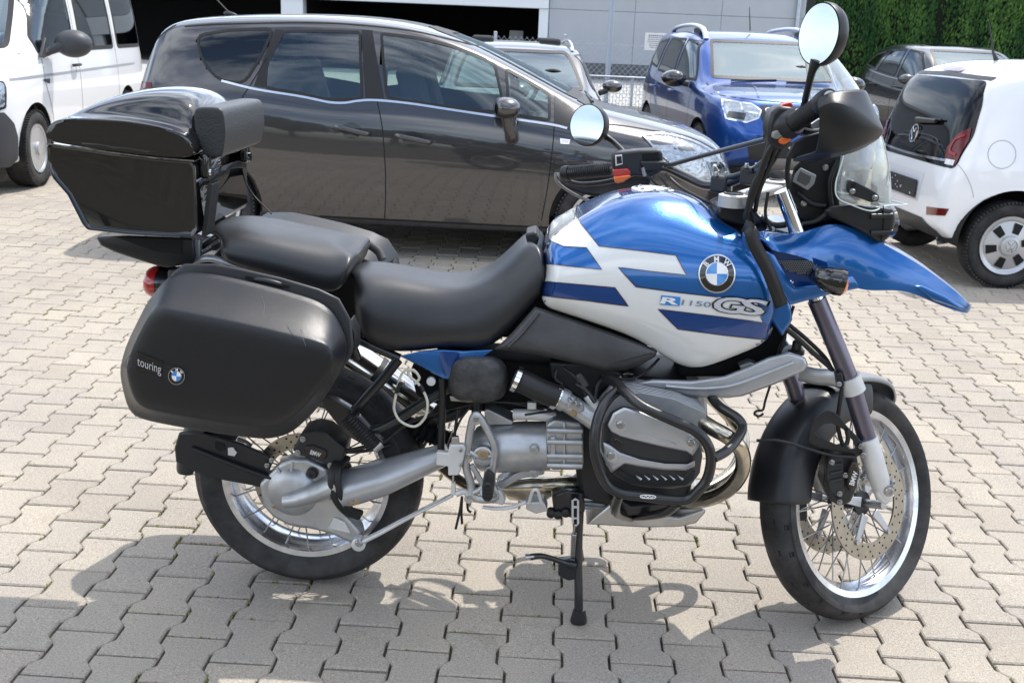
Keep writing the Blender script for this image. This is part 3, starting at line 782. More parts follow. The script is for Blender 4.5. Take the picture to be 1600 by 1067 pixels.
            mb = MB(); mb.add(*ring_lathe(c, d, [(rim + .012, -.012), (rim + .01, 0), (rim - .012, -.006), (rim - .03, -.10), (rim + .0, -.14)], 48)); o = mb.build('wheel', M_silver, s.root)
            for k in range(5):
                a = k * 2 * math.pi / 5 + .3; u = Vector((math.cos(a), 0, math.sin(a))); t = Vector((-math.sin(a), 0, math.cos(a)))
                q = [c + u * rr + t * tt + Vector((0, sg * hh, 0)) for rr, tt, hh in ((.03, -.04, 0), (rim - .01, -.03, -.012), (rim - .01, .03, -.012), (.03, .04, 0))]
                mesh_obj('spoke', *prism(q, (0, -sg * .03, 0)), M_silver, o, bevel=.008)
            mesh_obj('hub_cap', *lathe(c, d, [(.06, -.03), (.055, .006), (0, .01)], 24), M_silver, o)
            mesh_obj('brake_disc', *lathe(c, d, [(.14, -.09), (.14, -.08), (0, -.08)], 32), M_steelw, o)
        R_ = r; prof = [(rim + .005, -w + .02), (rim + .03, -w + .002), ((R_ + rim) / 2, -w - .008), (R_ - .02, -w + .003), (R_ - .004, -w + .03), (R_, -w / 2 + .03), (R_, -w / 2 - .03), (R_ - .004, -.03), (R_ - .02, -.003), ((R_ + rim) / 2, .008), (rim + .03, -.002), (rim + .005, -.02)]
        t_ = mesh_obj('tyre', *ring_lathe(c, d, prof, 64), M_tyre, o, ang=50)
        mb = MB()
        for k in range(72):      # tread blocks on the shoulder
            a = 2 * math.pi * k / 72; u = Vector((math.cos(a), 0, math.sin(a))); mb.add(*box(c + u * (R_ - .006) + Vector((0, -sg * .02, 0)), (.014, .05, .012), Matrix.Rotation(-a, 3, 'Y') @ Matrix.Rotation(math.pi / 2, 3, 'Y')))
        mb.build('tread', M_tyre, o, smooth=False)
    def mirror_housing(s, c, size, material, sg, rotz=0, stem='side', cap=None):
        """door mirror: egg shaped shell + glass + foot"""
        c = Vector(c); rings = []
        for t, k in ((-1, .55), (-.75, .92), (-.1, 1), (.5, .86), (.85, .55), (1, .2)):
            rings.append([c + Matrix.Rotation(rotz, 3, 'Z') @ Vector((t * size[0] / 2, math.cos(a) * size[1] / 2 * k, math.sin(a) * size[2] / 2 * k + (.0))) for a in np.linspace(0, 2 * math.pi, 13)[:-1]])
        o = mesh_obj('door_mirror', *loft(rings), material, s.root, subd=2)
        g = [c + Matrix.Rotation(rotz, 3, 'Z') @ Vector((-size[0] / 2 - .004, math.cos(a) * size[1] * .43, math.sin(a) * size[2] * .4)) for a in np.linspace(0, 2 * math.pi, 21)[:-1]]
        mesh_obj('mirror_glass', g, [tuple(range(20))], M_refl, o, smooth=False)
        return o

def resample2(poly, step):
    o = []; n = len(poly)
    for i in range(n):
        a, b = Vector(poly[i]), Vector(poly[(i + 1) % n]); k = max(1, int((b - a).length / step))
        o += [tuple(a.lerp(b, t / k)) for t in range(k)]
    return o

# ---------------------------------------------------------------- dark grey people carrier behind the motorcycle
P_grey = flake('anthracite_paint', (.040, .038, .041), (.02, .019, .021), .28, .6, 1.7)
OX, OY = .30, 5.256
prof = dict(W=.906, split=0, cat='car', lv=3, beltin=.05, tumble=.17, drop=.06, under=.2, beltcrease=.3, hooddrop=.05,
    xs=[-2.135, -2.09, -2.0, -1.9, -1.82, -1.6, -1.2, -.7, -.2, .2, .5, .8, 1.05, 1.2, 1.4, 1.65, 1.85, 2.0, 2.09, 2.13],
    top=[(-2.135, .80), (-2.08, .98), (-2.0, 1.17), (-1.9, 1.40), (-1.82, 1.515), (-1.5, 1.565), (-.9, 1.60), (-.4, 1.595), (-.1, 1.57), (.1, 1.52), (.35, 1.42), (.75, 1.24), (1.05, 1.09), (1.2, 1.045), (1.45, 1.0), (1.7, .95), (1.9, .89), (2.02, .82), (2.09, .73), (2.13, .62)],
    plan=[(-2.135, .55), (-2.09, .68), (-2.0, .77), (-1.85, .84), (-1.5, .885), (-.9, .906), (.9, .906), (1.4, .89), (1.75, .84), (1.95, .72), (2.06, .56), (2.13, .36)],
    belt=[(-2.135, .78), (-1.9, 1.12), (-1.4, 1.13), (-1.15, 1.09), (-.7, 1.04), (-.45, 1.055), (0, 1.035), (.5, .99), (.95, .93), (1.3, .90), (1.7, .84), (2.0, .72), (2.13, .58)],
    sill=[(-2.135, .42), (-2.0, .30), (-1.6, .26), (-.8, .235), (1.2, .235), (1.9, .25), (2.05, .30), (2.13, .40)])
opel = Car('people_carrier', 'anthracite grey five door people carrier parked directly behind the motorcycle', (OX, OY), 0, P_grey, prof)
def LX(*pts, Y=4.42): return [(lambda v: (v.x - OX, v.z))(P(a, b, Y)) for a, b in pts]
c = opel
front_win = LX((592, 51), (640, 56), (700, 69), (745, 86), (774, 100), (786, 148), (787, 177), (700, 168), (606, 153), Y=4.50)
quarter_f = LX((788, 106), (820, 123), (860, 147), (861, 189), (795, 179), Y=4.50)
rear_win = LX((440, 48), (500, 47), (563, 49), (572, 154), (545, 157), (515, 156), (470, 147), (418, 138), (418, 100), Y=4.50)
quarter_r = LX((302, 54), (360, 45), (430, 43), (414, 88), (389, 133), (345, 126), (318, 96), Y=4.52)
for nm, q, g in (('front_window', front_win, M_glass), ('front_quarter_window', quarter_f, M_glass), ('rear_window', rear_win, M_glass), ('rear_quarter_window', quarter_r, M_glassd)):
    c.pane(nm, 'side', q, g, frame=.018, r=.07 if nm == 'rear_quarter_window' else .03)
c.pane('windscreen', 'front', [(-.62, 1.10), (.62, 1.10), (.60, 1.25), (.50, 1.50), (.3, 1.535), (-.3, 1.535), (-.50, 1.50), (-.60, 1.25)], M_wsglass, frame=.04, sides=(1,), r=.05)
c.pane('tailgate_window', 'rear', [(-.56, 1.12), (.56, 1.12), (.50, 1.42), (-.50, 1.42)], M_glassd, frame=.04, sides=(1,), r=.08)
# black pillar covers between the windows
c.patch('pillar_cover', 'side', LX((563, 47), (580, 48), (604, 153), (575, 154), Y=4.5), M_rubber, .0012, .05, (-1, 1))
c.patch('pillar_cover', 'side', LX((428, 46), (440, 47), (418, 137), (402, 134), Y=4.5), M_rubber, .0012, .05, (-1, 1))
c.patch('mirror_triangle', 'side', LX((866, 150), (872, 155), (894, 170), (894, 203), (866, 193), Y=4.5), M_blackpl, .003, .04, (-1, 1))
# chrome belt line, roof channel
M_ochrome = mat('trim_chrome', (.75, .76, .78), .18, 1)
belt = LX((345, 127), (400, 140), (470, 151), (515, 160), (540, 161), (560, 158), (588, 157), (640, 162), (700, 171), (780, 183), (860, 195), (886, 201), Y=4.41)
c.line('belt_trim', 'side', belt, .014, M_ochrome, .006)
c.line('roof_channel', 'side', LX((285, 42), (350, 38), (480, 36), (565, 40), (650, 50), (744, 73), Y=4.56), .006, M_seam, .003)
for pts in (LX((588, 160), (597, 200), (602, 260), (602, 310), (600, 345), Y=4.36), LX((866, 192), (864, 225), (856, 290), (846, 345), Y=4.36), LX((412, 92), (388, 135), (376, 160), (366, 230), (372, 300), (392, 340), Y=4.38)):
    c.line('door_gap', 'side', pts, .007, M_seam, .0012)
c.line('door_gap', 'side', LX((392, 343), (500, 349), (640, 356), (848, 366), Y=4.36), .008, M_seam, .0012)
c.line('bonnet_gap', 'side', [(1.02, .955), (1.25, .955), (1.5, .925), (1.75, .885), (1.95, .80)], .006, M_seam, .0015)
c.line('body_crease', 'side', LX((400, 152), (470, 163), (540, 172), (600, 172), Y=4.37), .004, P_grey, .003)
c.line('sill_gap', 'side', [(-.72, .27), (.4, .268), (1.12, .268)], .012, M_seam, .0015)
# door handles: recess + bar
for (a, b) in (((521, 199), (575, 210)), ((617, 213), (672, 223))):
    m_ = Vector(LX(((a[0] + b[0]) / 2, (a[1] + b[1]) / 2), Y=4.34)[0]); p0, p1 = LX(a, b, Y=4.31); 
    c.patch('handle_recess', 'side', [(m_.x + math.cos(t) * .070, m_.y - .002 + math.sin(t) * .052) for t in np.linspace(0, 6.28, 17)[:-1]], P_seam if False else mat('recess', (.006, .006, .007), .3, coat=1), .004, .03, (-1, 1))
    for sg in (-1, 1):
        yy = sg * (.906 + .03)
        V, F = sweep(spline([(p0[0], sg * .908, p0[1] - .002), (p0[0] + .02, yy, p0[1]), ((p0[0] + p1[0]) / 2, yy + sg * .008, (p0[1] + p1[1]) / 2 + .002), (p1[0] - .02, yy, p1[1]), (p1[0], sg * .908, p1[1] - .002)], 4), .015, 10, flat=(.7, 1.1)); mesh_obj('door_handle', V, F, P_grey, c.root)
# side repeater with clear lens
q = LX((875, 217), (891, 219), (889, 226), (876, 225), Y=4.36)
c.patch('side_repeater', 'side', q, M_ochrome, .004, .03, (-1, 1)); c.patch('repeater_lens', 'side', offset_poly(q, .006), mat('repeater', (.75, .75, .72), .2, coat=1), .006, .03, (-1, 1))
# headlamps
hl = [(1.42, .90), (1.56, .905), (1.74, .87), (1.90, .80), (2.01, .70), (2.06, .60), (1.96, .56), (1.82, .60), (1.68, .69), (1.54, .79)]
c.patch('headlamp', 'side', hl, M_lampc, .002, .04, (-1, 1)); 
c.line('headlamp_rim', 'side', hl + hl[:1], .012, M_lampc, .010)
c.patch('headlamp_lens', 'side', hl, M_lens, .008, .04, (-1, 1))
for sg in (-1, 1):
    for (x, z, r) in ((1.80, .73, .06), (1.93, .67, .05)):
        h = c.bvh.ray_cast(Vector((x, 3 * sg, z)), Vector((0, -sg, 0)))
        if h[0]: d = Vector((.6, sg, .1)).normalized(); mesh_obj('lamp_bowl', *ring_lathe(h[0] - d * .004, d, [(r, 0), (r - .012, .004), (r - .016, .0), (r - .006, -.003)], 24), M_chrome, c.root)
c.line('bumper_gap', 'side', [(1.50, .62), (1.55, .72), (1.66, .73)], .006, M_seam, .0012)
# wheels, arches
for x in (-1.48, 1.185):
    c.arch(x, .355, .325)
    for y in (-.885, .885): c.wheel(x, y, .318, .20, 'alloy', .21)
c.interior(-1.7, 1.0, .35, .78, [(.15, -.37), (.15, .37), (-.75, -.40), (-.75, 0), (-.75, .40)], 1.0)
# door mirrors: body colour shell on a black foot
for sg in (-1, 1):
    lc = P(793, 169, OY - 1.03) - Vector((OX, OY, 0)); lc.y = sg * 1.03
    mo = c.mirror_housing(lc, (.17, .24, .15), P_grey, sg, -.1 * sg)
    f0 = Vector((lc.x + .03, sg * .93, .87)); mesh_obj('mirror_foot', *sweep(spline([f0, f0 + Vector((0, sg * .06, .02)), lc + Vector((0, -sg * .02, -.03))], 4), [.06, .055, .06], 12, flat=(.8, 1)), mat('mirror_foot', (.03, .028, .028), .2, coat=1), mo)
# roof antenna and its foot
a0 = P(356, 30, 5.15) - Vector((OX, OY, 0)); h = c.bvh.ray_cast(Vector((a0.x, 0, 4)), Vector((0, 0, -1)))[0]
mesh_obj('roof_antenna', *loft([[h + Vector((x, y * w, .0 + z)) for x, y, z in ((-.09 + .1 * t, -1, -.01), (.10 - .06 * t, -1, -.01), (.10 - .06 * t, 1, -.01), (-.09 + .1 * t, 1, -.01))] for t, w, z in ((0, .035, 0),)] + [[h + Vector((-.06, -.008, .045)), h + Vector((.0, -.01, .03)), h + Vector((.0, .01, .03)), h + Vector((-.06, .008, .045))]]), M_blackpl, c.root, subd=1)
mesh_obj('antenna_rod', *sweep([h + Vector((-.03, 0, .03)), h + Vector((-.26, 0, .26))], [.005, .003], 8), M_blackpl, c.root)
# rear lamp at the corner and spoiler lip
c.patch('tail_lamp', 'side', [(-1.93, .82), (-1.84, .86), (-1.86, 1.10), (-1.97, 1.10)], M_red, .004, .05, (-1, 1))
c.line('spoiler_gap', 'side', [(-1.93, 1.33), (-1.84, 1.40), (-1.74, 1.475)], .01, M_seam, .002)
c.patch('bonnet_vent', 'top', [(.98, -.62), (1.12, -.66), (1.13, .66), (.98, .62)], M_blackpl, .004, .06, (1,))
for s_ in (-.35, .1): mesh_obj('wiper', *sweep([Vector((1.09, s_ - .15, 1.085)), Vector((1.06, s_ + .4, 1.10))], .009, 6), M_blackpl, c.root)
c.line('bonnet_edge', 'top', [(2.0, -.62), (2.06, -.3), (2.075, 0), (2.06, .3), (2.0, .62)], .008, M_seam, .002, (1,))
c.finish()
# ---------------------------------------------------------------- white van, left
M_vanpl = mat('van_bumper_plastic', (.045, .048, .055), .5, bump=(300, .1, .001))
H0 = R(-83); vf = Vector((math.cos(H0), math.sin(H0))); vl = Vector((-vf.y, vf.x)); VP = Vector((-3.5, 6.78)) - vf * 1.55 - vl * .93
prof = dict(W=.952, split=0, cat='van', lv=3, beltin=.03, tumble=.10, drop=.09, under=.22, beltcrease=.3, hooddrop=.05,
    xs=[-2.44, -2.40, -2.3, -2.0, -1.5, -.8, 0, .5, .8, 1.0, 1.2, 1.42, 1.65, 1.9, 2.1, 2.25, 2.36, 2.42, 2.45],
    top=[(-2.44, 1.75), (-2.38, 1.9), (-2.2, 1.95), (0, 1.985), (.6, 1.96), (.85, 1.88), (1.35, 1.45), (1.68, 1.18), (1.8, 1.12), (2.1, 1.03), (2.3, .95), (2.38, .85), (2.45, .6)],
    plan=[(-2.44, .85), (-2.3, .93), (-2.0, .952), (1.4, .952), (1.9, .93), (2.15, .88), (2.3, .80), (2.4, .68), (2.45, .5)],
    belt=[(-2.44, 1.16), (1.3, 1.14), (1.7, 1.08), (2.0, .99), (2.3, .86), (2.45, .55)],
    sill=[(-2.44, .4), (-2.0, .28), (1.9, .27), (2.2, .24), (2.45, .3)])
van = Car('delivery_van', 'white window van with black bumper and mirror at the left edge', VP, H0, M_white, prof); c = van
def side_of(car, pts, y):   # pixel -> (x,z) on the plane y=const of the car
    o = []
    for a, b in pts:
        O = car.Mi @ CAMP; d = car.M3 @ ray(a, b); t = (y - O.y) / d.y; v = O + d * t; o.append((v.x, v.z))
    return o
w1 = side_of(c, [(79, 0), (86, -12), (119, -14), (127, 30), (137, 82), (112, 84), (74, 85)], .90)
c.pane('front_window', 'side', [(1.02, 1.16), (1.33, 1.16), (1.36, 1.30), (1.02, 1.72), (.98, 1.80), (.32, 1.80), (.30, 1.16)], M_glass, frame=.035, sides=(1, -1))
c.pane('side_window', 'side', [(.13, 1.16), (.13, 1.80), (-1.02, 1.80), (-1.06, 1.16)], M_glassd, frame=.04, sides=(1, -1), r=.08)
c.pane('rear_side_window', 'side', [(-1.2, 1.16), (-1.18, 1.80), (-2.18, 1.78), (-2.26, 1.16)], M_glassd, frame=.04, sides=(1, -1), r=.08)
c.pane('windscreen', 'front', [(-.76, 1.20), (.76, 1.20), (.70, 1.5), (.62, 1.82), (-.62, 1.82), (-.70, 1.5)], M_wsglass, frame=.045, sides=(1,), r=.06)
c.line('body_line', 'side', [(2.15, .955), (1.6, .965), (.5, .97), (-2.2, .98)], .022, mat('van_groove', (.30, .31, .33), .4), .003, (1, -1))
c.line('door_gap', 'side', [(.25, 1.8), (.25, 1.1), (.25, .3)], .008, M_seam, .0015, (1, -1)); c.line('door_gap', 'side', [(1.28, 1.12), (1.27, .9), (1.14, .6), (1.12, .32)], .008, M_seam, .0015, (1, -1)); c.line('door_gap', 'side', [(-1.1, 1.85), (-1.1, .3)], .008, M_seam, .0015, (1, -1))
c.patch('front_bumper', 'side', [(1.98, .22), (1.98, .48), (2.03, .60), (2.14, .70), (2.46, .70), (2.46, .22)], M_vanpl, .018, .05, (1, -1))
c.patch('front_bumper', 'front', [(-.86, .2), (-.86, .70), (.86, .70), (.86, .2)], M_vanpl, .012, .05, (1,))
c.patch('bumper_vent', 'front', [(.50, .48), (.52, .60), (.80, .58), (.78, .48)], M_well, .02, .05, (1,)); c.patch('bumper_vent', 'front', [(.50, .30), (.50, .40), (.82, .42), (.80, .30)], M_well, .02, .05, (1,))
for z in (.51, .55): c.line('vent_slat', 'front', [(.52, z), (.79, z)], .012, M_vanpl, .03, (1,))
for z in (.33, .37): c.line('vent_slat', 'front', [(.52, z), (.79, z)], .012, M_vanpl, .03, (1,))
hv = [(2.10, .74), (2.06, .93), (2.16, .945), (2.32, .925), (2.40, .86), (2.42, .74), (2.25, .715)]
c.patch('headlamp', 'side', hv, M_lampc, .003, .04, (1, -1)); c.patch('headlamp', 'front', [(.48, .74), (.46, .90), (.78, .90), (.78, .74)], M_lampc, .003, .04, (1,)); c.line('headlamp_rim', 'side', hv + hv[:1], .016, M_well, .004, (1, -1))
c.patch('headlamp_lens', 'side', hv, M_lens, .010, .04, (1, -1))
c.line('grille_bar', 'front', [(-.45, .84), (.45, .84)], .03, M_chrome, .01, (1,)); c.patch('grille', 'front', [(-.45, .74), (-.45, .90), (.45, .90), (.45, .74)], M_well, .004, .05, (1,))
for sg in (1, -1):
    hp = Vector((.42, sg * .955, 1.03)); c.patch('handle_recess', 'side', [(hp.x + math.cos(t) * .07, hp.z + math.sin(t) * .05) for t in np.linspace(0, 6.28, 15)[:-1]], mat('white_recess', (.62, .63, .66), .4), .0015, .04, (sg,))
    mesh_obj('door_handle', *sweep(spline([(.33, sg * .95, 1.03), (.36, sg * .985, 1.035), (.47, sg * .985, 1.035), (.50, sg * .95, 1.03)], 4), .014, 8), M_blackpl, c.root)
    mo = c.mirror_housing((1.08, sg * 1.15, 1.25), (.24, .36, .27), M_vanpl, sg, .1 * sg)
    mesh_obj('mirror_arm', *sweep(spline([(1.22, sg * .90, 1.16), (1.18, sg * .97, 1.18), (1.14, sg * 1.10, 1.25)], 4), [.05, .035, .05], 10), M_vanpl, mo)
    mesh_obj('mirror_base', *prism([(1.36, sg * .925, 1.13), (1.18, sg * .925, 1.13), (1.20, sg * .925, 1.30)], (0, sg * .03, 0)), M_vanpl, mo, bevel=.006)
    c.patch('side_badge', 'side', [(1.18, .89), (1.33, .92), (1.34, .935), (1.16, .935)], M_blackpl, .005, .04, (sg,))
for x in (1.55, -1.45):
    c.arch(x, .385, .36)
    for y in (-.935, .935): c.wheel(x, y, .34, .21, 'holes', .205)
c.interior(-2.2, 1.4, .6, .85, [(.6, -.42), (.6, .42), (-.6, -.4), (-.6, .3), (-1.6, 0)], 1.55)
mesh_obj('paper_sheet', [(1.50, .28, 1.24), (1.50, .60, 1.24), (1.28, .62, 1.33), (1.28, .30, 1.33)], [(0, 1, 2, 3)], mat('paper', (.8, .8, .8), .6), c.root, solid=.002, smooth=False)
c.finish()

# ---------------------------------------------------------------- blue off-road car facing the camera
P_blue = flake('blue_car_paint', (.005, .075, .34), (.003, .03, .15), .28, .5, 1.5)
prof = dict(W=.90, split=0, cat='car', lv=3, beltin=.05, tumble=.16, drop=.05, under=.25, beltcrease=.3, hooddrop=.035, archmat=None,
    xs=[-2.15, -2.1, -2.0, -1.85, -1.4, -.8, -.2, .3, .6, .85, 1.05, 1.2, 1.45, 1.7, 1.9, 2.02, 2.10, 2.15],
    top=[(-2.15, 1.0), (-2.08, 1.2), (-1.95, 1.5), (-1.85, 1.6), (-1.0, 1.64), (-.2, 1.64), (.2, 1.60), (.38, 1.54), (.7, 1.32), (1.0, 1.12), (1.15, 1.09), (1.6, 1.07), (1.9, 1.02), (2.04, .95), (2.12, .80), (2.15, .7)],
    plan=[(-2.15, .70), (-2.05, .80), (-1.8, .87), (-1.4, .90), (1.4, .90), (1.8, .87), (1.98, .80), (2.08, .70), (2.15, .55)],
    belt=[(-2.15, .98), (-1.8, 1.14), (-.5, 1.09), (.9, 1.03), (1.5, .99), (1.9, .93), (2.15, .68)],
    sill=[(-2.15, .5), (-1.9, .36), (-1.5, .30), (1.5, .30), (1.95, .34), (2.15, .46)])
suv = Car('off_road_car', 'blue compact off road car with silver roof rails facing the camera', (3.34, 10.02), R(-83), P_blue, prof); c = suv
c.pane('windscreen', 'front', [(-.69, 1.13), (.69, 1.13), (.64, 1.3), (.57, 1.53), (-.57, 1.53), (-.64, 1.3)], M_wsglass, frame=.03, sides=(1,), r=.05)
for nm, q in (('front_window', [(.80, 1.09), (.72, 1.17), (.33, 1.50), (-.05, 1.53), (-.10, 1.09)]), ('rear_window', [(-.17, 1.10), (-.13, 1.53), (-.85, 1.53), (-1.02, 1.13)]), ('rear_quarter_window', [(-1.10, 1.16), (-.95, 1.52), (-1.45, 1.49), (-1.62, 1.20)])):
    c.pane(nm, 'side', q, M_glassd if 'front' not in nm else M_glass, frame=.028)
for sg in (-1, 1):
    hl = [(sg * .79, .90), (sg * .78, .955), (sg * .54, .935), (sg * .46, .88), (sg * .49, .81), (sg * .60, .765), (sg * .77, .79)]
    if sg < 0: hl = hl[::-1]
    c.patch('headlamp', 'front', hl, M_lampc, .004, .03, (1,)); c.line('headlamp_rim', 'front', hl + hl[:1], .014, M_chrome, .008, (1,), True); c.line('lamp_divider', 'front', [(sg * .64, .94), (sg * .63, .87), (sg * .49, .85)], .016, M_chrome, .008, (1,), True); c.patch('lamp_bezel', 'front', [(sg * .77, .80), (sg * .62, .785), (sg * .60, .85), (sg * .75, .86)][::sg], M_blackpl, .006, .03, (1,))
    c.patch('headlamp_lens', 'front', hl, M_lens, .012, .03, (1,))
    # roof rails: silver bows with black feet
    ry = sg * .60; zz = lambda x: c.bvh.ray_cast(Vector((x, ry, 4)), Vector((0, 0, -1)))[0].z
    mesh_obj('roof_rail', *sweep(spline([(.26, ry, zz(.26)), (.18, ry, zz(.2) + .055), (.0, ry, zz(0) + .075), (-.5, ry, zz(-.5) + .07), (-1.2, ry, zz(-1.2) + .05), (-1.4, ry, zz(-1.4))], 5), .028, 10, flat=(1.1, .8)), mat('rail_silver', (.62, .64, .67), .3, .7), c.root)
    mesh_obj('rail_foot', *box((-.12, ry, zz(-.1) + .02), (.3, .035, .07)), M_blackpl, c.root, bevel=.01)
    c.mirror_housing((.62, sg * 1.01, 1.10), (.21, .30, .20), mat('piano_black', (.012, .012, .014), .12, coat=1), sg, .05 * sg)
    mesh_obj('mirror_foot', *sweep([(.68, sg * .86, 1.05), (.66, sg * .93, 1.06)], [.035, .03], 8), M_blackpl, c.root)
gp = [(-.46, .80), (-.46, .93), (.46, .93), (.46, .80), (.40, .77), (-.40, .77)]
c.patch('grille', 'front', gp, M_blackpl, .006, .03, (1,))
for sg in (-1, 1):
    for k in range(4):
        x0 = sg * (.07 + k * .098)
        for zz_ in (.885, .82):
            cc = [(x0 + sg * math.cos(a) * .035 + sg * .02, zz_ + math.sin(a) * .018) for a in np.linspace(0, 2 * math.pi, 13)]
            c.line('grille_link', 'front', cc, .009, M_chrome, .014, (1,))
c.line('grille_emblem', 'front', [(-.05, .87), (.05, .87), (.05, .83), (-.05, .83), (-.05, .87)], .014, M_chrome, .016, (1,))
c.patch('lower_intake', 'front', [(-.55, .42), (-.60, .60), (.60, .60), (.55, .42)], M_blackpl, .006, .05, (1,)); c.patch('skid_plate', 'front', [(-.40, .32), (-.42, .44), (.42, .44), (.40, .32)], mat('skid_grey', (.35, .35, .35), .4, .3), .012, .05, (1,))
c.line('bonnet_rib', 'top', [(1.1, -.30), (1.5, -.36), (1.9, -.45)], .02, P_blue, .006, (1,)); c.line('bonnet_rib', 'top', [(1.1, .30), (1.5, .36), (1.9, .45)], .02, P_blue, .006, (1,))
c.line('bonnet_gap', 'front', [(-.82, .995), (-.4, .97), (0, .965), (.4, .97), (.82, .995)], .008, M_seam, .002, (1,))
for pts in ([(.86, 1.03), (.88, .7), (.84, .34)], [(-.12, 1.08), (-.14, .33)], [(-1.05, 1.12), (-1.08, .8), (-.95, .5), (-.92, .33)]): c.line('door_gap', 'side', pts, .007, M_seam, .0015)
for sx in (.1, -.95):
    for sg in (-1, 1): mesh_obj('door_handle', *sweep(spline([(sx - .1, sg * .90, .95), (sx - .07, sg * .93, .955), (sx + .07, sg * .93, .955), (sx + .1, sg * .90, .95)], 4), .013, 8), P_blue, c.root)
mesh_obj('roof_antenna', *sweep([(-.1, 0, 1.64), (-.22, 0, 1.90)], [.008, .004], 8), M_blackpl, c.root)
for s_ in (-.5, .1): mesh_obj('wiper', *sweep([(1.06, s_, 1.12), (1.02, s_ + .5, 1.14)], .009, 6), M_blackpl, c.root)
for x in (1.33, -1.33):
    c.arch(x, .39, .36)
    for y in (-.875, .875): c.wheel(x, y, .345, .21, 'alloy', .215)
c.interior(-1.7, .9, .5, .76, [(.05, -.37), (.05, .37), (-.8, -.38), (-.8, .38)], 1.05)
c.finish()

# ---------------------------------------------------------------- small white hatchback, right edge, seen from behind
HU = R(4.5); uf = Vector((math.cos(HU), math.sin(HU))); ul = Vector((-uf.y, uf.x)); UPP = Vector((4.19, 4.37)) + uf * 1.32 + ul * .815
prof = dict(W=.82, split=0, cat='car', lv=3, beltin=.045, tumble=.12, drop=.06, under=.2, beltcrease=.12,
    xs=[-1.765, -1.73, -1.68, -1.60, -1.5, -1.3, -1.0, -.5, 0, .4, .7, .9, 1.1, 1.3, 1.5, 1.65, 1.74, 1.77],
    top=[(-1.765, .66), (-1.745, .80), (-1.69, 1.08), (-1.61, 1.33), (-1.52, 1.40), (-1.4, 1.46), (-.8, 1.50), (-.1, 1.495), (.2, 1.43), (.8, 1.08), (.95, 1.0), (1.4, .92), (1.62, .82), (1.74, .66), (1.77, .55)],
    plan=[(-1.765, .62), (-1.72, .72), (-1.64, .775), (-1.55, .80), (-1.3, .82), (1.1, .82), (1.4, .79), (1.6, .68), (1.72, .5), (1.77, .36)],
    belt=[(-1.765, .63), (-1.68, .92), (-1.3, .93), (.8, .90), (1.3, .84), (1.6, .70), (1.77, .5)],
    sill=[(-1.765, .40), (-1.68, .32), (-1.5, .26), (-.8, .22), (1.3, .22), (1.6, .26), (1.77, .36)])
upc = Car('small_hatchback', 'white small hatchback with black glass tailgate seen from behind at right', UPP, HU, M_white, prof); c = upc
M_tailglass = mat('black_tailgate_glass', (.004, .004, .005), .03, 0, spec=.35)
def rear_of(car, pts, x):
    o = []
    for a, b in pts:
        O = car.Mi @ CAMP; d = car.M3 @ ray(a, b); t = (x - O.x) / d.x; v = O + d * t; o.append((v.y, v.z))
    return o
tg = fillet([(-.69, .77), (-.705, .98), (-.665, 1.20), (-.60, 1.335), (.60, 1.335), (.665, 1.20), (.705, .98), (.69, .77)], .05, 4)
c.patch('tailgate_panel', 'rear', tg, M_tailglass, .004, .035, (1,))
c.line('tailgate_strip', 'rear', [(-.62, .815), (-.3, .805), (0, .80), (.3, .805), (.62, .815)], .016, M_chrome, .012, (1,))
# tail lamps inside the black panel corner, wrapping to the flank
for sg in (-1, 1):
    q = [(sg * .56, .79), (sg * .54, .90), (sg * .60, .99), (sg * .675, 1.04), (sg * .695, .96), (sg * .685, .80)]
    if sg < 0: q = q[::-1]
    o = c.patch('tail_lamp', 'rear', q, M_red, .009, .03, (1,))
    c.line('lamp_element', 'rear', [(sg * .665, .99), (sg * .60, .95), (sg * .59, .88), (sg * .66, .86)], .016, mat('red_glow', (.32, .012, .014), .15), .014, (1,))
    c.patch('reverse_lamp', 'rear', [(sg * .58, .79), (sg * .58, .825), (sg * .67, .825), (sg * .67, .79)][::sg], mat('clear_lamp', (.7, .7, .7), .12, coat=1), .012, .03, (1,))
    c.patch('rear_reflector', 'rear', [(sg * .47, .43), (sg * .68, .46), (sg * .70, .51), (sg * .46, .485)][::sg], mat('dark_red', (.12, .008, .008), .15, coat=1), .004, .03, (1,))
    c.patch('side_window', 'side', [(-1.02, .95), (-1.10, 1.02), (-1.02, 1.33), (-.2, 1.38), (-.15, .93)], M_tailglass, .003, .05, (sg,))
    c.patch('front_side_window', 'side', [(-.08, .93), (-.12, 1.38), (.15, 1.35), (.66, 1.02), (.70, .93)], M_tailglass, .003, .05, (sg,))
    c.line('door_gap', 'side', [(-.12, .9), (-.14, .3)], .006, M_seam, .0015, (sg,)); c.line('door_gap', 'side', [(.75, .9), (.72, .3)], .006, M_seam, .0015, (sg,))
    c.line('bumper_gap', 'side', [(-1.70, .80), (-1.66, .74), (-1.62, .66), (-1.60, .60)], .004, mat('gap_grey', (.35, .36, .38), .5), .0012, (sg,))
# fuel flap: circle gap
fc = side_of(c, [(1571, 243)], -.82)[0]; c.line('fuel_flap_gap', 'side', [(fc[0] + math.cos(t) * .088, fc[1] + math.sin(t) * .088) for t in np.linspace(0, 2 * math.pi, 25)], .0045, mat('gap_grey'), .0015, (-1,))
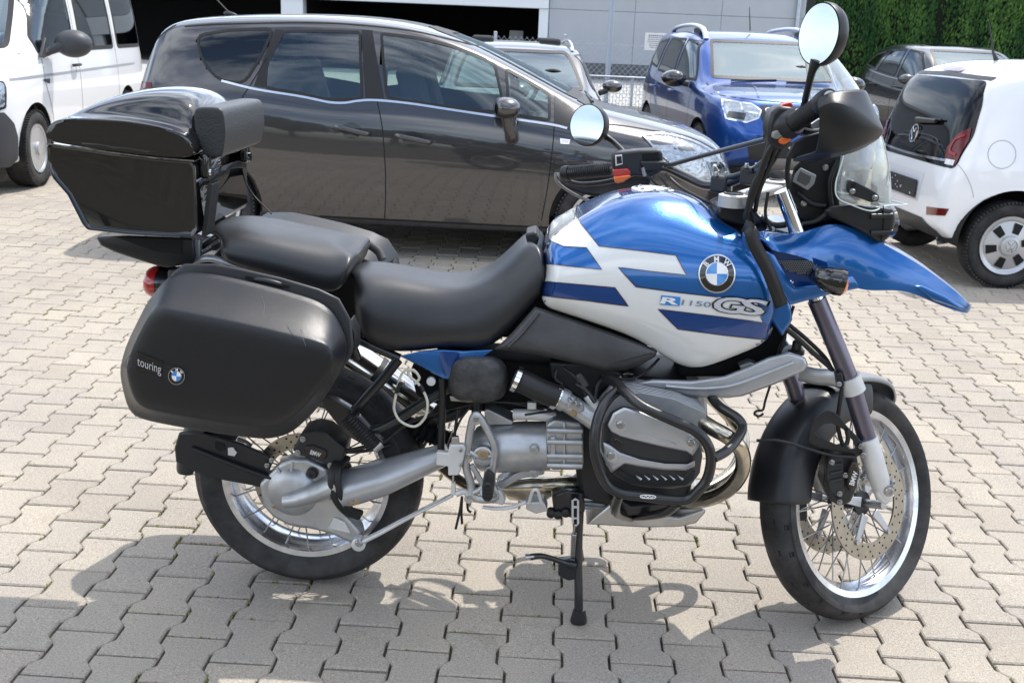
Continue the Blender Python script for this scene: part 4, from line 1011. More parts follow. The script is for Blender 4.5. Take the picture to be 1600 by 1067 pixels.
# spoiler with third brake lamp, wiper, emblem ring, plate
c.patch('brake_lamp', 'rear', [(-.16, 1.375), (-.15, 1.405), (.15, 1.405), (.16, 1.375)], mat('dark_red'), .012, .03, (1,))
c.line('spoiler_shadow', 'rear', [(-.60, 1.35), (0, 1.36), (.60, 1.35)], .022, M_blackpl, .006, (1,))
rz = lambda y, z: c.bvh.ray_cast(Vector((-4, y, z)), Vector((1, 0, 0)))[0]
w0 = rz(0, 1.035) - Vector((.03, 0, 0)); mesh_obj('wiper', *sweep([w0 + Vector((.03, 0, 0)), w0, w0 + Vector((.005, -.30, .015))], [.03, .022, .014], 8), M_blackpl, c.root)
mesh_obj('wiper_blade', *sweep([w0 + Vector((.012, .06, .01)), w0 + Vector((.016, -.36, .03))], .008, 6), M_rubber, c.root)
e0 = rz(0, .94) - Vector((.012, 0, 0)); ed = Vector((-1, 0, .2)).normalized()
mb = MB(); mb.add(*ring_lathe(e0, ed, [(.066, 0), (.058, 0), (.058, .008), (.066, .008)], 32)); u, w, _ = basis(ed); 
for pts in (((-.03, .045), (0, .008), (.03, .045)), ((-.052, .022), (-.022, -.054), (0, -.006), (.022, -.054), (.052, .022))):
    mb.add(*sweep([e0 + Vector((-.004, a, b)) for a, b in pts], .005, 6))
mb.build('emblem', M_chrome, c.root)
c.patch('plate_recess', 'rear', [(-.30, .50), (-.33, .70), (.33, .70), (.30, .50)], mat('white_recess'), .002, .04, (1,))
p0 = rz(0, .58) - Vector((.016, 0, 0)); pl = mesh_obj('number_plate_holder', *box(p0, (.012, .54, .125)), M_blackpl, c.root, bevel=.004)
mb = MB(); rr = random.Random(2)
for k in range(12): mb.add(*box(p0 + Vector((-.0075, -.22 + .44 * rr.random(), -.045 + .09 * rr.random())), (.002, .012, .008)))
tag(mb.build('reflective_flecks', mat('fleck', (.6, .6, .6), .3), pl, smooth=False), kind='stuff')
c.patch('lower_valance', 'rear', [(-.60, .22), (-.58, .34), (-.40, .40), (.40, .40), (.58, .34), (.60, .22)], M_blackpl, .005, .04, (1,))
h = c.bvh.ray_cast(Vector((-1.22, 0, 4)), Vector((0, 0, -1)))[0]; mesh_obj('roof_antenna', *sweep([h, h + Vector((-.03, 0, .05)), h + Vector((-.10, 0, .26))], [.02, .009, .004], 8), M_blackpl, c.root)
for x in (-1.32, 1.09):
    c.arch(x, .345, .315)
    for y in (-.80, .80): c.wheel(x, y, .292, .17, 'six', .185)
mesh_obj('axle', *sweep([(-1.32, -.6, .25), (-1.32, .6, .25)], .05, 8), M_well, c.root); mesh_obj('underbody', *box((0, 0, .30), (3.0, 1.2, .12)), M_well, c.root)
c.finish()

# ---------------------------------------------------------------- black crossover in front of the hedge
P_black = flake('black_car_paint', (.018, .019, .022), (.03, .032, .036), .25, .5)
prof = dict(W=.90, split=0, cat='car', lv=3, beltin=.05, tumble=.18, drop=.05, under=.2, beltcrease=.25, hooddrop=.04,
    xs=[-2.15, -2.1, -2.0, -1.85, -1.6, -1.2, -.8, -.2, .3, .6, .85, 1.05, 1.2, 1.45, 1.7, 1.9, 2.02, 2.10, 2.15],
    top=[(-2.15, .95), (-2.05, 1.2), (-1.85, 1.38), (-1.6, 1.50), (-1.0, 1.60), (-.3, 1.625), (.1, 1.59), (.3, 1.53), (.7, 1.28), (1.0, 1.10), (1.15, 1.05), (1.6, 1.0), (1.9, .92), (2.04, .82), (2.15, .65)],
    plan=[(-2.15, .66), (-2.05, .76), (-1.8, .84), (-1.4, .89), (1.4, .90), (1.8, .85), (1.98, .76), (2.08, .64), (2.15, .45)],
    belt=[(-2.15, .93), (-1.8, 1.16), (-1.3, 1.16), (-.5, 1.07), (.9, 1.0), (1.5, .93), (1.9, .85), (2.15, .62)],
    sill=[(-2.15, .45), (-1.9, .3), (-1.5, .26), (1.5, .26), (1.95, .28), (2.15, .4)])
HB = R(-84)
blk = Car('crossover_car', 'black crossover car with stickered rear window parked before the hedge', (7.33, 14.66), HB, P_black, prof); c = blk
c.pane('windscreen', 'front', [(-.68, 1.09), (.68, 1.09), (.62, 1.3), (.54, 1.52), (-.54, 1.52), (-.62, 1.3)], M_wsglass, frame=.03, sides=(1,), r=.05)
for nm, q in (('front_window', [(.82, 1.05), (.72, 1.14), (.28, 1.47), (-.12, 1.51), (-.16, 1.07)]), ('rear_window', [(-.24, 1.08), (-.20, 1.51), (-.80, 1.49), (-1.02, 1.14)]), ('rear_quarter_window', [(-1.12, 1.17), (-.92, 1.47), (-1.3, 1.41), (-1.62, 1.22)])): c.pane(nm, 'side', q, M_glass if nm != 'rear_quarter_window' else M_glassd, frame=.03)
c.line('window_trim', 'side', [(.85, 1.03), (-.2, 1.055), (-1.05, 1.12), (-1.66, 1.20)], .012, M_ochrome, .006)
for sg in (-1, 1):
    hl = [(sg * .82, .80), (sg * .80, .88), (sg * .5, .82), (sg * .46, .74), (sg * .70, .72)][::sg]
    c.patch('headlamp', 'front', hl, M_lampc, .004, .03, (1,)); c.patch('headlamp_lens', 'front', hl, M_lens, .010, .03, (1,))
    c.mirror_housing((.62, sg * 1.0, 1.07), (.19, .26, .17), P_black, sg, .05 * sg); mesh_obj('mirror_foot', *sweep([(.70, sg * .86, 1.0), (.66, sg * .93, 1.03)], [.03, .03], 8), M_blackpl, c.root)
    for sx in (0, -.95): mesh_obj('door_handle', *sweep(spline([(sx - .1, sg * .90, .93), (sx - .07, sg * .93, .935), (sx + .07, sg * .93, .935), (sx + .1, sg * .90, .93)], 4), .013, 8), M_blackpl, c.root)
c.patch('grille', 'front', [(-.42, .62), (-.42, .74), (.42, .74), (.42, .62)], M_blackpl, .006, .03, (1,))
# pale sticker in the rear side window
hpt = c.bvh.ray_cast(Vector((-.52, -3, 1.38)), Vector((0, 1, 0)))[0]
for k in range(3): c.line('window_sticker', 'side', [(-.46 - k * .05, 1.46), (-.47 - k * .05, 1.40), (-.50 - k * .05, 1.39), (-.51 - k * .05, 1.44)], .010, mat('sticker', (.6, .62, .62), .5), .006, (-1,))
for pts in ([(.86, 1.0), (.88, .7), (.84, .3)], [(-.18, 1.04), (-.2, .3)], [(-1.05, 1.1), (-1.08, .8), (-.95, .5), (-.92, .3)]): c.line('door_gap', 'side', pts, .006, M_seam, .0015)
c.patch('roof_glass', 'top', [(-.9, -.42), (-.9, .42), (-.02, .42), (-.02, -.42)], M_tailglass, .004, .08, (1,))
for x in (1.33, -1.30):
    c.arch(x, .38, .35)
    for y in (-.875, .875): c.wheel(x, y, .335, .21, 'alloy', .22)
c.interior(-1.7, .9, .45, .76, [(.05, -.37), (.05, .37), (-.8, -.38), (-.8, .38)], 1.05)
c.finish()

# ---------------------------------------------------------------- dark estate between the people carrier and the fence
P_brown = flake('dark_bronze_paint', (.06, .055, .052), (.035, .033, .033), .3, .7)
prof = dict(W=.88, split=0, cat='car', lv=3, beltin=.05, tumble=.17, drop=.05, under=.2, beltcrease=.25, hooddrop=.03,
    xs=[-2.2, -2.15, -2.05, -1.9, -1.6, -1.2, -.8, -.2, .2, .5, .75, .95, 1.15, 1.4, 1.7, 1.9, 2.05, 2.15, 2.2],
    top=[(-2.2, .9), (-2.1, 1.1), (-1.95, 1.32), (-1.8, 1.39), (-1.0, 1.43), (-.3, 1.435), (.0, 1.41), (.2, 1.35), (.6, 1.13), (.85, 1.0), (1.0, .96), (1.6, .90), (1.95, .82), (2.1, .74), (2.2, .6)],
    plan=[(-2.2, .62), (-2.1, .74), (-1.8, .83), (-1.4, .87), (1.4, .88), (1.8, .83), (2.0, .74), (2.12, .62), (2.2, .42)],
    belt=[(-2.2, .88), (-1.8, 1.0), (.8, .93), (1.5, .85), (1.9, .77), (2.2, .57)],
    sill=[(-2.2, .42), (-1.9, .28), (-1.5, .22), (1.5, .22), (1.95, .25), (2.2, .36)])
est = Car('estate_car', 'dark bronze estate car with roof rails half hidden behind the grey people carrier', (.70, 9.0), R(-86), P_brown, prof); c = est
c.pane('windscreen', 'front', [(-.66, .98), (.66, .98), (.6, 1.18), (.52, 1.345), (-.52, 1.345), (-.6, 1.18)], M_wsglass, frame=.03, sides=(1,), r=.05)
for nm, q in (('front_window', [(.72, .97), (.60, 1.05), (.18, 1.31), (-.2, 1.335), (-.24, .97)]), ('rear_window', [(-.32, .97), (-.28, 1.335), (-.95, 1.33), (-1.05, .99)]), ('rear_quarter_window', [(-1.13, 1.0), (-1.03, 1.32), (-1.6, 1.28), (-1.8, 1.04)])): c.pane(nm, 'side', q, M_glassd, frame=.03)
for sg in (-1, 1):
    hl = [(sg * .80, .66), (sg * .80, .78), (sg * .5, .74), (sg * .46, .66), (sg * .66, .62)][::sg]
    c.patch('headlamp', 'front', hl, M_lampc, .004, .03, (1,)); c.patch('headlamp_lens', 'front', hl, M_lens, .010, .03, (1,))
    c.mirror_housing((.50, sg * .98, 1.02), (.16, .22, .14), P_brown, sg, .05 * sg); mesh_obj('mirror_foot', *sweep([(.55, sg * .84, .95), (.53, sg * .92, .98)], [.03, .03], 8), M_blackpl, c.root)
    ry = sg * .58; zz = lambda x: c.bvh.ray_cast(Vector((x, ry, 4)), Vector((0, 0, -1)))[0].z
    mesh_obj('roof_rail', *sweep(spline([(.05, ry, zz(.05)), (-.05, ry, zz(0) + .045), (-.5, ry, zz(-.5) + .05), (-1.3, ry, zz(-1.3) + .05), (-1.5, ry, zz(-1.5))], 5), .016, 8), M_ochrome, c.root)
c.patch('grille', 'front', [(-.40, .56), (-.40, .70), (.40, .70), (.40, .56)], M_blackpl, .006, .03, (1,))
for x in (1.30, -1.36):
    c.arch(x, .36, .33)
    for y in (-.855, .855): c.wheel(x, y, .315, .2, 'alloy', .205)
c.interior(-1.7, .7, .38, .74, [(-.05, -.37), (-.05, .37), (-.9, -.38), (-.9, .38)], .85)
c.finish()
# ================================================================ the motorcycle
YC = .05
BO = Vector((1.26, YC, 0))
bike = thing('touring_motorcycle', 'blue and white touring enduro motorcycle with black cases standing on its centre stand', 'motorcycle', BO)
ORG = BO.copy()
def Q(px, py, dy, place=None):
    v = P(px, py, YC - dy)
    if place is not None: v = Vector((v.x, YC - place, v.z))
    return v
def QL(pts, dy, place=None): return [Q(a, b, dy, place) for a, b in pts]
def mirror_of(o, parent=None):
    me = o.data.copy(); n = len(me.vertices); a = np.empty(n * 3); me.vertices.foreach_get('co', a); a = a.reshape(-1, 3); a[:, 1] *= -1; me.vertices.foreach_set('co', a.ravel())
    me.flip_normals(); me.update()
    c = o.copy(); c.data = me; COL.objects.link(c); c.parent = parent or o.parent
    for ch in list(o.children): mirror_of(ch, c)
    return c
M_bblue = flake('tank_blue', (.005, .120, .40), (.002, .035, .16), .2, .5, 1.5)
M_bdeep = flake('stripe_deep_blue', (.003, .055, .25), (.001, .018, .09), .2, .4, 1.45)
M_bwhite = mat('tank_white', (.74, .74, .72), .22, 0, coat=1)
M_pin = mat('pinstripe', (.05, .012, .012), .3, coat=1)
M_case = mat('case_plastic', (.0075, .008, .010), .34, spec=.6, bump=(900, .35, .0012), var=(7, .35))
M_gloss = mat('gloss_black', (.006, .006, .007), .05, coat=1, coat_rough=.02)
M_leather = mat('seat_vinyl', (.017, .018, .021), .37, spec=.7, bump=(700, .3, .0012), var=(5, .25))
M_pad = mat('pad_leather', (.03, .032, .034), .34, bump=(260, .5, .003))
M_frame = mat('frame_black', (.012, .013, .016), .3, coat=.5)
M_bar = mat('crash_bar_black', (.012, .012, .013), .36, coat=.3, bump=(400, .08, .0006))
M_alu = mat('cast_aluminium', (.46, .47, .48), .40, .75, bump=(500, .25, .0008), var=(14, .2))
M_aluw = mat('painted_silver', (.44, .45, .47), .36, .55, coat=.25, var=(9, .12))
M_lightalu = mat('matt_silver', (.63, .63, .62), .5, .35, var=(12, .1))
M_rim = mat('polished_rim', (.60, .62, .66), .22, 1, var=(20, .2))
M_spoke = mat('spoke_steel', (.35, .34, .33), .3, 1)
M_disc = mat('brake_disc_steel', (.36, .325, .27), .32, .9, var=(25, .15))
M_pipe = mat('header_pipe', (.46, .42, .34), .2, 1, var=(12, .35)); M_muff = mat('muffler_chrome', (.66, .63, .58), .13, 1, var=(9, .15))
M_fork = mat('fork_tube', (.17, .155, .20), .3, .8); M_guard = mat('handguard_plastic', (.013, .014, .016), .38, bump=(700, .2, .0008), var=(5, .2))
M_grey = mat('side_cover_grey', (.055, .055, .056), .5, bump=(500, .25, .001), var=(7, .3))
M_bolt = mat('bolt_steel', (.42, .42, .42), .3, 1); M_brass = mat('bolt_tan', (.42, .34, .24), .4, .8); M_cable = mat('white_cable', (.62, .60, .50), .4); M_hose = mat('hose_rubber', (.014, .014, .014), .45)
M_switch = mat('switch_black', (.018, .018, .02), .4); M_btn = mat('red_button', (.50, .03, .015), .35, coat=.5); M_btno = mat('orange_button', (.80, .16, .02), .35, coat=.5)
M_letter = mat('letter_white', (.75, .75, .75), .35); M_embblue = mat('emblem_blue', (.03, .24, .62), .15, coat=1); M_embw = mat('emblem_white', (.8, .8, .8), .15, coat=1); M_embk = mat('emblem_black', (.008, .008, .009), .15, coat=1); M_embs = mat('emblem_silver', (.7, .7, .72), .2, .9)
M_shield = glass('wind_shield_plastic', (.90, .92, .91), .03)

def grid_sym(rows, levels=2, cap_in=.06, creases=None, bottom=True):
    """rows: lists of world points from the centre line (y=YC) down the near side; mirrored, closed underneath, subdivided"""
    n = len(rows[0]); V = []; F = []
    near = [[Vector(p) for p in r] for r in rows]
    far = [[Vector((p.x, 2 * YC - p.y, p.z)) for p in r] for r in near[1:]]
    ring = [*reversed(far), *near]    # far bottom ... centre ... near bottom
    m_ = len(ring)
    for r in ring: V += r
    for i in range(m_ - 1):
        for k in range(n - 1): F.append((i * n + k, i * n + k + 1, (i + 1) * n + k + 1, (i + 1) * n + k))
    if bottom:
        for k in range(n - 1): F.append(((m_ - 1) * n + k, (m_ - 1) * n + k + 1, k + 1, k))
        F.append(tuple(i * n for i in range(m_))); F.append(tuple(i * n + n - 1 for i in reversed(range(m_))))
    V, F = fixn(V, F)
    cr = {}
    if creases:
        for (row, w) in creases:
            for side in (1, -1):
                i = (m_ // 2) + side * row
                for k in range(n - 1): cr[tuple(sorted((i * n + k, i * n + k + 1)))] = w
    return subdivide(V, F, levels, cr)
def outline_part(name, pts, dy0, dy1, material, parent=None, bevel=.003, **k):
    """plate traced from the photo at dy0 (near face) with its real thickness to dy1"""
    a = QL(pts, dy0); return mesh_obj(name, *prism(a, (0, dy0 - dy1, 0)), material, parent or bike, bevel=bevel, **k)
def tube(name, pts, r, material, parent=None, n=6, seg=12, flat=None, closed=False):
    """pts: (px, py, dy)"""
    w = [Q(*p) for p in pts]; w = spline(w, n, closed) if len(w) > 2 else w
    return mesh_obj(name, *sweep(w, r, seg, closed=closed, flat=flat), material, parent or bike, ang=60)
def bolt(c, d, r, material=None, parent=None, name='bolt', h=.006):
    """socket head bolt: washer, head, hexagon recess"""
    d = Vector(d).normalized(); mb = MB(); mb.add(*lathe(c, d, [(r * 1.25, -.004), (r * 1.25, .0015), (r, .002), (r, h), (r * .85, h + .0015), (r * .5, h + .0015), (r * .5, h - .002), (0, h - .002)], 16)); 
    return mb.build(name, material or M_bolt, parent or bike)
YD = Vector((0, -1, 0))

# ---------------------------------------------------------------- wheels
def moto_wheel(Mw, R_, rimr, wt, wr, label, treadseed, nsp=20, hubr=.042, hubw=.055, cross=.16):
    """wheel in its own frame: axle along local y, near side = -y"""
    tf = lambda VF: ([Mw @ Vector(v) for v in VF[0]], VF[1])
    o0 = (0, 0, 0); ax = (0, 1, 0)
    h = wr / 2
    prof = [(rimr + .010, -h), (rimr + .012, -h + .004), (rimr - .003, -h + .012), (rimr - .006, -h + .024), (rimr - .016, -h + .034), (rimr - .016, h - .034), (rimr - .006, h - .024), (rimr - .003, h - .012), (rimr + .012, h - .004), (rimr + .010, h), (rimr - .008, h - .004), (rimr - .014, h - .020), (rimr - .026, h - .034), (rimr - .026, -h + .034), (rimr - .014, -h + .020), (rimr - .008, -h + .004)]
    rim = mesh_obj('wheel', *tf(ring_lathe(o0, ax, prof, 96)), M_rim, bike, ang=50)
    b = wt / 2
    tp = [(rimr + .004, -h + .008), (rimr + .014, -h - .004), (rimr + (R_ - rimr) * .4, -b * .96), (rimr + (R_ - rimr) * .62, -b), (R_ - .030, -b * .93), (R_ - .013, -b * .70), (R_ - .004, -b * .40), (R_, 0), (R_ - .004, b * .40), (R_ - .013, b * .70), (R_ - .030, b * .93), (rimr + (R_ - rimr) * .62, b), (rimr + (R_ - rimr) * .4, b * .96), (rimr + .014, h + .004), (rimr + .004, h - .008), (rimr + .004, 0)]
    # denser profile for a smooth carcass
    tyre = mesh_obj('tyre', *tf(ring_lathe(o0, ax, [(p.x, p.y) for p in spline([(a, c, 0) for a, c in tp], 3, True)], 120)), M_tyre, rim, ang=70)
    # tread grooves: slim dark curved cuts laid into the shoulder
    mb = MB(); rt = lambda t: float(np.interp(abs(t), [0, .4, .7, .93], [R_, R_ - .004, R_ - .013, R_ - .030]))
    ng = 22
    for k in range(ng):
        for sg in (-1, 1):
            a0 = 2 * math.pi * (k + (.5 if sg > 0 else 0)) / ng; L = []
            for j in range(7):
                t = .08 + .80 * j / 6; a = a0 + .10 * math.sin(j / 6 * 1.5) * (1 if k % 2 else .55); r = rt(t) + .0006
                L.append((t, a, r))
            V = []; F = []
            for t, a, r in L:
                wd = .0075 / R_
                for q in (-1, 1): V.append((math.cos(a + q * wd) * r, sg * t * b, math.sin(a + q * wd) * r))
            F = [(2 * i, 2 * i + 1, 2 * i + 3, 2 * i + 2) for i in range(6)]; mb.add(V, F)
    g_ = mesh_obj('tread_grooves', *tf((mb.v, mb.f)), mat('groove_black', (.004, .004, .004), .9), tyre, smooth=False); g_['kind'] = 'stuff'
    hub = mesh_obj('hub', *tf(lathe((0, -hubw, 0), ax, [(.022, 0), (hubr, .002), (hubr, .012), (hubr * .62, .02), (hubr * .62, hubw * 2 - .02), (hubr, hubw * 2 - .012), (hubr, hubw * 2 - .002), (.022, hubw * 2)], 32)), M_blackpl, rim)
    for k in range(nsp):
        for sg in (-1, 1):
            for q in (-1, 1):
                if (k + (q > 0)) % 2: continue
                a = 2 * math.pi * (k + (.25 if sg > 0 else 0)) / nsp; a2 = a + q * cross * 2.6
                p0 = Vector((math.cos(a2) * hubr * .92, sg * (hubw - .007), math.sin(a2) * hubr * .92)); p1 = Vector((math.cos(a) * (rimr - .006), sg * (h - .018), math.sin(a) * (rimr - .006)))
                mesh_obj('spoke', *tf(sweep([p0, p1], .0021, 5)), M_spoke, rim)
    return rim
def brake_disc(Mw, y, r0, r1, parent, carrier=True, nh=30):
    tf = lambda VF: ([Mw @ Vector(v) for v in VF[0]], VF[1])
    d = mesh_obj('brake_disc', *tf(ring_lathe((0, y, 0), (0, 1, 0), [(r0, -.0025), (r1, -.0025), (r1, .0025), (r0, .0025)], 72)), M_disc, bike)
    mb = MB()
    for k in range(nh):
        for j, rr_ in enumerate((.2, .5, .8)):
            a = 2 * math.pi * (k + j * .33) / nh; r = r0 + (r1 - r0) * rr_
            if j == 1 and k % 2: continue
            mb.add(*lathe((math.cos(a) * r, y - .0027, math.sin(a) * r), (0, 1, 0), [(.0033, 0), (.0033, .0054)], 8))
    t = mesh_obj('drill_holes', *tf((mb.v, mb.f)), M_well, d, smooth=False); t['kind'] = 'stuff'
    if carrier:
        for k in range(5):
            a = 2 * math.pi * k / 5 + .4; u = Vector((math.cos(a), 0, math.sin(a))); tt = Vector((-math.sin(a), 0, math.cos(a)))
            a_, b_ = u * .035, u * (r0 + .006)
            mesh_obj('disc_carrier', *tf(prism([a_ + tt * .014 + Vector((0, y - .004, 0)), b_ + tt * .009 + Vector((0, y - .004, 0)), b_ - tt * .006 + Vector((0, y - .004, 0)), a_ - tt * .014 + Vector((0, y - .004, 0))], (0, .008, 0))), M_aluw, d, bevel=.002)
            mesh_obj('disc_rivet', *tf(lathe(b_ + Vector((0, y - .008, 0)), (0, 1, 0), [(.004, 0), (.008, 0), (.008, .014), (.004, .014)], 16)), M_bolt, d)
    return d
RW = Vector((.503, YC, .320)); Mr = Matrix.Translation(RW)
moto_wheel(Mr @ Matrix.Rotation(.3, 4, 'Y'), .320, .226, .150, .112, 'rear', 1, hubw=.05)
rdisc = brake_disc(Mr, -.062, .100, .140, bike, carrier=False, nh=28)
# steering: rotate the front end about the raked axis
STEER = R(40); GA = Vector((RW.x + 1.509 + .115, YC, 0)); SA = Vector((-math.sin(R(26)), 0, math.cos(R(26))))
Ms = Matrix.Translation(GA) @ Matrix.Rotation(STEER, 4, SA) @ Matrix.Translation(-GA)
FW = Vector((RW.x + 1.509 + .006, YC, .325))
Mf = Ms @ Matrix.Translation(FW)
low = min((Mf @ Vector((math.cos(a) * .325, 0, math.sin(a) * .325))).z for a in np.linspace(0, 6.28, 60)); Mf = Matrix.Translation((0, 0, -low - .002)) @ Mf; Ms = Matrix.Translation((0, 0, -low - .002)) @ Ms
moto_wheel(Mf, .325, .250, .108, .078, 'front', 2, hubr=.034, hubw=.048)
for y in (-.066, .066): brake_disc(Mf, y, .108, .153, bike)
def FT(x, y, z): return Mf @ Vector((x, y, z))     # front wheel frame: x forward, y left, z up
def FTL(pts): return [FT(*p) for p in pts]

# ---------------------------------------------------------------- swing arm, final drive
fd = outline_part('final_drive', [(404, 757), (422, 740), (436, 725), (455, 717), (480, 717), (512, 733), (524, 760), (528, 790), (546, 812), (562, 830), (566, 846), (556, 856), (545, 848), (516, 835), (479, 826), (450, 822), (425, 808), (410, 790)], .115, .055, M_alu, bevel=.010, seg=3)
V, F = lathe(Q(458, 768, .112), (0, -1, 0), [(.072, -.02), (.070, .002), (.060, .012), (.040, .020), (0, .023)], 40); mesh_obj('drive_cover', V, F, M_alu, fd)
a = [Q(446, 780, .128), Q(470, 776, .13), Q(505, 764, .135), Q(530, 752, .135)]; mesh_obj('drive_snout', *sweep(spline(a, 5), [.030, .034, .040, .046], 20, flat=(1, .7)), M_alu, fd)
outline_part('drive_rib', [(470, 780), (515, 770), (517, 782), (472, 791)], .160, .14, M_alu, fd, bevel=.004)
outline_part('drive_web', [(512, 826), (522, 808), (538, 815), (548, 834)], .121, .11, M_lightalu, fd, bevel=.003)
for k in (1, 3):
    x = 418 + k * 13; mesh_obj('cast_rib', *sweep([Q(452, 760, .121), Q(x, 722 + abs(k - 3) ** 1.6 * 2.6, .118)], [.004, .003], 6), M_alu, fd)
bolt(Q(430, 790, .117), YD, .007, M_brass, fd); bolt(Q(488, 739, .12), YD, .013, M_blackpl, fd, 'filler_plug', .008)
arm = tube('swing_arm', [(536, 764, .115), (560, 757, .115), (600, 745, .115), (650, 726, .11), (700, 708, .10)], [.062, .063, .060, .048, .036], M_aluw, seg=28, flat=(1, .78))
tube('rubber_gaiter', [(536, 716, .10), (523, 730, .15), (519, 752, .168), (524, 776, .165), (540, 798, .14), (560, 806, .11)], .013, M_hose, arm, flat=(1.0, .8))
tube('rubber_gaiter', [(543, 716, .10), (531, 730, .155), (528, 752, .174), (533, 776, .17), (547, 795, .14), (564, 801, .11)], .009, M_hose, arm)
bolt(Q(551, 778, .168), YD, .017, M_brass, arm, 'pivot_cap', .005)
st = tube('torque_strut', [(561, 848, .13), (590, 834, .135), (640, 807, .135), (707, 773, .13)], [.012, .0115, .0105, .009], M_lightalu, flat=(1, .6))
tube('strut_groove', [(590, 832, .142), (640, 805, .142), (695, 777, .138)], .0032, M_aluw, st, seg=6)
mesh_obj('strut_eye', *lathe(Q(561, 848, .125), YD, [(.019, -.012), (.019, .012), (.014, .015), (0, .015)], 24), M_lightalu, st); bolt(Q(561, 848, .14), YD, .009, M_bolt, st)
# rear caliper with lettering
def text_on(name, s, px, py, w, h, dy, material, parent, ang=0, shear=0, thick=.001, bold=.0):
    V2, F2 = text_mesh(s, 1, bold); xs = [v[0] for v in V2]; ys = [v[1] for v in V2]; cx, cy = (min(xs) + max(xs)) / 2, (min(ys) + max(ys)) / 2; sx = w / (max(xs) - min(xs)); sy = h / (max(ys) - min(ys))
    ca, sa = math.cos(R(ang)), math.sin(R(ang)); out_ = []
    for x, y in V2:
        x = (x - cx) * sx + shear * (y - cy) * sy; y = -(y - cy) * sy; out_.append((px + x * ca - y * sa, py + x * sa + y * ca))
    if callable(dy): V = [dy(*p) for p in out_]
    else: V = [Q(a, b, dy) for a, b in out_]
    return mesh_obj(name, V, [tuple(f) for f in F2], material, parent, smooth=False)
cal = outline_part('rear_caliper', [(464, 690), (470, 677), (490, 672), (510, 676), (524, 688), (540, 700), (536, 722), (518, 738), (506, 724), (486, 716), (468, 712), (456, 704)], .135, .04, M_blackpl, bevel=.006)
outline_part('caliper_cover', [(477, 697), (488, 696), (510, 705), (510, 715), (503, 720), (484, 713), (476, 705)], .142, .13, mat('caliper_brown', (.028, .022, .018), .4), cal, bevel=.004)
text_on('lettering', 'BMW', 493, 708.5, 17, 7, .1428, M_letter, cal, 17, bold=.02)
for a, b in ((465, 707), (516, 727), (473, 686)): bolt(Q(a, b, .137), YD, .006, M_bolt, cal)
tube('brake_hose', [(535, 705, .12), (552, 702, .12), (575, 697, .12), (600, 690, .1), (640, 660, .08), (700, 640, .06)], .0055, M_hose)
tube('brake_hose', [(522, 700, .12), (545, 706, .11), (580, 703, .1), (610, 695, .08)], .0045, M_hose)

# ---------------------------------------------------------------- rear mudguard
def arc_shell(c, r, w, a0, a1, side_drop, n=18, tfm=None, thick=.004, taper=0):
    """fender: band round an axle with turned-down flanks; angles in the wheel plane"""
    V = []; F = []; m_ = 9
    for i in range(n + 1):
        t = i / n; a = a0 + (a1 - a0) * t; ww = w * (1 - taper * max(0, (t - .6) / .4) ** 1.5)
        sec = [(-ww, -side_drop), (-ww, -side_drop * .4), (-ww * .93, -.006), (-ww * .6, .006), (0, .010), (ww * .6, .006), (ww * .93, -.006), (ww, -side_drop * .4), (ww, -side_drop)]
        for y, dr in sec:
            v = Vector((math.cos(a) * (r + dr), y, math.sin(a) * (r + dr))); V.append(tfm @ v if tfm else c + v)
    for i in range(n):
        for k in range(m_ - 1): F.append((i * m_ + k, i * m_ + k + 1, (i + 1) * m_ + k + 1, (i + 1) * m_ + k))
    return V, F
V, F = arc_shell(RW, .350, .093, R(178), R(100), .055, tfm=Mr); rg_ = mesh_obj('rear_mudguard', V, F, M_guard, bike, solid=.004, subd=1)
outline_part('mudguard_stay', [(279, 676), (272, 700), (274, 722), (298, 736), (345, 750), (415, 763), (447, 763), (457, 754), (446, 748), (420, 736), (414, 728), (424, 716), (404, 706), (378, 694), (345, 684), (310, 676)], .100, .086, M_guard, rg_, bevel=.005)
tube('stay_rib', [(300, 700, .104), (340, 716, .108), (390, 735, .11), (440, 752, .11)], .006, M_guard, rg_); outline_part('stay_clip', [(356, 700), (364, 699), (370, 708), (366, 713), (356, 711)], .106, .10, M_lightalu, rg_, bevel=.001)
outline_part('stay_slot', [(336, 690), (350, 694), (352, 702), (344, 706), (336, 700)], .1025, .101, M_well, rg_, bevel=0)
tube('stay_pin', [(372, 686, .11), (384, 690, .12), (392, 696, .13)], .005, M_blackpl, rg_)
for a, b in ((417, 727), (452, 755), (424, 719)): bolt(Q(a, b, .112), YD, .005, M_bolt, rg_)

# ---------------------------------------------------------------- gearbox, engine block
gb = tube('gearbox', [(752, 700, .10), (780, 699, .115), (820, 697, .12), (858, 696, .125)], [.060, .066, .066, .064], M_alu, seg=36, n=4)
outline_part('bell_flange', [(853, 664), (866, 656), (908, 660), (912, 672), (912, 728), (905, 735), (862, 735), (853, 722)], .185, .0, M_alu, gb, bevel=.006)
for y in (672, 690, 712, 727): tube('flange_bolt_boss', [(855, y, .190), (910, y + 1, .190)], .0075, M_alu, gb, seg=10)
outline_part('bell_web', [(860, 684), (868, 682), (868, 718), (860, 718)], .193, .17, M_alu, gb, bevel=.002); tube('cast_seam', [(882, 660, .187), (882, 672, .189), (882, 732, .187)], .004, M_alu, gb, seg=6)
outline_part('gearbox_web', [(757, 640), (764, 640), (803, 659), (800, 664), (757, 664)], .13, .06, M_alu, gb, bevel=.003); outline_part('gearbox_foot', [(775, 756), (800, 742), (832, 728), (852, 730), (850, 742), (815, 748), (790, 762), (776, 766)], .14, .08, M_aluw, gb, bevel=.004)
for a, b, rr_ in ((835, 701, .011), (834, 738, .012)): bolt(Q(a, b, .185 if b < 720 else .15), YD, rr_, M_alu, gb, h=.008)
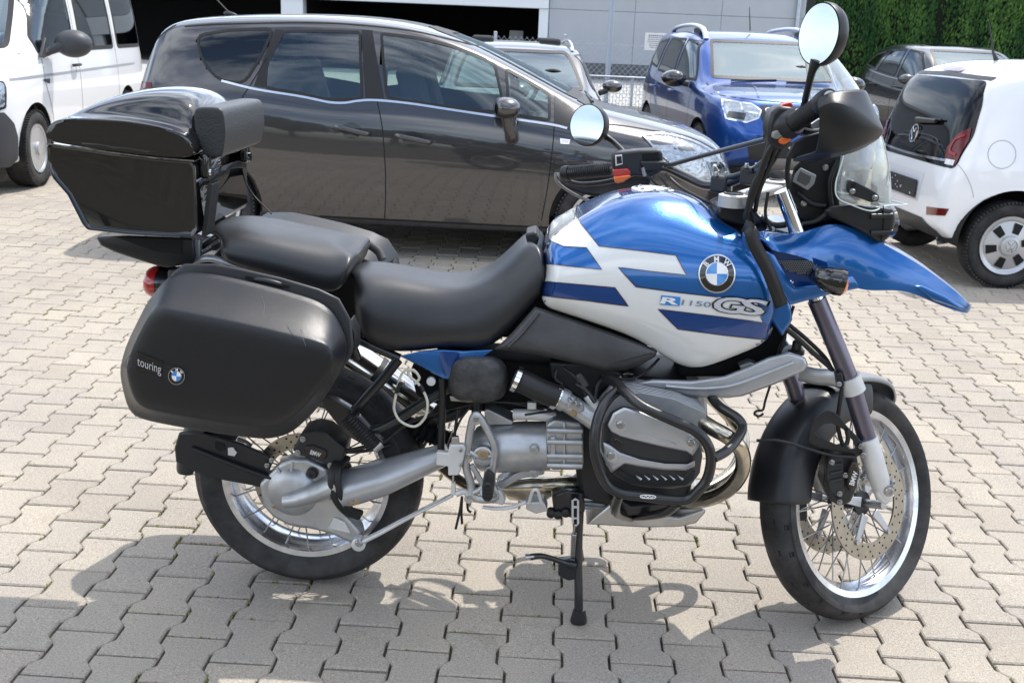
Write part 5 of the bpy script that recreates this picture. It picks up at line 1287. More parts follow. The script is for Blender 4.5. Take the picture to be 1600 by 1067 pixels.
tube('starter_cover', [(803, 647, .13), (840, 648, .14), (868, 652, .14)], .015, M_lightalu, gb)
eng = outline_part('crankcase', [(900, 640), (930, 600), (1010, 590), (1075, 600), (1095, 640), (1092, 700), (1080, 770), (1060, 800), (960, 800), (905, 780), (895, 700)], .12, -.12, mat('crankcase_dark', (.035, .035, .037), .5, .5), bevel=.015)
outline_part('front_cover', [(1070, 600), (1104, 620), (1107, 665), (1100, 690), (1076, 690)], .10, -.10, M_alu, eng, bevel=.006)
for b in (624, 655): bolt(Q(1090, b, .102), YD, .006, M_alu, eng)
outline_part('battery_box', [(640, 575), (760, 560), (900, 575), (900, 640), (760, 645), (700, 640), (650, 620)], .06, -.10, M_well, bevel=.01)
outline_part('injection_block', [(858, 566), (935, 570), (985, 588), (950, 606), (912, 628), (885, 606), (862, 590)], .13, .02, M_blackpl, bevel=.006)
# ---- cylinder (both sides)
VC = [(943, 662), (955, 645), (975, 635), (997, 639), (1040, 656), (1080, 674), (1093, 690), (1096, 712), (1092, 738), (1078, 757), (1050, 762), (1010, 760), (985, 755), (962, 742), (948, 724), (940, 698)]
vc_c = Vector((1018, 698))
def scaled(pts, s, ox=0, oy=0): return [(vc_c.x + (a - vc_c.x) * s + ox, vc_c.y + (b - vc_c.y) * s + oy) for a, b in pts]
V, F = loft([QL(scaled(VC, 1.02), .255), QL(scaled(VC, 1.02), .325), QL(scaled(VC, .97), .352), QL(scaled(VC, .80), .368)])
cyl = mesh_obj('valve_cover', V, F, M_blackpl, bike, bevel=.006, seg=3)
finobj = []
for k in range(10):
    dy = .135 + k * .0125; q = scaled([(930, 640), (958, 606), (998, 602), (1050, 612), (1100, 634), (1100, 668), (1082, 722), (1052, 740), (990, 742), (952, 726), (934, 690)], .97 + k * .002, 0, 0)
    q = resample2(q, 14); a = QL(q, .20); a = [Vector((v.x, YC - dy, v.z)) for v in a]
    mesh_obj('cooling_fin', *prism(a, (0, .0034, 0)), M_alu, cyl, bevel=.0010)
V, F = loft([QL(scaled(VC, .86, 4, -6), .12), QL(scaled(VC, .86, 4, -6), .258)]); mesh_obj('cylinder_core', V, F, mat('fin_core', (.03, .03, .03), .6, .3), cyl)
# silver upper plate, embossed marks, lower rim
up_ = [(949, 664), (958, 645), (975, 636), (996, 641), (1040, 659), (1076, 675), (1089, 688), (1090, 700), (1082, 712), (1074, 706), (1030, 697), (985, 686), (968, 681), (955, 674)]
pl = mesh_obj('cover_plate', *loft([QL(up_, .345), QL(up_, .374), QL([(1018 + (a - 1018) * .965, 676 + (b - 676) * .9) for a, b in up_], .3785)]), M_aluw, cyl, bevel=.003, seg=3)
lo_ = [(942, 690), (952, 694), (968, 706), (1000, 718), (1040, 726), (1075, 727), (1086, 720), (1086, 728), (1072, 735), (1036, 734), (995, 728), (976, 724), (957, 737), (947, 726)]
mesh_obj('cover_rim', *loft([QL(lo_, .335), QL(lo_, .370), QL([(1012 + (a - 1012) * .985, 715 + (b - 715) * .8) for a, b in lo_], .374)]), M_aluw, cyl, bevel=.003, seg=2)
outline_part('cover_recess', [(962, 684), (972, 689), (974, 699), (964, 700), (958, 692)], .3705, .36, M_gloss, cyl, bevel=.002)
lw = [(962, 738), (975, 729), (1010, 735), (1060, 741), (1088, 735), (1086, 748), (1072, 759), (1020, 761), (985, 757)]
mesh_obj('cover_lower', *loft([QL(lw, .34), QL(lw, .362)]), M_blackpl, cyl, bevel=.004)
for k in range(6): mesh_obj('fin_slat', *sweep([Q(990 + k * 13, 738, .364), Q(1002 + k * 13, 749, .366)], .0035, 6), M_alu, cyl)
for a, b, d_ in ((969, 663, .379), (1080, 691, .379), (954, 711, .375)):
    mesh_obj('bolt_boss', *lathe(Q(a, b, d_ - .014), YD, [(.017, 0), (.017, .012), (.013, .0145), (0, .0145)], 24), M_aluw, cyl); bolt(Q(a, b, d_), YD, .0085, M_bolt, cyl)
mb = MB()
for k in range(17):
    t = k / 16; mb.add(*sweep([Q(996 + 58 * t, 676 + 15 * t, .3790), Q(997.6 + 58 * t, 680 + 15 * t, .3790)], .0011, 5)); 
mb.add(*sweep([Q(995, 678, .379), Q(1054, 693, .379)], .0009, 5)); o = mb.build('embossed_marks', M_aluw, cyl); o['kind'] = 'stuff'
# throttle body and intake
tb = mesh_obj('throttle_body', *sweep([Q(872, 620, .20), Q(884, 627, .20), Q(886, 628, .20), Q(912, 645, .21), Q(930, 657, .215)], [.029, .029, .025, .024, .026], 28), M_alu, bike, ang=40)
mesh_obj('throttle_cap', *lathe(Q(896, 643, .225), YD, [(.0125, -.01), (.0125, .004), (.01, .006), (0, .006)], 20), M_brass, tb)
outline_part('injector_bracket', [(888, 622), (896, 630), (900, 626), (904, 634), (908, 628), (914, 640), (905, 646), (890, 636)], .236, .21, M_alu, tb, bevel=.002)
for a, b in ((895, 629), (903, 633)): bolt(Q(a, b, .237), YD, .0045, M_bolt, tb)
mesh_obj('injector', *sweep([Q(918, 618, .20), Q(928, 632, .205), Q(938, 646, .21)], [.012, .014, .012], 12), M_lightalu, tb)
tube('hose_clamp', [(868, 617, .23), (875, 621, .232)], .0, M_chrome, tb) if False else None
ik = mesh_obj('intake_hose', *sweep(spline([Q(806, 592, .19), Q(825, 600, .20), Q(845, 610, .205), Q(872, 621, .205)], 4), .030, 24), M_hose, bike)
for a, b, c_, e_ in ((803, 591, 810, 594), (866, 618, 873, 621.5)): mesh_obj('hose_clamp', *sweep([Q(a, b, .20), Q(c_, e_, .20)], .0335, 24), M_chrome, ik)
mesh_obj('air_box', *loft([[Q(752 + a, 592 + b, dy) for a, b in [(math.copysign(abs(math.cos(t)) ** .6, math.cos(t)) * rx - 6, math.copysign(abs(math.sin(t)) ** .7, math.sin(t)) * ry) for t in np.linspace(0, 2 * math.pi, 15)[:-1]]] for dy, rx, ry in ((.02, 50, 40), (.14, 49, 39), (.18, 45, 36), (.195, 34, 26))]), mat('airbox_worn', (.05, .05, .052), .5, bump=(90, .7, .004), var=(30, .5)), bike, subd=1)
# cables and small hoses round the injection
for pts, r in (([(880, 575, .16), (900, 590, .17), (912, 610, .19), (922, 632, .2)], .005), ([(870, 578, .15), (868, 592, .16), (880, 600, .17)], .004), ([(1030, 560, .12), (1012, 578, .14), (985, 592, .16), (940, 586, .17)], .0035), ([(900, 600, .19), (916, 610, .2), (930, 628, .22)], .006), ([(940, 590, .15), (932, 605, .17), (930, 640, .2), (936, 662, .22)], .006), ([(700, 640, .12), (770, 627, .13), (840, 637, .14), (900, 640, .14)], .0028), ([(820, 648, .15), (870, 642, .155), (900, 648, .16)], .0028)):
    tube('cable', pts, r, M_hose)
outline_part('plug', [(824, 629), (838, 629), (838, 640), (824, 640)], .165, .15, M_lightalu, bevel=.002); outline_part('connector', [(900, 588), (908, 585), (920, 602), (912, 608)], .20, .18, M_grey, bevel=.002)
mesh_obj('filler_ring', *ring_lathe(Q(980, 597, .13), (0, -1, .15), [(.026, 0), (.022, 0), (.022, .01), (.026, .01)], 32), M_chrome, bike)
# ---- exhaust
ex = tube('exhaust_header', [(1085, 650, .20), (1112, 668, .26), (1140, 684, .28), (1158, 704, .27), (1160, 732, .25), (1143, 760, .22), (1112, 778, .17), (1070, 784, .10), (1020, 780, .05), (950, 772, .05), (905, 757, .07), (862, 756, .08), (800, 762, .04), (740, 760, -.02), (680, 720, -.10)], .0195, M_pipe, n=7, seg=20)
exl = tube('exhaust_header', [(1100, 612, -.20), (1130, 640, -.25), (1160, 680, -.22), (1150, 730, -.12), (1110, 762, -.04), (1060, 775, .0)], .0195, M_pipe, n=7, seg=20)
mesh_obj('collector_box', *loft([[Q(px, 764 + math.sin(t) * ry, .06 + math.cos(t) * .035) for t in np.linspace(0, 2 * math.pi, 17)[:-1]] for px, ry in ((786, 8), (796, 17), (830, 20), (850, 20), (862, 12))]), M_pipe, ex, ang=60)
mf = mesh_obj('muffler', *sweep([Q(x, y, -.20) for x, y in ((470, 512), (500, 530), (548, 560), (600, 596), (640, 622), (668, 640), (690, 652))], [.045, .062, .064, .064, .060, .040, .022], 32, flat=(1, .85)), M_muff, bike)
mesh_obj('muffler_band', *sweep([Q(583, 583, -.195), Q(590, 588, -.195)], .0665, 32, flat=(1, .85)), M_blackpl, mf)
tube('muffler_seam', [(540, 570, -.135), (590, 602, -.135), (640, 638, -.135)], .003, M_well, mf, seg=6)
for a, b in ((600, 590), (628, 598)): bolt(Q(a, b, -.12), YD, .008, M_lightalu, mf)
# ---- subframe and foot pegs
sf = tube('rear_subframe', [(622, 562, .13), (600, 590, .135), (566, 628, .14), (554, 645, .14), (562, 668, .14), (583, 672, .14), (620, 655, .13), (660, 630, .125), (700, 606, .12), (745, 580, .11)], .0135, M_frame, n=6)
tube('subframe_tube', [(735, 562, .11), (742, 585, .115), (745, 615, .115), (744, 650, .12)], .013, M_frame); tube('subframe_tube', [(700, 596, .12), (722, 606, .12), (742, 618, .12)], .011, M_frame); tube('subframe_tube', [(430, 470, .1), (500, 500, .11), (570, 535, .12), (625, 560, .12)], .012, M_frame)
bk = outline_part('peg_bracket', [(505, 618), (522, 622), (552, 640), (560, 650), (600, 690), (596, 700), (582, 704), (540, 680), (508, 640), (500, 626)], .150, .125, M_frame, bevel=.004)
pg = mesh_obj('passenger_peg', *sweep([Q(542, 652, .19), Q(585, 698, .19)], .016, 16), M_hose, bike)
a, b = Q(543, 654, .19), Q(584, 697, .19)
for k in range(13): mesh_obj('peg_rib', *ring_lathe(a.lerp(b, k / 12), b - a, [(.0185, -.0022), (.0205, 0), (.0185, .0022), (.015, 0)], 16), M_hose, pg)
mesh_obj('peg_pivot', *sweep([Q(583, 702, .18), Q(595, 692, .17)], .013, 12), M_bolt, pg)
tube('brake_line', [(691, 590, .15), (691, 640, .15), (690, 668, .15), (689, 705, .15)], .0095, M_hose)
tube('locking_cable', [(622, 600, .18), (618, 620, .19), (616, 640, .19), (626, 658, .19), (648, 666, .19), (664, 652, .19), (668, 630, .19), (662, 612, .185), (652, 598, .18), (642, 590, .18), (638, 582, .18), (646, 578, .18), (655, 590, .18), (648, 600, .18)], .0036, M_cable, n=8, seg=8)
tube('locking_cable', [(622, 600, .18), (628, 584, .18), (638, 577, .18), (650, 582, .18), (656, 590, .18)], .0032, M_cable, n=8, seg=8)
for pts in ([(662, 612, .188), (657, 602, .186)], [(619, 614, .19), (626, 598, .186)]): tube('cable_sleeve', pts, .0052, M_hose)
mesh_obj('reflector_button', *lathe(Q(673.5, 596, .15), YD, [(.0115, -.01), (.0115, .001), (.010, .002), (0, .002)], 24), M_letter, bike)
outline_part('valve_body', [(702, 619), (728, 622), (730, 628), (704, 627)], .15, .13, M_bolt, bevel=.002)
for pts, r in (([(728, 625, .14), (780, 628, .14), (860, 632, .13)], .003), ([(716, 640, .15), (712, 665, .155), (710, 685, .16)], .004), ([(735, 635, .14), (720, 655, .15), (711, 675, .155)], .003), ([(650, 700, -.02), (690, 640, .0), (740, 610, .02)], .02), ([(680, 655, .02), (720, 640, .02), (735, 600, .02)], .018)): tube('brake_pipe', pts, r, M_hose)
# shock absorber hints behind
ss = mesh_obj('rear_shock', *sweep([Q(600, 650, .0), Q(705, 690, .0)], .026, 14), M_well, bike)
for k in range(9): mesh_obj('shock_coil', *ring_lathe(Q(612 + k * 11, 655 + k * 4, 0), Q(705, 690, 0) - Q(600, 650, 0), [(.030, -.004), (.036, 0), (.030, .004), (.026, 0)], 18), M_frame, ss)
# ---- foot rest plate
fp = tube('footrest_plate', [(741, 650, .185), (735, 672, .185), (731, 700, .185), (728, 728, .185), (736, 756, .185), (736, 772, .185), (752, 780, .185), (775, 776, .185), (768, 752, .185), (771, 720, .185), (773, 700, .185), (764, 676, .185), (750, 652, .185)], .0105, M_alu, n=5, closed=True, flat=(.9, 1))
for pts in ([(736, 726, .186), (745, 740, .186), (760, 768, .186)], [(768, 712, .186), (752, 714, .186), (734, 706, .186)], [(764, 740, .186), (752, 762, .186), (738, 770, .186)]): tube('plate_web', pts, .0075, M_alu, fp)
mesh_obj('plate_hub', *lathe(Q(755, 709, .175), YD, [(.026, 0), (.026, .016), (.021, .018), (.020, .014), (0, .014)], 32), M_alu, fp); bolt(Q(755, 709, .190), YD, .014, M_brass, fp, 'pivot_cap', .004)
for a, b in ((744, 654.5), (732, 713), (764, 733), (733, 776)):
    mesh_obj('plate_boss', *lathe(Q(a, b, .178), YD, [(.012, 0), (.012, .015), (0, .015)], 20), M_alu, fp); bolt(Q(a, b, .193), YD, .006, M_bolt, fp)
mesh_obj('footrest', *sweep([Q(768, 772, .19), Q(763, 770, .24), Q(760, 769, .31)], [.015, .016, .016], 14, flat=(1, .8)), M_bolt, fp)
outline_part('peg_rubber', [(753, 759), (757, 754), (766, 754), (770, 759), (770, 778), (766, 784), (757, 784), (753, 778)], .320, .24, M_hose, fp, bevel=.004)
for k in range(4): tube('peg_rubber_rib', [(755, 761 + k * 6, .3215), (768, 761 + k * 6, .3215)], .0016, M_rubber, fp, seg=6)
outline_part('plate_foot', [(772, 762), (784, 768), (790, 782), (786, 790), (770, 786), (766, 778)], .19, .165, M_lightalu, fp, bevel=.004)
mcb = outline_part('master_cylinder_bracket', [(702, 695), (724, 695), (728, 701), (721, 732), (716, 743), (700, 743), (700, 729), (681, 727), (682, 706), (700, 708)], .205, .185, M_lightalu, bevel=.003); outline_part('cylinder_neck', [(706, 683), (716, 683), (718, 696), (704, 696)], .20, .185, M_bolt, mcb, bevel=.002)
for a, b in ((720, 703), (720, 726)): bolt(Q(a, b, .206), YD, .004, M_bolt, mcb)
tube('push_rod', [(708, 744, .195), (708, 762, .195)], .003, M_bolt, mcb); outline_part('push_rod_clevis', [(705, 755), (711, 755), (712, 774), (704, 774)], .20, .185, M_lightalu, mcb, bevel=.002)
tube('brake_pedal', [(712, 772, .195), (725, 768, .19), (735, 776, .19)], .008, M_lightalu)
pdl = tube('brake_pedal', [(755, 792, .20), (775, 794, .215), (800, 792, .22), (825, 784, .22), (852, 792, .22)], [.006, .007, .007, .007, .007], M_lightalu, flat=(1, .7)); tube('pedal_loop', [(826, 787, .235), (832, 768, .245), (836, 765, .245), (841, 768, .245), (846, 788, .235)], .0045, M_lightalu, pdl, n=6)
outline_part('pedal_pad', [(822, 785), (850, 784), (856, 798), (838, 803), (822, 796)], .24, .19, M_alu, pdl, bevel=.003)
for pts in ([(722, 775, .1), (718, 800, .11), (712, 826, .11)], [(722, 778, .1), (721, 800, .1), (722, 818, .1)], [(730, 775, .1), (731, 795, .1), (736, 800, .1)]): tube('drain_hose', pts, .0035, M_hose)
# ---- centre stand (both legs), side lever, springs
for sg in (1, -1):
    dy = .12 * sg
    lg = mesh_obj('stand_leg', *sweep(spline([Q(905, 800, .12, dy), Q(903, 860, .14, dy * 1.15), Q(904, 920, .16, dy * 1.35), Q(904, 966, .17, dy * 1.45)], 4), [.014, .014, .013, .014], 14, flat=(1, .9)), M_frame, bike)
    f0 = Q(904, 968, .17, dy * 1.45); mesh_obj('stand_foot', *loft([[f0 + Vector((math.cos(t) * .022 * s_, math.sin(t) * .018 * s_, zz_)) for t in np.linspace(0, 2 * math.pi, 13)[:-1]] for s_, zz_ in ((.75, .035), (.95, .012), (1.05, .0), (1, -.004))]), M_frame, lg)
lvp = tube('stand_lever', [(898, 882, .16), (880, 878, .17), (862, 872, .19), (845, 868, .21), (828, 870, .22)], [.013, .009, .0075, .0075, .009], M_frame, n=6); outline_part('lever_bracket', [(872, 876), (898, 872), (902, 905), (888, 908), (872, 900)], .165, .14, M_frame, lvp, bevel=.005)
mesh_obj('lever_tip', *sweep([Q(834, 868, .218), Q(821, 869, .222)], [.008, .011], 12, flat=(1, .6)), M_bolt, lvp)
lk = outline_part('spring_link', [(893, 782), (899, 778), (905, 782), (905, 818), (900, 823), (896, 818), (893, 816)], .152, .148, M_lightalu, bevel=.001)
for a, b, hh in ((899, 786, 4), (899, 801, 7), (899, 815, 4)): outline_part('link_hole', [(a - 2.5, b - hh), (a + 2.5, b - hh), (a + 2.5, b + hh), (a - 2.5, b + hh)], .1528, .151, M_well, lk, bevel=0)
tube('spring_hook', [(898, 820, .15), (897, 834, .15)], .002, M_bolt, lk)
a, b = Q(897, 832, .152), Q(894, 884, .152); H_ = []
u, w, d = basis(b - a)
for k in range(22 * 8 + 1):
    t = k / (22 * 8); th = 2 * math.pi * k / 8; H_.append(a.lerp(b, t) + u * math.cos(th) * .0065 + w * math.sin(th) * .0065)
mesh_obj('stand_spring', *sweep(H_, .0014, 5), M_bolt, bike)
outline_part('stand_bracket', [(862, 776), (885, 766), (912, 770), (914, 800), (900, 812), (880, 806), (865, 800)], .13, .02, M_frame, bevel=.005)
for a, b in ((884, 797), (872, 800), (861, 798)): mesh_obj('stand_rubber', *lathe(Q(a, b, .12), YD, [(.012, 0), (.012, .02), (.006, .024), (0, .024)], 16), M_hose, bike)
outline_part('sump_fins', [(903, 775), (945, 780), (950, 795), (905, 797)], .11, .0, M_alu, bevel=.004)
for k in range(3): tube('sump_fin', [(906, 779 + k * 6, .115), (945, 782 + k * 6, .115)], .003, M_alu, seg=6)
# ---- bash plate
outline_part('bash_plate', [(915, 820), (953, 788), (975, 792), (1040, 806), (1062, 808), (1100, 795), (1104, 800), (1088, 818), (1062, 824), (1010, 825)], .125, -.125, mat('bash_alu', (.50, .49, .47), .35, .85, var=(20, .12)), bevel=.006)
# ---- crash bars
CB = [(948, 592, .20), (962, 598, .27), (978, 614, .34), (1006, 636, .385), (1052, 657, .40), (1084, 672, .40), (1103, 690, .40), (1111, 715, .40), (1106, 745, .40), (1094, 763, .40), (1074, 780, .395), (1042, 780, .39), (1005, 775, .39), (970, 770, .39), (949, 757, .39), (936, 731, .39), (929, 697, .385), (933, 658, .37), (948, 626, .34), (970, 606, .30)]
bar = tube('crash_bar', CB, .0125, M_bar, n=8, seg=18)
b2 = tube('crash_bar_strut', [(1106, 600, .12), (1112, 620, .16), (1126, 636, .22), (1152, 653, .26), (1160, 668, .28), (1150, 688, .33), (1134, 705, .37), (1114, 716, .40)], .0120, M_bar, bar, n=8, seg=16)
b3 = tube('crash_bar_strut', [(1060, 785, .39), (1040, 800, .33), (1010, 806, .22), (985, 806, .12)], .0115, M_bar, bar, n=6, seg=14); tube('crash_bar_strut', [(968, 772, .38), (962, 790, .33), (965, 802, .25), (985, 808, .14)], .0125, M_bar, bar, n=6, seg=14)
outline_part('bar_mount', [(952, 782), (968, 778), (985, 790), (1030, 786), (1050, 792), (1048, 808), (1030, 812), (1005, 804), (975, 808), (955, 806)], .20, .15, M_bar, bar, bevel=.006)
st_ = mesh_obj('bar_sticker', *(lambda q: (q, [(i, (i + 1) % 16, (i + 1) % 16 + 16, i + 16) for i in range(16)]))([Q(1012.5 + s_ * (9 * math.cos(t) + 4 * (1 if math.cos(t) > 0 else -1)) * k_, 775.8 + s_ * 3.4 * math.sin(t) * k2_ + .6 * math.cos(t), .4035) for s_, k_, k2_ in ((1, 1, 1), (1, .86, .55)) for t in np.linspace(0, 2 * math.pi, 17)[:-1]]), M_letter, bar, smooth=False)
tube('sticker_script', [(1003, 775, .4037), (1006, 777, .4037), (1009, 774.5, .4037), (1012, 777, .4037), (1015, 775, .4037), (1018, 777.3, .4037), (1021, 775.4, .4037)], .0009, M_letter, bar, n=4, seg=5)
mirror_of(cyl); mirror_of(bar); mirror_of(tb)
# ---------------------------------------------------------------- seats
def rows_px(rows):
    """rows: (points, measured dy, placed dy)"""
    return [[Q(a, b, m_, p_) for a, b in pts] for pts, m_, p_ in rows]
T = [(546, 404), (590, 402), (640, 411), (690, 423), (735, 426), (770, 409), (797, 383), (816, 365), (830, 360), (841, 370)]
S1 = [(545, 438), (590, 442), (640, 450), (690, 456), (735, 452), (775, 434), (803, 408), (823, 385), (838, 376), (848, 388)]
S2 = [(540, 475), (590, 492), (640, 501), (690, 506), (738, 502), (778, 487), (808, 462), (832, 440), (848, 420), (855, 412)]
S3 = [(548, 508), (575, 540), (618, 556), (684, 545), (723, 546), (757, 550), (790, 526), (815, 498), (842, 470), (857, 442)]
S4 = [(548, 512), (575, 543), (618, 557), (684, 547), (723, 548), (757, 551), (790, 528), (815, 500), (842, 472), (857, 444)]
V, F = grid_sym(rows_px([(T, -.09, 0), (T, -.09, -.0 + .06), (S1, .125, .125), (S2, .168, .168), (S3, .160, .160), (S4, .12, .10)]), 3)
seat = mesh_obj('rider_seat', V, F, M_leather, bike)
T = [(338, 349), (360, 331), (400, 330), (460, 342), (520, 352), (546, 357), (562, 374)]
S1 = [(338, 368), (361, 364), (400, 368), (460, 383), (515, 396), (541, 402), (558, 396)]
S2 = [(335, 388), (357, 394), (400, 400), (456, 414), (506, 428), (533, 425), (552, 412)]
S3 = [(338, 400), (360, 416), (405, 427), (458, 441), (509, 459), (531, 455), (546, 428)]
V, F = grid_sym(rows_px([(T, -.12, 0), (T, -.12, .07), (S1, .135, .135), (S2, .170, .170), (S3, .160, .160), (S3, .11, .11)]), 3)
mesh_obj('passenger_seat', V, F, M_leather, bike)
# grab rail on the far side, frame horn behind the seat
tube('grab_rail', [(545, 372, -.16), (568, 378, -.19), (590, 392, -.20), (598, 406, -.19)], .012, M_grey)
outline_part('seat_lock', [(820, 366), (838, 362), (843, 372), (836, 392), (826, 388)], .05, -.05, M_hose, bevel=.006)

# ---------------------------------------------------------------- tank
TK = [
 ([(850, 364), (872, 346), (900, 323), (945, 298), (985, 288), (1030, 287), (1070, 295), (1098, 311), (1112, 326), (1128, 344)], -.10, 0),
 ([(850, 364), (872, 346), (900, 323), (945, 298), (985, 288), (1030, 287), (1070, 295), (1098, 311), (1112, 326), (1128, 344)], -.10, .07),
 ([(850, 374), (875, 358), (905, 340), (945, 324), (985, 315), (1030, 316), (1070, 326), (1105, 340), (1135, 351), (1168, 360)], .12, .12),
 ([(848, 392), (875, 384), (905, 371), (945, 357), (990, 350), (1035, 354), (1075, 362), (1112, 369), (1150, 374), (1192, 376)], .18, .18),
 ([(850, 412), (878, 408), (910, 402), (950, 396), (995, 394), (1040, 396), (1085, 400), (1125, 402), (1162, 406), (1214, 410)], .215, .215),
 ([(855, 440), (880, 440), (915, 440), (955, 440), (1000, 440), (1045, 444), (1090, 446), (1130, 446), (1172, 446), (1232, 446)], .228, .228),
 ([(846, 460), (874, 468), (908, 478), (952, 490), (1000, 502), (1045, 515), (1090, 518), (1135, 512), (1178, 505), (1240, 490)], .222, .222),
 ([(836, 474), (868, 485), (900, 495), (957, 514), (1003, 532), (1043, 562), (1079, 578), (1110, 572), (1160, 552), (1238, 520)], .190, .190),
 ([(836, 477), (868, 488), (900, 498), (957, 518), (1003, 536), (1043, 566), (1079, 582), (1110, 576), (1160, 556), (1236, 524)], .170, .12),
]
V, F = grid_sym(rows_px(TK), 3, creases=[(3, .25), (7, .4)])
tank = mesh_obj('fuel_tank', V, F, [M_bblue, M_bwhite], bike); TB = bvh_of(V, F)
lowpts = [(800, 462), (833, 470), (915, 477), (984, 488), (1030, 510), (1059, 523), (1128, 533), (1202, 539), (1223, 529), (1300, 520)]
mi_ = []
for f in F:      # painted white below the stripes, on both flanks and underneath
    cx_ = sum((V[i] for i in f), Vector()) / len(f); cx_.y = YC - abs(cx_.y - YC); a, b = proj(cx_); mi_.append(1 if b > np.interp(a, [p[0] for p in lowpts], [p[1] for p in lowpts]) else 0)
tank.data.polygons.foreach_set('material_index', mi_)
def tpx(px, py, off=.0012):
    h = TB.ray_cast(CAMP, ray(px, py).normalized())
    if h[0] is None: return None
    d = ray(px, py); n = h[1] if h[1].dot(d) < 0 else -h[1]; return h[0] + n * (off + .0012)
def z7(pts): return [(800 + a / 3.049, 250 + b / 3.049) for a, b in pts]
def tank_patch(name, poly, material, off=.0008, step=4.5, parent=None):
    V, F = drape(TB, *poly_grid(poly, step), pxray, off); o = mesh_obj(name, V, F, material, parent or tank); mirror_of(o); return o
white = z7([(165, 357), (292, 240), (330, 308), (415, 412), (600, 432), (780, 455), (830, 548), (660, 530), (505, 511), (590, 604), (800, 632), (1000, 655), (1165, 676), (1195, 773), (950, 740), (695, 709), (790, 804), (1000, 832), (1225, 856), (1262, 840), (1300, 815), (1300, 845), (1200, 905), (1110, 948), (980, 990), (850, 1016), (790, 1014), (735, 965), (685, 895), (600, 866), (480, 822), (300, 758), (90, 692), (110, 640), (140, 560), (140, 480), (118, 390)])
tank_patch('white_panel', white, M_bwhite, .0012)
b1 = z7([(112, 385), (165, 357), (195, 392), (245, 414), (355, 420), (428, 522), (290, 508), (140, 493), (112, 450)])
b2_ = z7([(150, 578), (490, 607), (555, 695), (350, 668), (120, 640)])
b3_ = z7([(695, 709), (950, 740), (1195, 773), (1225, 790), (1240, 830), (1225, 856), (1000, 832), (790, 804)])
tank_patch('stripe_panel', b1, M_bblue, .0020); tank_patch('stripe_panel', b2_, M_bdeep, .0020)
tank_patch('stripe_panel', b3_, M_bdeep, .0020)
def tank_line(pts, w=.9, off=.0027, material=None):
    P_ = []
    for (a, b), (c_, d_) in zip(pts, pts[1:]):
        k = max(1, int(math.hypot(c_ - a, d_ - b) / 7)); P_ += [(a + (c_ - a) * t / k, b + (d_ - b) * t / k) for t in range(k)]
    P_.append(pts[-1]); V2 = []
    for i in range(len(P_)):
        a, b = Vector(P_[max(i - 1, 0)]), Vector(P_[min(i + 1, len(P_) - 1)]); t = (b - a).normalized(); n_ = Vector((-t.y, t.x)) * w / 2; p = Vector(P_[i]); V2 += [tuple(p + n_), tuple(p - n_)]
    V, F = drape(TB, V2, [(2 * i, 2 * i + 1, 2 * i + 3, 2 * i + 2) for i in range(len(P_) - 1)], pxray, off)
    if F: o = mesh_obj('pinstripe', V, F, material or M_pin, tank, smooth=False); mirror_of(o)
for q in ([(292, 240), (330, 308), (415, 412), (600, 432), (780, 455), (830, 548), (660, 530), (505, 511), (590, 604), (800, 632), (980, 652)], [(165, 357), (195, 392), (245, 414), (355, 420), (428, 522), (290, 508), (150, 493)], [(170, 579), (490, 607), (555, 695), (350, 668), (145, 645)], [(1150, 766), (950, 740), (695, 709), (790, 804), (1000, 832), (1220, 856)], [(1180, 740), (1195, 773), (1150, 767)]):
    tank_line(z7(q), 1.3)
# seam moulding round the lower tank edge
# roundel
def roundel(name, cx, cy, r, point, parent, rot=0, letters=True, mk=mirror_of):
    def disc(nm, r0, r1, a0, a1, m_, off, n=28):
        V = []; F = []
        for i in range(n + 1):
            a = a0 + (a1 - a0) * i / n
            for rr_ in (r0, r1): V.append(point(cx + math.cos(a) * rr_, cy + math.sin(a) * rr_ * 1.03, off))
        F = [(2 * i, 2 * i + 1, 2 * i + 3, 2 * i + 2) for i in range(n)]
        if any(v is None for v in V): return None
        return mesh_obj(nm, V, F, m_, parent_, smooth=False)
    parent_ = parent
    base = disc(name, 0, r, 0, 2 * math.pi, M_embk, .0022, 40); parent_ = base if parent is bike else parent
    disc('emblem_rim', r * .93, r, 0, 2 * math.pi, M_embs, .0032, 40); disc('emblem_rim', r * .57, r * .61, 0, 2 * math.pi, M_embs, .0034, 40)
    for k in range(4): disc('emblem_quadrant', 0, r * .57, rot + k * math.pi / 2, rot + (k + 1) * math.pi / 2, M_embblue if k % 2 == 0 else M_embw, .0030, 12)
    if letters:
        for s_, ang in (('B', -138), ('M', -92), ('W', -46)):
            a = R(ang) + rot * .9; V2, F2 = text_mesh(s_, 1, .03); xs = [v[0] for v in V2]; ys = [v[1] for v in V2]; mx_, my_ = (min(xs) + max(xs)) / 2, (min(ys) + max(ys)) / 2; sc = r * .30 / (max(ys) - min(ys)); ra = a + math.pi / 2; out_ = []
            for x, y in V2:
                x = (x - mx_) * sc * .95; y = -(y - my_) * sc; out_.append(point(cx + math.cos(a) * r * .77 + x * math.cos(ra) - y * math.sin(ra), cy + math.sin(a) * r * .77 + x * math.sin(ra) + y * math.cos(ra), .0036))
            if all(v is not None for v in out_): mesh_obj('emblem_letter', out_, [tuple(f) for f in F2], M_letter, parent_, smooth=False)
    return base
roundel('emblem', 1119.8, 427.8, 29, tpx, tank, 0)
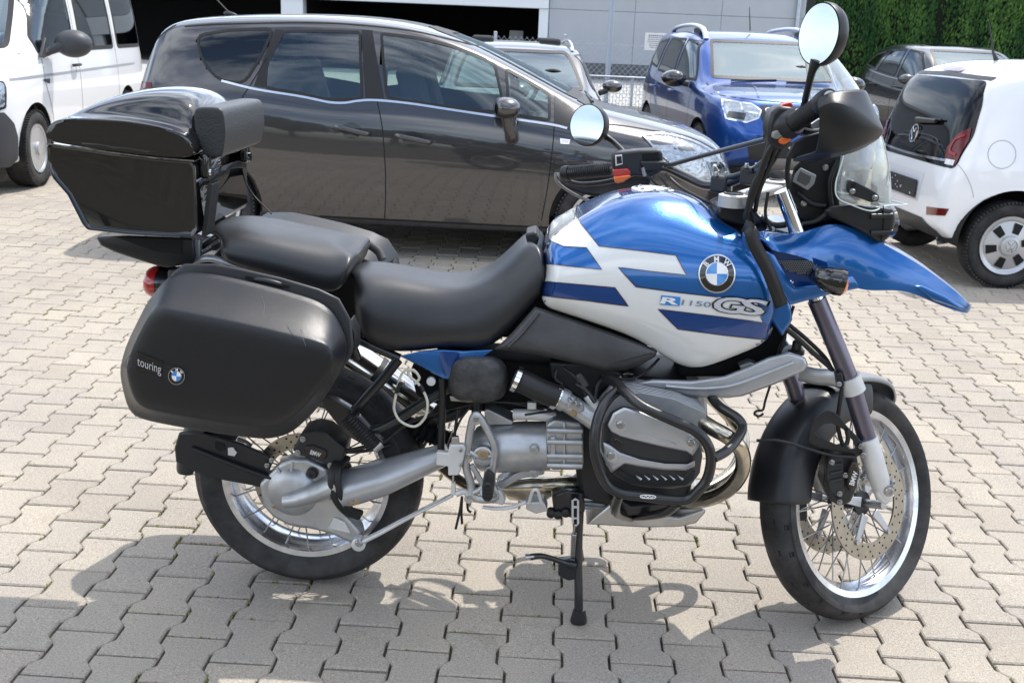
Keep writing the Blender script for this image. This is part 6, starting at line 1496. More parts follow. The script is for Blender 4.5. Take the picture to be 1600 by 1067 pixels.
# model lettering
def tank_text(name, s, px, py, w, h, material, ang=0, shear=0, off=.002, bold=0):
    V0, _ = text_mesh(s, 1, 0); V2, F2 = text_mesh(s, 1, bold); xs = [v[0] for v in V0]; ys = [v[1] for v in V0]; cx, cy = (min(xs) + max(xs)) / 2, (min(ys) + max(ys)) / 2; sx = w / (max(xs) - min(xs)); sy = h / (max(ys) - min(ys)); ca, sa = math.cos(R(ang)), math.sin(R(ang)); V = []
    for x, y in V2:
        x = (x - cx) * sx + shear * (y - cy) * sy; y = -(y - cy) * sy; V.append(tpx(px + x * ca - y * sa, py + x * sa + y * ca, off))
    F3 = [tuple(f) for f in F2 if all(V[i] is not None for i in f)]; V = [v if v is not None else Vector(BO) for v in V]
    return mesh_obj(name, V, F3, material, tank, smooth=False)
tank_patch('lettering_box', z7([(710, 643), (803, 652), (798, 695), (705, 688)]), M_embblue, .0026, parent=tank)
tank_text('lettering', 'R', 800 + 752 / 3.049, 250 + 669 / 3.049, 24, 9.5, M_embw, 5, .35, .0034, .035)
tank_text('lettering', '1150', 800 + 878 / 3.049, 250 + 682 / 3.049, 45, 8.0, mat('lettering_greyblue', (.16, .22, .34), .3, coat=1), 5, .2, .0026, .01)
for off, bd, mm, ex_ in ((.0030, .062, M_embk, 1.0), (.0042, .020, mat('gs_silver', (.62, .64, .70), .3, .3, coat=.6), 1.0)):
    tank_text('lettering', 'G', 800 + 1035 / 3.049, 250 + 688 / 3.049, 46, 23.5, mm, 6, .38, off, bd)
    tank_text('lettering', 'S', 800 + 1146 / 3.049, 250 + 698 / 3.049, 36, 23.5, mm, 6, .38, off, bd)
# filler cap
h = TB.ray_cast(CAMP, ray(1019, 293).normalized()); fc_ = h[0] + Vector((0, 0, .0)); fc_.y = YC + .02
hz = TB.ray_cast(Vector((fc_.x, fc_.y, 3)), Vector((0, 0, -1)))[0]
cp = mesh_obj('filler_cap', *lathe(hz + Vector((0, 0, -.012)), (0.02, -.02, 1), [(.056, 0), (.055, .010), (.048, .012), (.034, .012), (.030, .014), (0, .015)], 40), M_lightalu, tank)
for k in range(8): bolt(hz + Vector((math.cos(k * .785) * .042, math.sin(k * .785) * .042, -.003)), (0, 0, 1), .005, M_bolt, cp)

# ---------------------------------------------------------------- side covers
sc_ = [(772, 546), (800, 520), (836, 479), (868, 489), (900, 500), (957, 520), (1003, 537), (1028, 547), (1024, 557), (1000, 571), (975, 579), (945, 580), (900, 569), (850, 556), (800, 548)]
def inset3(pts, d): return offset_poly(pts, d)
sd = mesh_obj('side_cover', *loft([QL(sc_, .06), QL(sc_, .175), QL(inset3(sc_, 4) if True else sc_, .192), QL(inset3(sc_, 9), .197)]), M_grey, bike, bevel=.002); mirror_of(sd)
tube('cover_crease', [(795, 541, .199), (815, 522, .199), (842, 489, .199)], .0035, M_grey, sd, n=3, seg=6)
bc = [(624, 556), (655, 549), (688, 546), (725, 548), (772, 546), (735, 573), (703, 593), (692, 592), (660, 574)]
bcx = mesh_obj('blue_side_panel', *loft([QL(bc, .10), QL(bc, .160), QL(offset_poly(bc, 1.5), .164)]), M_bblue, bike, bevel=.0015); mirror_of(bcx)
V, F = loft([[Q(702 + ox * wd, yy + abs(ox) * 0, .166 + dd * (1 - abs(ox) ** 2)) for ox in (-1, -.6, 0, .6, 1)] for yy, wd, dd in ((551, 17, .010), (570, 14, .010), (588, 8, .004))], cap=False, closed=False); o = mesh_obj('panel_scoop', V, F, M_bdeep, bcx, subd=2); mirror_of(o)

# ---------------------------------------------------------------- panniers
PAN = [(278, 424), (330, 427), (374, 436), (435, 451), (490, 467), (515, 480), (532, 504), (545, 541), (538, 566), (517, 608), (491, 644), (456, 676), (424, 687), (360, 680), (280, 667), (210, 653), (199, 641), (185.5, 577), (199, 534), (231, 470), (262, 432)]
tub = [(288, 412), (335, 412), (378, 420), (440, 434), (498, 451), (530, 466), (549, 500), (553, 541), (549, 556), (520, 600), (496, 632), (462, 664), (428, 676), (362, 670), (285, 657), (216, 643), (206, 630), (193, 570), (206, 526), (240, 462), (272, 424)]
lid_face = [(248, 478), (300, 487), (360, 499), (430, 515), (490, 530), (512, 537), (520, 545), (524, 560), (520, 578), (500, 606), (476, 634), (448, 658), (420, 668), (360, 662), (285, 650), (220, 637), (210, 628), (196, 578), (206, 545), (228, 500), (240, 482)]
def QV(pts, off=0): return [Q(a, b, float(np.interp(b + (a - 360) * -.22, [430, 500, 600, 680], [.375, .395, .42, .425])) + off) for a, b in pts]
V, F = loft([QL(tub, .215), QL(tub, .23), QV(tub, -.02), QV(tub, -.008)]); pan = mesh_obj('pannier', V, F, mat('pannier_shell', (.022, .023, .025), .42, bump=(700, .2, .0008)), bike, bevel=.006, seg=3)
mid = [(a * .72 + c_ * .28, b * .72 + d_ * .28) for (a, b), (c_, d_) in zip(PAN, lid_face)]
lf2 = [(a * .985 + 368 * .015, b * .985 + 570 * .015) for a, b in lid_face]; lf3 = [(a * .93 + 368 * .07, b * .93 + 575 * .07) for a, b in lid_face]; lf4 = [(a * .55 + 368 * .45, b * .55 + 575 * .45) for a, b in lid_face]
rings = [QV(PAN, -.004), QV(PAN, -.002), QV(PAN, .012), [(p * .45 + q * .55) for p, q in zip(QV(PAN, .012), QL(lid_face, .478))], QL(lid_face, .486), QL(lf3, .494), QL(lf4, .497)]
rings = [[*resample(r, 42)] for r in rings]
V, F = loft(rings); cr_ = {}
for ri, w_ in ((2, .5), (4, .75)):
    for k in range(42): cr_[tuple(sorted((ri * 42 + k, ri * 42 + (k + 1) % 42)))] = w_
Vl, Fl = V, F; Vs, Fs = subdivide(Vl, Fl, 2, cr_); lid = mesh_obj('pannier_lid', Vs, Fs, M_case, pan); PB = bvh_of(Vs, Fs)
mesh_obj('lid_seal', *loft([QV(offset_poly(PAN, 3), -.012), QV(offset_poly(PAN, 3), -.002)]), M_seam, pan)
# handle slot and catches on the tub edge
tube('carry_handle', [(385, 434, .36), (420, 440, .372), (452, 449, .36)], .007, M_guard, pan); outline_part('handle_slot', [(384, 430), (452, 446), (450, 451), (383, 436)], .372, .36, M_seam, pan, bevel=0)
outline_part('hinge', [(546, 500), (556, 520), (557, 548), (548, 552)], .36, .30, M_guard, pan, bevel=.004)
def ppx(px, py, off=.001):
    h = PB.ray_cast(CAMP, ray(px, py).normalized())
    if h[0] is None: return None
    d = ray(px, py); n = h[1] if h[1].dot(d) < 0 else -h[1]; return h[0] + n * off
V2, F2 = poly_grid([(188, 572), (260, 598), (282, 604), (290, 601), (293, 590), (290, 576), (278, 573), (250, 566), (214, 548), (206, 552)], 6)
V, F = drape(PB, V2, F2, pxray, .0010); mesh_obj('badge_recess', V, F, M_guard, lid)
V, F = drape(PB, *poly_grid([(216, 549), (255, 565), (254, 592), (213, 578)], 6), pxray, .002); mesh_obj('name_plate', V, F, mat('plate_black', (.008, .008, .009), .25, coat=.6), lid)
V2, F2 = text_mesh('touring', 1, .0); xs = [v[0] for v in V2]; ys = [v[1] for v in V2]; cx, cy = (min(xs) + max(xs)) / 2, (min(ys) + max(ys)) / 2; sx = 37 / (max(xs) - min(xs)); sy = 17 / (max(ys) - min(ys)); V = []
for x, y in V2:
    x = (x - cx) * sx; y = -(y - cy) * sy; V.append(ppx(234 + x, 572.5 + y + x * .36, .003))
if all(v is not None for v in V): mesh_obj('lettering', V, [tuple(f) for f in F2], mat('lettering_silver', (.60, .60, .60), .3, .4), lid, smooth=False)
for q in ([(409, 462), (413, 478), (411, 494)], [(448, 508), (456, 520), (466, 528), (476, 532)], [(470, 515), (474, 530), (478, 541)]):
    w_ = [v for v in (ppx(a, b, .0006) for a, b in q) if v is not None]
    if len(w_) > 1: mesh_obj('scratch', *sweep(spline(w_, 5), .00045, 4), mat('scuff', (.16, .16, .17), .5), lid)
roundel('pannier_emblem', 276.5, 587, 13, ppx, lid, .1)
mirror_of(pan)
for sg in (1, -1): mesh_obj('pannier_carrier', *sweep(spline([Q(300, 430, .2, .2 * sg), Q(420, 460, .2, .2 * sg), Q(530, 500, .19, .19 * sg), Q(560, 560, .16, .16 * sg)], 4), .009, 10), M_frame, bike)

# ---------------------------------------------------------------- top case
TY0, TY1 = .215, -.215        # near and far flank (dy)
def tc_ring(pts, w):      # pts: side outline px measured on the near flank; returns near->far rows
    return pts
def box_loft(side_pts, ws, name, material, parent, bevel=.01, subd=0):
    """side outline extruded across with several widths: ws = list of (dy, scale)"""
    cx = sum(a for a, b in side_pts) / len(side_pts); cy = sum(b for a, b in side_pts) / len(side_pts); rings = []
    for dy, s_ in ws:
        q = [(cx + (a - cx) * s_, cy + (b - cy) * s_) for a, b in side_pts]; r = QL(q, TY0); rings.append([Vector((v.x, YC - dy, v.z)) for v in r])
    return mesh_obj(name, *loft(rings), material, parent, bevel=bevel, seg=4, subd=subd)
low_side = [(72, 226), (120, 232), (175, 240), (240, 248), (298, 253), (304, 262), (306, 300), (308, 360), (302, 370), (270, 371), (200, 367), (135, 360), (127, 350), (104, 305), (82, 280), (73, 262)]
case_ = box_loft(low_side, [(TY0 - .012, .965), (TY0, 1.0), (TY0 - .02 + .0, 1.0)][:1] + [(TY0, 1.0)] + [(TY1, 1.0), (TY1 + .012, .965)][:1] + [(TY1 - .012 + .0, .965)], 'top_case', M_gloss, bike, bevel=.012)
lid_side = [(71, 222), (71, 206), (76, 193), (90, 186), (140, 186), (200, 190), (260, 203), (296, 217), (305, 226), (307, 240), (300, 250), (240, 245), (175, 237), (120, 229)]
rings = []
def lr(pts, dy): r = QL(pts, TY0); return [Vector((v.x, YC - dy, v.z)) for v in r]
# lid: flank, then a raised crowned deck
top_a = [(71, 222), (71, 206), (78, 192), (95, 184), (140, 184), (200, 187), (255, 197), (290, 208), (302, 222), (306, 238), (300, 250), (240, 245), (175, 237), (120, 229)]
top_b = [(71, 222), (72, 204), (88, 186), (112, 172), (150, 158), (205, 150), (255, 153), (286, 166), (301, 196), (306, 236), (300, 250), (240, 245), (175, 237), (120, 229)]
top_c = [(71, 222), (74, 200), (92, 180), (118, 164), (155, 149), (205, 140), (255, 142), (288, 156), (302, 190), (306, 236), (300, 250), (240, 245), (175, 237), (120, 229)]
W_ = [(TY0 + .004, top_a, 3), (TY0 + .008, top_a, 0), (TY0 - .045, top_a, 0), (TY0 - .058, top_b, 0), (.06, top_c, 0), (-.06, top_c, 0), (-TY0 + .058, top_b, 0), (-TY0 + .045, top_a, 0), (-TY0 - .008, top_a, 0), (-TY0 - .004, top_a, 3)]
rings = [lr(offset_poly(p_, ins) if ins else p_, dy) for dy, p_, ins in W_]
V, F = loft(rings); V, F = fixn(V, F); V, F = subdivide(V, F, 2); mesh_obj('case_lid', V, F, M_gloss, case_)
mb = MB(); q = [(73, 225), (120, 231), (175, 239), (240, 247), (303, 252)]; mb.add(*sweep(QL(q, TY0 + .004), .0022, 6)); mb.build('lid_seam', M_letter if False else mat('seam_wear', (.10, .09, .075), .6, var=(60, .8)), case_)
# front face fittings: hinges, latches, ribbed strap
PXF = PX(306, 300, 0)
fx = P(306, 300, YC - TY0).x
def F3(dy, z, out=.0): return Vector((fx + out, YC - dy, z))
zt_, zb_ = P(306, 250, YC - TY0).z, P(307, 366, YC - TY0).z
for dy in (.15, -.15):
    mesh_obj('case_latch', *box(F3(dy * 1.1, zt_ - .02, .010), (.022, .036, .060)), M_gloss, case_, bevel=.008, seg=3); mesh_obj('latch_lock', *lathe(F3(dy * 1.1, zt_ - .035, .020), (1, 0, 0), [(.012, 0), (.012, .006), (0, .006)], 16), M_chrome, case_)
for k in range(7): mesh_obj('strap_rib', *box(F3(.185 - k * .009, zb_ + .055, .016), (.012, .005, .13), Matrix.Rotation(.16, 3, 'Y')), M_blackpl, case_, bevel=.001)
# backrest pad
bw = .20; zc0, zc1 = P(322, 246, YC - .17).z, P(318, 166, YC - .17).z
rings = []
for dy, s_ in ((.175, .9), (.17, 1), (.06, 1), (-.06, 1), (-.17, 1), (-.175, .9)):
    zc_ = (zc0 + zc1) / 2; hh = (zc1 - zc0) / 2 * s_; x0 = fx + .010; 
    rings.append([Vector((x0, YC - dy, zc_ - hh)), Vector((x0 + .045, YC - dy, zc_ - hh * 1.0)), Vector((x0 + .055, YC - dy, zc_)), Vector((x0 + .05, YC - dy, zc_ + hh)), Vector((x0 - .02, YC - dy, zc_ + hh * .98)), Vector((x0 - .02, YC - dy, zc_))])
V, F = loft(rings); V, F = fixn(V, F); cr = {}
V, F = subdivide(V, F, 3, {tuple(sorted((a, b))): .35 for f in F for a, b in zip(f, f[1:] + f[:1])}); mesh_obj('backrest_pad', V, F, M_pad, case_)
tube('pad_cord', [(378, 262, -.17), (384, 285, -.18), (396, 305, -.18), (412, 322, -.16), (424, 334, -.12)], .002, M_hose, case_)
# case carrier, rack, tail lamp
ca = [(150, 370), (158, 384), (180, 394), (210, 404), (245, 415), (262, 418), (303, 412), (306, 400), (302, 372), (200, 368)]
car_ = mesh_obj('case_carrier', *loft([QL(ca, .13), QL(ca, -.13)]), M_guard, bike, bevel=.006)
outline_part('carrier_slot', [(185, 372), (284, 374), (283, 398), (240, 392)], .1335, .13, M_seam, car_, bevel=0)
tube('rack_bar', [(300, 408, .10), (330, 404, .11), (365, 415, .115), (410, 428, .12), (450, 440, .12)], .010, M_aluw); tube('rack_bar', [(305, 392, .0), (335, 372, .0), (345, 366, -.02)], .008, M_aluw)
outline_part('rack_plate', [(303, 372), (312, 376), (312, 412), (303, 414)], .11, .09, M_aluw, bevel=.002)
for k in range(5): tube('rack_slat', [(312 + k * 4, 398 - k * 3, .08), (340 + k * 3, 384 - k * 3, -.05)], .004, M_aluw, n=2, seg=6)
tl = mesh_obj('tail_lamp', *loft([[Vector((P(x, 440, YC).x, YC + math.cos(t) * .055 * s_, P(x, 440, YC).z + math.sin(t) * .042 * s_)) for t in np.linspace(0, 2 * math.pi, 17)[:-1]] for x, s_ in ((231, .55), (234, .85), (242, 1), (252, 1))]), mat('bike_red_lens', (.40, .006, .008), .12, coat=1), bike, ang=60)
mesh_obj('lamp_housing', *loft([[Vector((P(x, 440, YC).x, YC + math.cos(t) * .055 * s_, P(x, 440, YC).z + math.sin(t) * .042 * s_)) for t in np.linspace(0, 2 * math.pi, 17)[:-1]] for x, s_ in ((252, .98), (262, 1), (300, .8))]), M_gloss, tl, ang=60)
mesh_obj('tail_body', *loft([QL([(262, 420), (330, 405), (440, 440), (430, 470), (300, 470), (262, 455)], .07), QL([(262, 420), (330, 405), (440, 440), (430, 470), (300, 470), (262, 455)], -.07)]), M_guard, bike, bevel=.01)
tube('mudguard_strut', [(300, 460, .0), (290, 560, .0), (300, 650, .0)], .03, M_guard, flat=(.5, 1.6))
mb = MB()

# ---------------------------------------------------------------- beak and radiator cowl
BK = [   # rows from centre line to lower edge, stations from the tank forward to the tip
 ([(1180, 352), (1215, 356), (1258, 352), (1300, 336), (1345, 352), (1385, 375), (1432, 402), (1480, 437), (1513, 466), (1521, 484)], 0, 0),
 ([(1176, 358), (1212, 366), (1256, 366), (1300, 344), (1347, 362), (1384, 384), (1430, 408), (1479, 443), (1511, 470), (1522, 486)], .10, .10),
 ([(1172, 370), (1212, 380), (1258, 386), (1303, 384), (1347, 402), (1388, 418), (1428, 434), (1470, 458), (1505, 479), (1520, 488)], .125, .125),
 ([(1196, 391), (1222, 394), (1262, 403), (1294, 424), (1338, 455), (1385, 453), (1420, 454), (1459, 473), (1500, 488), (1518, 491)], .130, .130),
 ([(1198, 393), (1223, 396), (1263, 405), (1295, 427), (1339, 458), (1385, 455), (1420, 456), (1458, 475), (1498, 489), (1517, 492)], .120, .120),
]
taper = [1.7, 1.55, 1.2, 1, 1, .95, .85, .7, .5, .3]
rows = []
for pts, m_, p_ in BK: rows.append([Q(a, b, m_ * taper[i], p_ * taper[i]) for i, (a, b) in enumerate(pts)])
V, F = grid_sym(rows, 3, creases=[(1, 1), (3, 1)], bottom=True); beak = mesh_obj('front_beak', V, F, M_bblue, bike)
# raised facet near the tip
V, F = loft([[Q(a, b, d_) for a, b in q] for d_, q in ((.098, [(1420, 445), (1438, 444), (1478, 462), (1508, 480), (1505, 484), (1460, 470)]), (.108, [(1428, 447), (1440, 447), (1476, 464), (1500, 480), (1496, 481), (1460, 468)]))]); mesh_obj('beak_facet', V, F, M_bblue, beak, bevel=.002)
# scoop below: lower edge bar and side wall with honeycomb mesh
lowbar = [(1194, 391), (1214, 440), (1234, 477), (1297, 460), (1345, 450), (1332, 430), (1302, 436), (1275, 445), (1242, 448), (1228, 430), (1210, 398)]
lbd = lambda x, o: float(np.interp(x, [1200, 1250, 1345], [.212, .185, .126])) - o
mesh_obj('cowl_lower', *loft([[Q(a, b, lbd(a, 0)) for a, b in lowbar], [Q(a, b, lbd(a, .04)) for a, b in lowbar]]), M_bblue, beak, bevel=.004)
wall = [(1200, 392), (1260, 399), (1292, 410), (1300, 440), (1240, 456), (1224, 440)]
mesh_obj('cowl_inner', *prism(QL(wall, .150), (0, .006, 0)), M_bdeep, beak)
mesh_ = [(1216, 408), (1262, 406), (1284, 418), (1270, 432), (1232, 424)]
mesh_obj('mesh_backing', *prism(QL(mesh_, .153), (0, .002, 0)), M_seam, beak, smooth=False)
mb = MB()
for i in range(20):
    for j in range(9):
        x, y = 1216 + i * 3.6 + (1.8 if j % 2 else 0), 405 + j * 3.1
        if inside((x, y), mesh_): mb.add(*lathe(Q(x, y, .1535), YD, [(.0019, 0), (.0019, .0012), (.0010, .0012), (.0010, 0)], 6, cap=False))
o = mb.build('honeycomb_mesh', M_aluw, beak, smooth=False); o['kind'] = 'stuff'
mesh_obj('round_reflector', *lathe(Q(1234, 444, .156), YD, [(.010, -.003), (.010, .002), (0, .004)], 20), M_refl, beak)
# turn signals
ts = mesh_obj('turn_signal', *sweep(spline([Q(1266, 428, .17), Q(1276, 430, .215), Q(1292, 436, .235), Q(1308, 440, .238), Q(1317, 442, .238)], 4), [.012, .021, .030, .034, .033], 20, flat=(.85, 1)), M_gloss, bike)
mesh_obj('signal_lens', *loft([[Q(px, 441.5 + math.sin(t) * 20 * s_, .238 + math.cos(t) * .026 * s_) for t in np.linspace(0, 2 * math.pi, 17)[:-1]] for px, s_ in ((1309, 1.02), (1317, .98), (1323, .72), (1326.5, .1))]), M_orange, ts, ang=80)
mirror_of(ts)
# radiator cowl front edge (blue sliver and dark filler behind the strap)
rc = [(1160, 360), (1196, 391), (1216, 440), (1236, 478), (1238, 500), (1222, 526), (1205, 500), (1190, 440), (1160, 385)]
o = mesh_obj('tank_wing', *loft([QL(rc, .14), QL(rc, .19), QL(offset_poly(rc, 3), .197)]), M_bblue, bike, bevel=.004); mirror_of(o)
# black strap over the wing
sp_ = [(1164, 353, .205), (1172, 360, .238), (1180, 384, .246), (1199, 420, .248), (1211, 450, .246), (1221, 478, .238)]
w_ = spline([Q(*p) for p in sp_], 6); V = []; 
for i, p in enumerate(w_):
    t = (w_[min(i + 1, len(w_) - 1)] - w_[max(i - 1, 0)]).normalized(); s_ = t.cross(Vector((0, -1, 0))).normalized(); wd = .0155
    V += [p + s_ * wd, p - s_ * wd]
o = mesh_obj('tank_strap', V, [(2 * i, 2 * i + 1, 2 * i + 3, 2 * i + 2) for i in range(len(w_) - 1)], M_hose, bike, solid=.003)

# ---------------------------------------------------------------- lower arm (telelever) and front frame
ta = [(994, 597), (1020, 592), (1081, 594), (1132, 587), (1170, 572), (1200, 558), (1233, 550), (1258, 558), (1263, 570), (1256, 580), (1211, 600), (1160, 619), (1137, 622), (1081, 620), (1047, 612), (1010, 606)]
ta_in = [(1010, 600), (1081, 604), (1135, 598), (1175, 583), (1225, 563), (1250, 562), (1252, 570), (1210, 590), (1158, 609), (1135, 612), (1081, 611), (1047, 606)]
tl_ = mesh_obj('telelever_arm', *loft([QL(ta, .05), QL(ta, .165), QL(offset_poly(ta, 2.5), .174)]), M_aluw, bike, bevel=.005, seg=3); mirror_of(tl_)
mesh_obj('arm_crossbar', *sweep([Q(1230, 560, .10), Q(1230, 560, .10, -.10)], .030, 20, flat=(.6, 1.2)), M_aluw, tl_)
tube('arm_cast_rib', [(1040, 603, .177), (1090, 607, .177), (1140, 603, .177), (1190, 586, .176), (1240, 566, .175)], .005, M_aluw, tl_, n=4, seg=8)
mesh_obj('ball_joint_cap', *lathe(Q(1244, 549, .10), (0, 0, 1), [(.021, -.006), (.021, .004), (.013, .007), (.012, .024), (.008, .030), (0, .031)], 20), M_hose, tl_)
outline_part('arm_pocket', [(1155, 572), (1172, 566), (1184, 570), (1176, 580), (1160, 582)], .12, .08, M_alu, tl_, bevel=.003)
outline_part('headstock_frame', [(1110, 345), (1160, 330), (1195, 345), (1225, 400), (1235, 470), (1228, 560), (1190, 590), (1060, 590), (1040, 500), (1080, 400)], .055, -.055, M_well, bevel=.01)
tube('oil_line', [(1240, 478, .12), (1232, 505, .12), (1222, 540, .12), (1212, 575, .10)], .004, M_hose); tube('brake_hose', [(1226, 512, .15), (1248, 530, .14), (1275, 555, .13), (1298, 575, .12), (1306, 590, .12)], .0065, M_hose); tube('brake_hose', [(1230, 505, .13), (1260, 530, .12), (1290, 560, .11), (1303, 585, .10)], .0055, M_hose)
tube('hose_loop', [(1204, 600, .1), (1196, 625, .1), (1192, 640, .1), (1182, 642, .1), (1179, 647, .1), (1186, 650, .1), (1193, 646, .1)], .0032, M_hose)

# ---------------------------------------------------------------- fork
def fork_leg(sg):
    o_ = .095 * sg
    pts = [Q(1276, 468, .12, .12), Q(1306, 540, .125, .125), Q(1330, 600, .125, .125), Q(1356, 690, .125, .125)]
    if sg < 0: pts = [v + (Ms.to_3x3() @ Vector((0, .19, 0))) for v in pts]
    leg = mesh_obj('fork_leg', *sweep(pts, .0235, 28), M_fork, bike, ang=60)
    up = pts[0] + (pts[0] - pts[1]).normalized() * .30
    return leg, pts
leg, fpts = fork_leg(1)
col = mesh_obj('fork_brace_ring', *sweep([fpts[2] + (fpts[1] - fpts[2]).normalized() * .022, fpts[2] - (fpts[1] - fpts[2]).normalized() * .022], .030, 28), M_lightalu, leg)
sl1 = [Q(1353, 684, .125), Q(1362, 712, .128), Q(1372, 745, .13), Q(1383, 775, .13)]
sld = mesh_obj('fork_slider', *sweep(spline(sl1, 4), [.030, .030, .028, .024], 28, flat=(1, .95)), M_lightalu, bike, ang=60)
outline_part('caliper_lug', [(1362, 722), (1352, 742), (1346, 748), (1350, 758), (1362, 762), (1375, 752), (1372, 730)], .135, .11, M_lightalu, sld, bevel=.006)
outline_part('axle_clamp', [(1370, 756), (1386, 752), (1396, 762), (1397, 778), (1388, 790), (1378, 788), (1368, 776)], .152, .11, M_lightalu, sld, bevel=.008)
for a, b, r, dd in ((1351.5, 749.5, .008, .137), (1389, 767, .012, .155), (1395, 753, .006, .14), (1346, 695, .006, .15)): bolt(Q(a, b, dd), YD, r, M_bolt, sld)
mesh_obj('front_axle', *sweep([Mf @ Vector((0, -.115, 0)), Mf @ Vector((0, .115, 0))], .012, 16), M_bolt, sld)
leg2, _ = fork_leg(-1)
lo2 = [v + (Ms.to_3x3() @ Vector((0, .20, 0))) for v in sl1]; mesh_obj('fork_slider', *sweep(spline(lo2, 4), [.030, .030, .028, .024], 24), M_lightalu, bike)
br = [Q(1322, 590, .12), Q(1296, 596, .08), Q(1262, 588, .05), Q(1240, 586, .0)]
mesh_obj('fork_brace', *sweep(spline([Q(1320, 596, .13), Q(1300, 590, .12), Q(1275, 588, .10), Q(1250, 582, .08)], 4), .016, 14, flat=(.6, 1.4)), M_alu, leg)
# calipers
for sg, dd in ((1, 0),):
    cq = [(1300, 712), (1330, 705), (1340, 716), (1344, 740), (1338, 766), (1330, 786), (1312, 792), (1296, 782), (1286, 758), (1290, 730)]
    cb = outline_part('front_caliper', cq, .145, .075, M_blackpl, bevel=.008, seg=3)
    outline_part('caliper_block', [(1294, 718), (1318, 712), (1322, 760), (1316, 780), (1296, 770), (1290, 744)], .158, .14, M_blackpl, cb, bevel=.005)
    outline_part('caliper_cover', [(1331, 722), (1338, 720), (1343, 732), (1341, 752), (1335, 766), (1327, 770), (1324, 756), (1326, 736)], .168, .15, mat('caliper_brown'), cb, bevel=.006)
    text_on('lettering', 'BMW', 1334, 747, 22, 8, .1688, M_letter, cb, -72, bold=.02)
    for a, b in ((1321, 742), (1312, 771), (1312, 784), (1300, 722)): bolt(Q(a, b, .16), YD, .0055, M_bolt, cb)
    for k in range(3): tube('caliper_rib', [(1297, 728 + k * 12, .160), (1316, 724 + k * 12, .160)], .004, M_blackpl, cb, seg=8)
o = mesh_obj('front_caliper', *(lambda VF: ([Mf @ Vector(v) for v in VF[0]], VF[1]))(box((-.13, .085, .02), (.07, .05, .14))), M_blackpl, bike, bevel=.012)
tube('front_brake_hose', [(1316, 604, .14), (1312, 630, .13), (1309, 660, .13), (1315, 690, .14), (1326, 706, .15)], .0055, M_hose); outline_part('hose_joint', [(1306, 584), (1316, 582), (1320, 604), (1310, 608)], .155, .13, M_guard, bevel=.003); bolt(Q(1311, 600, .157), YD, .005, M_alu)
# ---------------------------------------------------------------- front mudguards (in the steered wheel frame)
V, F = arc_shell(None, .338, .072, R(174), R(84), .098, n=20, tfm=Mf, taper=0); fm = mesh_obj('front_mudguard', V, F, M_guard, bike, solid=.004, subd=1)
V, F = arc_shell(None, .350, .070, R(112), R(50), .018, n=18, tfm=Mf, taper=1.0); mesh_obj('upper_mudguard', V, F, mat('mudguard_grey', (.20, .205, .21), .45, bump=(600, .2, .0008)), fm, solid=.004, subd=1)
armA = [(1276, 650), (1292, 640), (1303, 643), (1312, 650), (1322, 664), (1338, 680), (1349, 693), (1347, 708), (1340, 714), (1310, 706), (1272, 698), (1262, 690), (1266, 668)]
armH = [(1288, 662), (1300, 661), (1318, 671), (1333, 689), (1336, 700), (1328, 701), (1304, 693), (1280, 682), (1272, 674)]
def ring_plate(name, outer, inner, dy0, dy1, material, parent):
    a, b = resample([Vector((x, y, 0)) for x, y in outer], 40), resample([Vector((x, y, 0)) for x, y in inner], 40)
    # align starts
    k0 = min(range(40), key=lambda k: (a[0] - b[k]).length); b = b[k0:] + b[:k0]
    V = []; 
    for r, d_ in ((a, dy0), (b, dy0), (a, dy1), (b, dy1)): V += [Q(p.x, p.y, d_(p.x) if callable(d_) else d_) for p in r]
    F = []; n = 40
    for i in range(n):
        j = (i + 1) % n; F += [(i, j, n + j, n + i), (2 * n + i, 3 * n + i, 3 * n + j, 2 * n + j), (i, 2 * n + i, 2 * n + j, j), (n + i, n + j, 3 * n + j, 3 * n + i)]
    V, F = fixn(V, F); return mesh_obj(name, V, F, material, parent, bevel=.002)
dyf = lambda x: float(np.interp(x, [1215, 1290, 1345], [.175, .165, .158])); dyb = lambda x: dyf(x) - .010
ring_plate('mudguard_bracket', armA, armH, dyf, dyb, M_guard, fm)
tube('bracket_bridge', [(1323, 672, .165), (1325, 684, .165), (1323, 694, .165)], .006, M_guard, fm)
tube('mudguard_ridge', [(1182, 688, .17), (1215, 688, .18), (1260, 700, .178), (1300, 711, .172), (1338, 714, .165)], .004, M_guard, fm, seg=8); bolt(Q(1346, 697, .165), YD, .006, M_bolt, fm); bolt(Q(1349, 711, .165), YD, .006, M_bolt, fm)
# ---------------------------------------------------------------- headlamp unit, cockpit
hb = [(1298, 322), (1330, 318), (1370, 322), (1397, 326), (1399, 342), (1396, 358), (1389, 371), (1376, 381), (1362, 372), (1347, 363), (1322, 350), (1298, 340), (1285, 330)]
hl_ = mesh_obj('headlamp_unit', *loft([QL(hb, .125), QL(hb, .115), QL(hb, -.115), QL(hb, -.125)]), M_guard, bike, bevel=.010, seg=3)
for b in (338, 364): tube('unit_rib', [(1360, b, .128), (1394, b - 1, .122)], .007, M_guard, hl_, seg=10)
tube('unit_seam', [(1380, 322, .127), (1381, 350, .127), (1377, 379, .127)], .0016, M_seam, hl_, seg=6)
hf = P(1399, 345, YC); mesh_obj('headlamp_lens', *loft([[Vector((hf.x + xo, YC + y, hf.z + z)) for y, z in [(math.cos(t) * .095 * s_, math.sin(t) * .05 * s_) for t in np.linspace(0, 2 * math.pi, 21)[:-1]]] for xo, s_ in ((-.05, .86), (-.016, .84), (-.008, .6), (-.006, .1))]), mat('lamp_glass_dark', (.05, .055, .06), .08, 0, coat=1), hl_)
ck = [(1240, 262), (1262, 240), (1300, 232), (1332, 236), (1322, 262), (1306, 290), (1312, 320), (1300, 345), (1270, 352), (1240, 340), (1232, 300)]
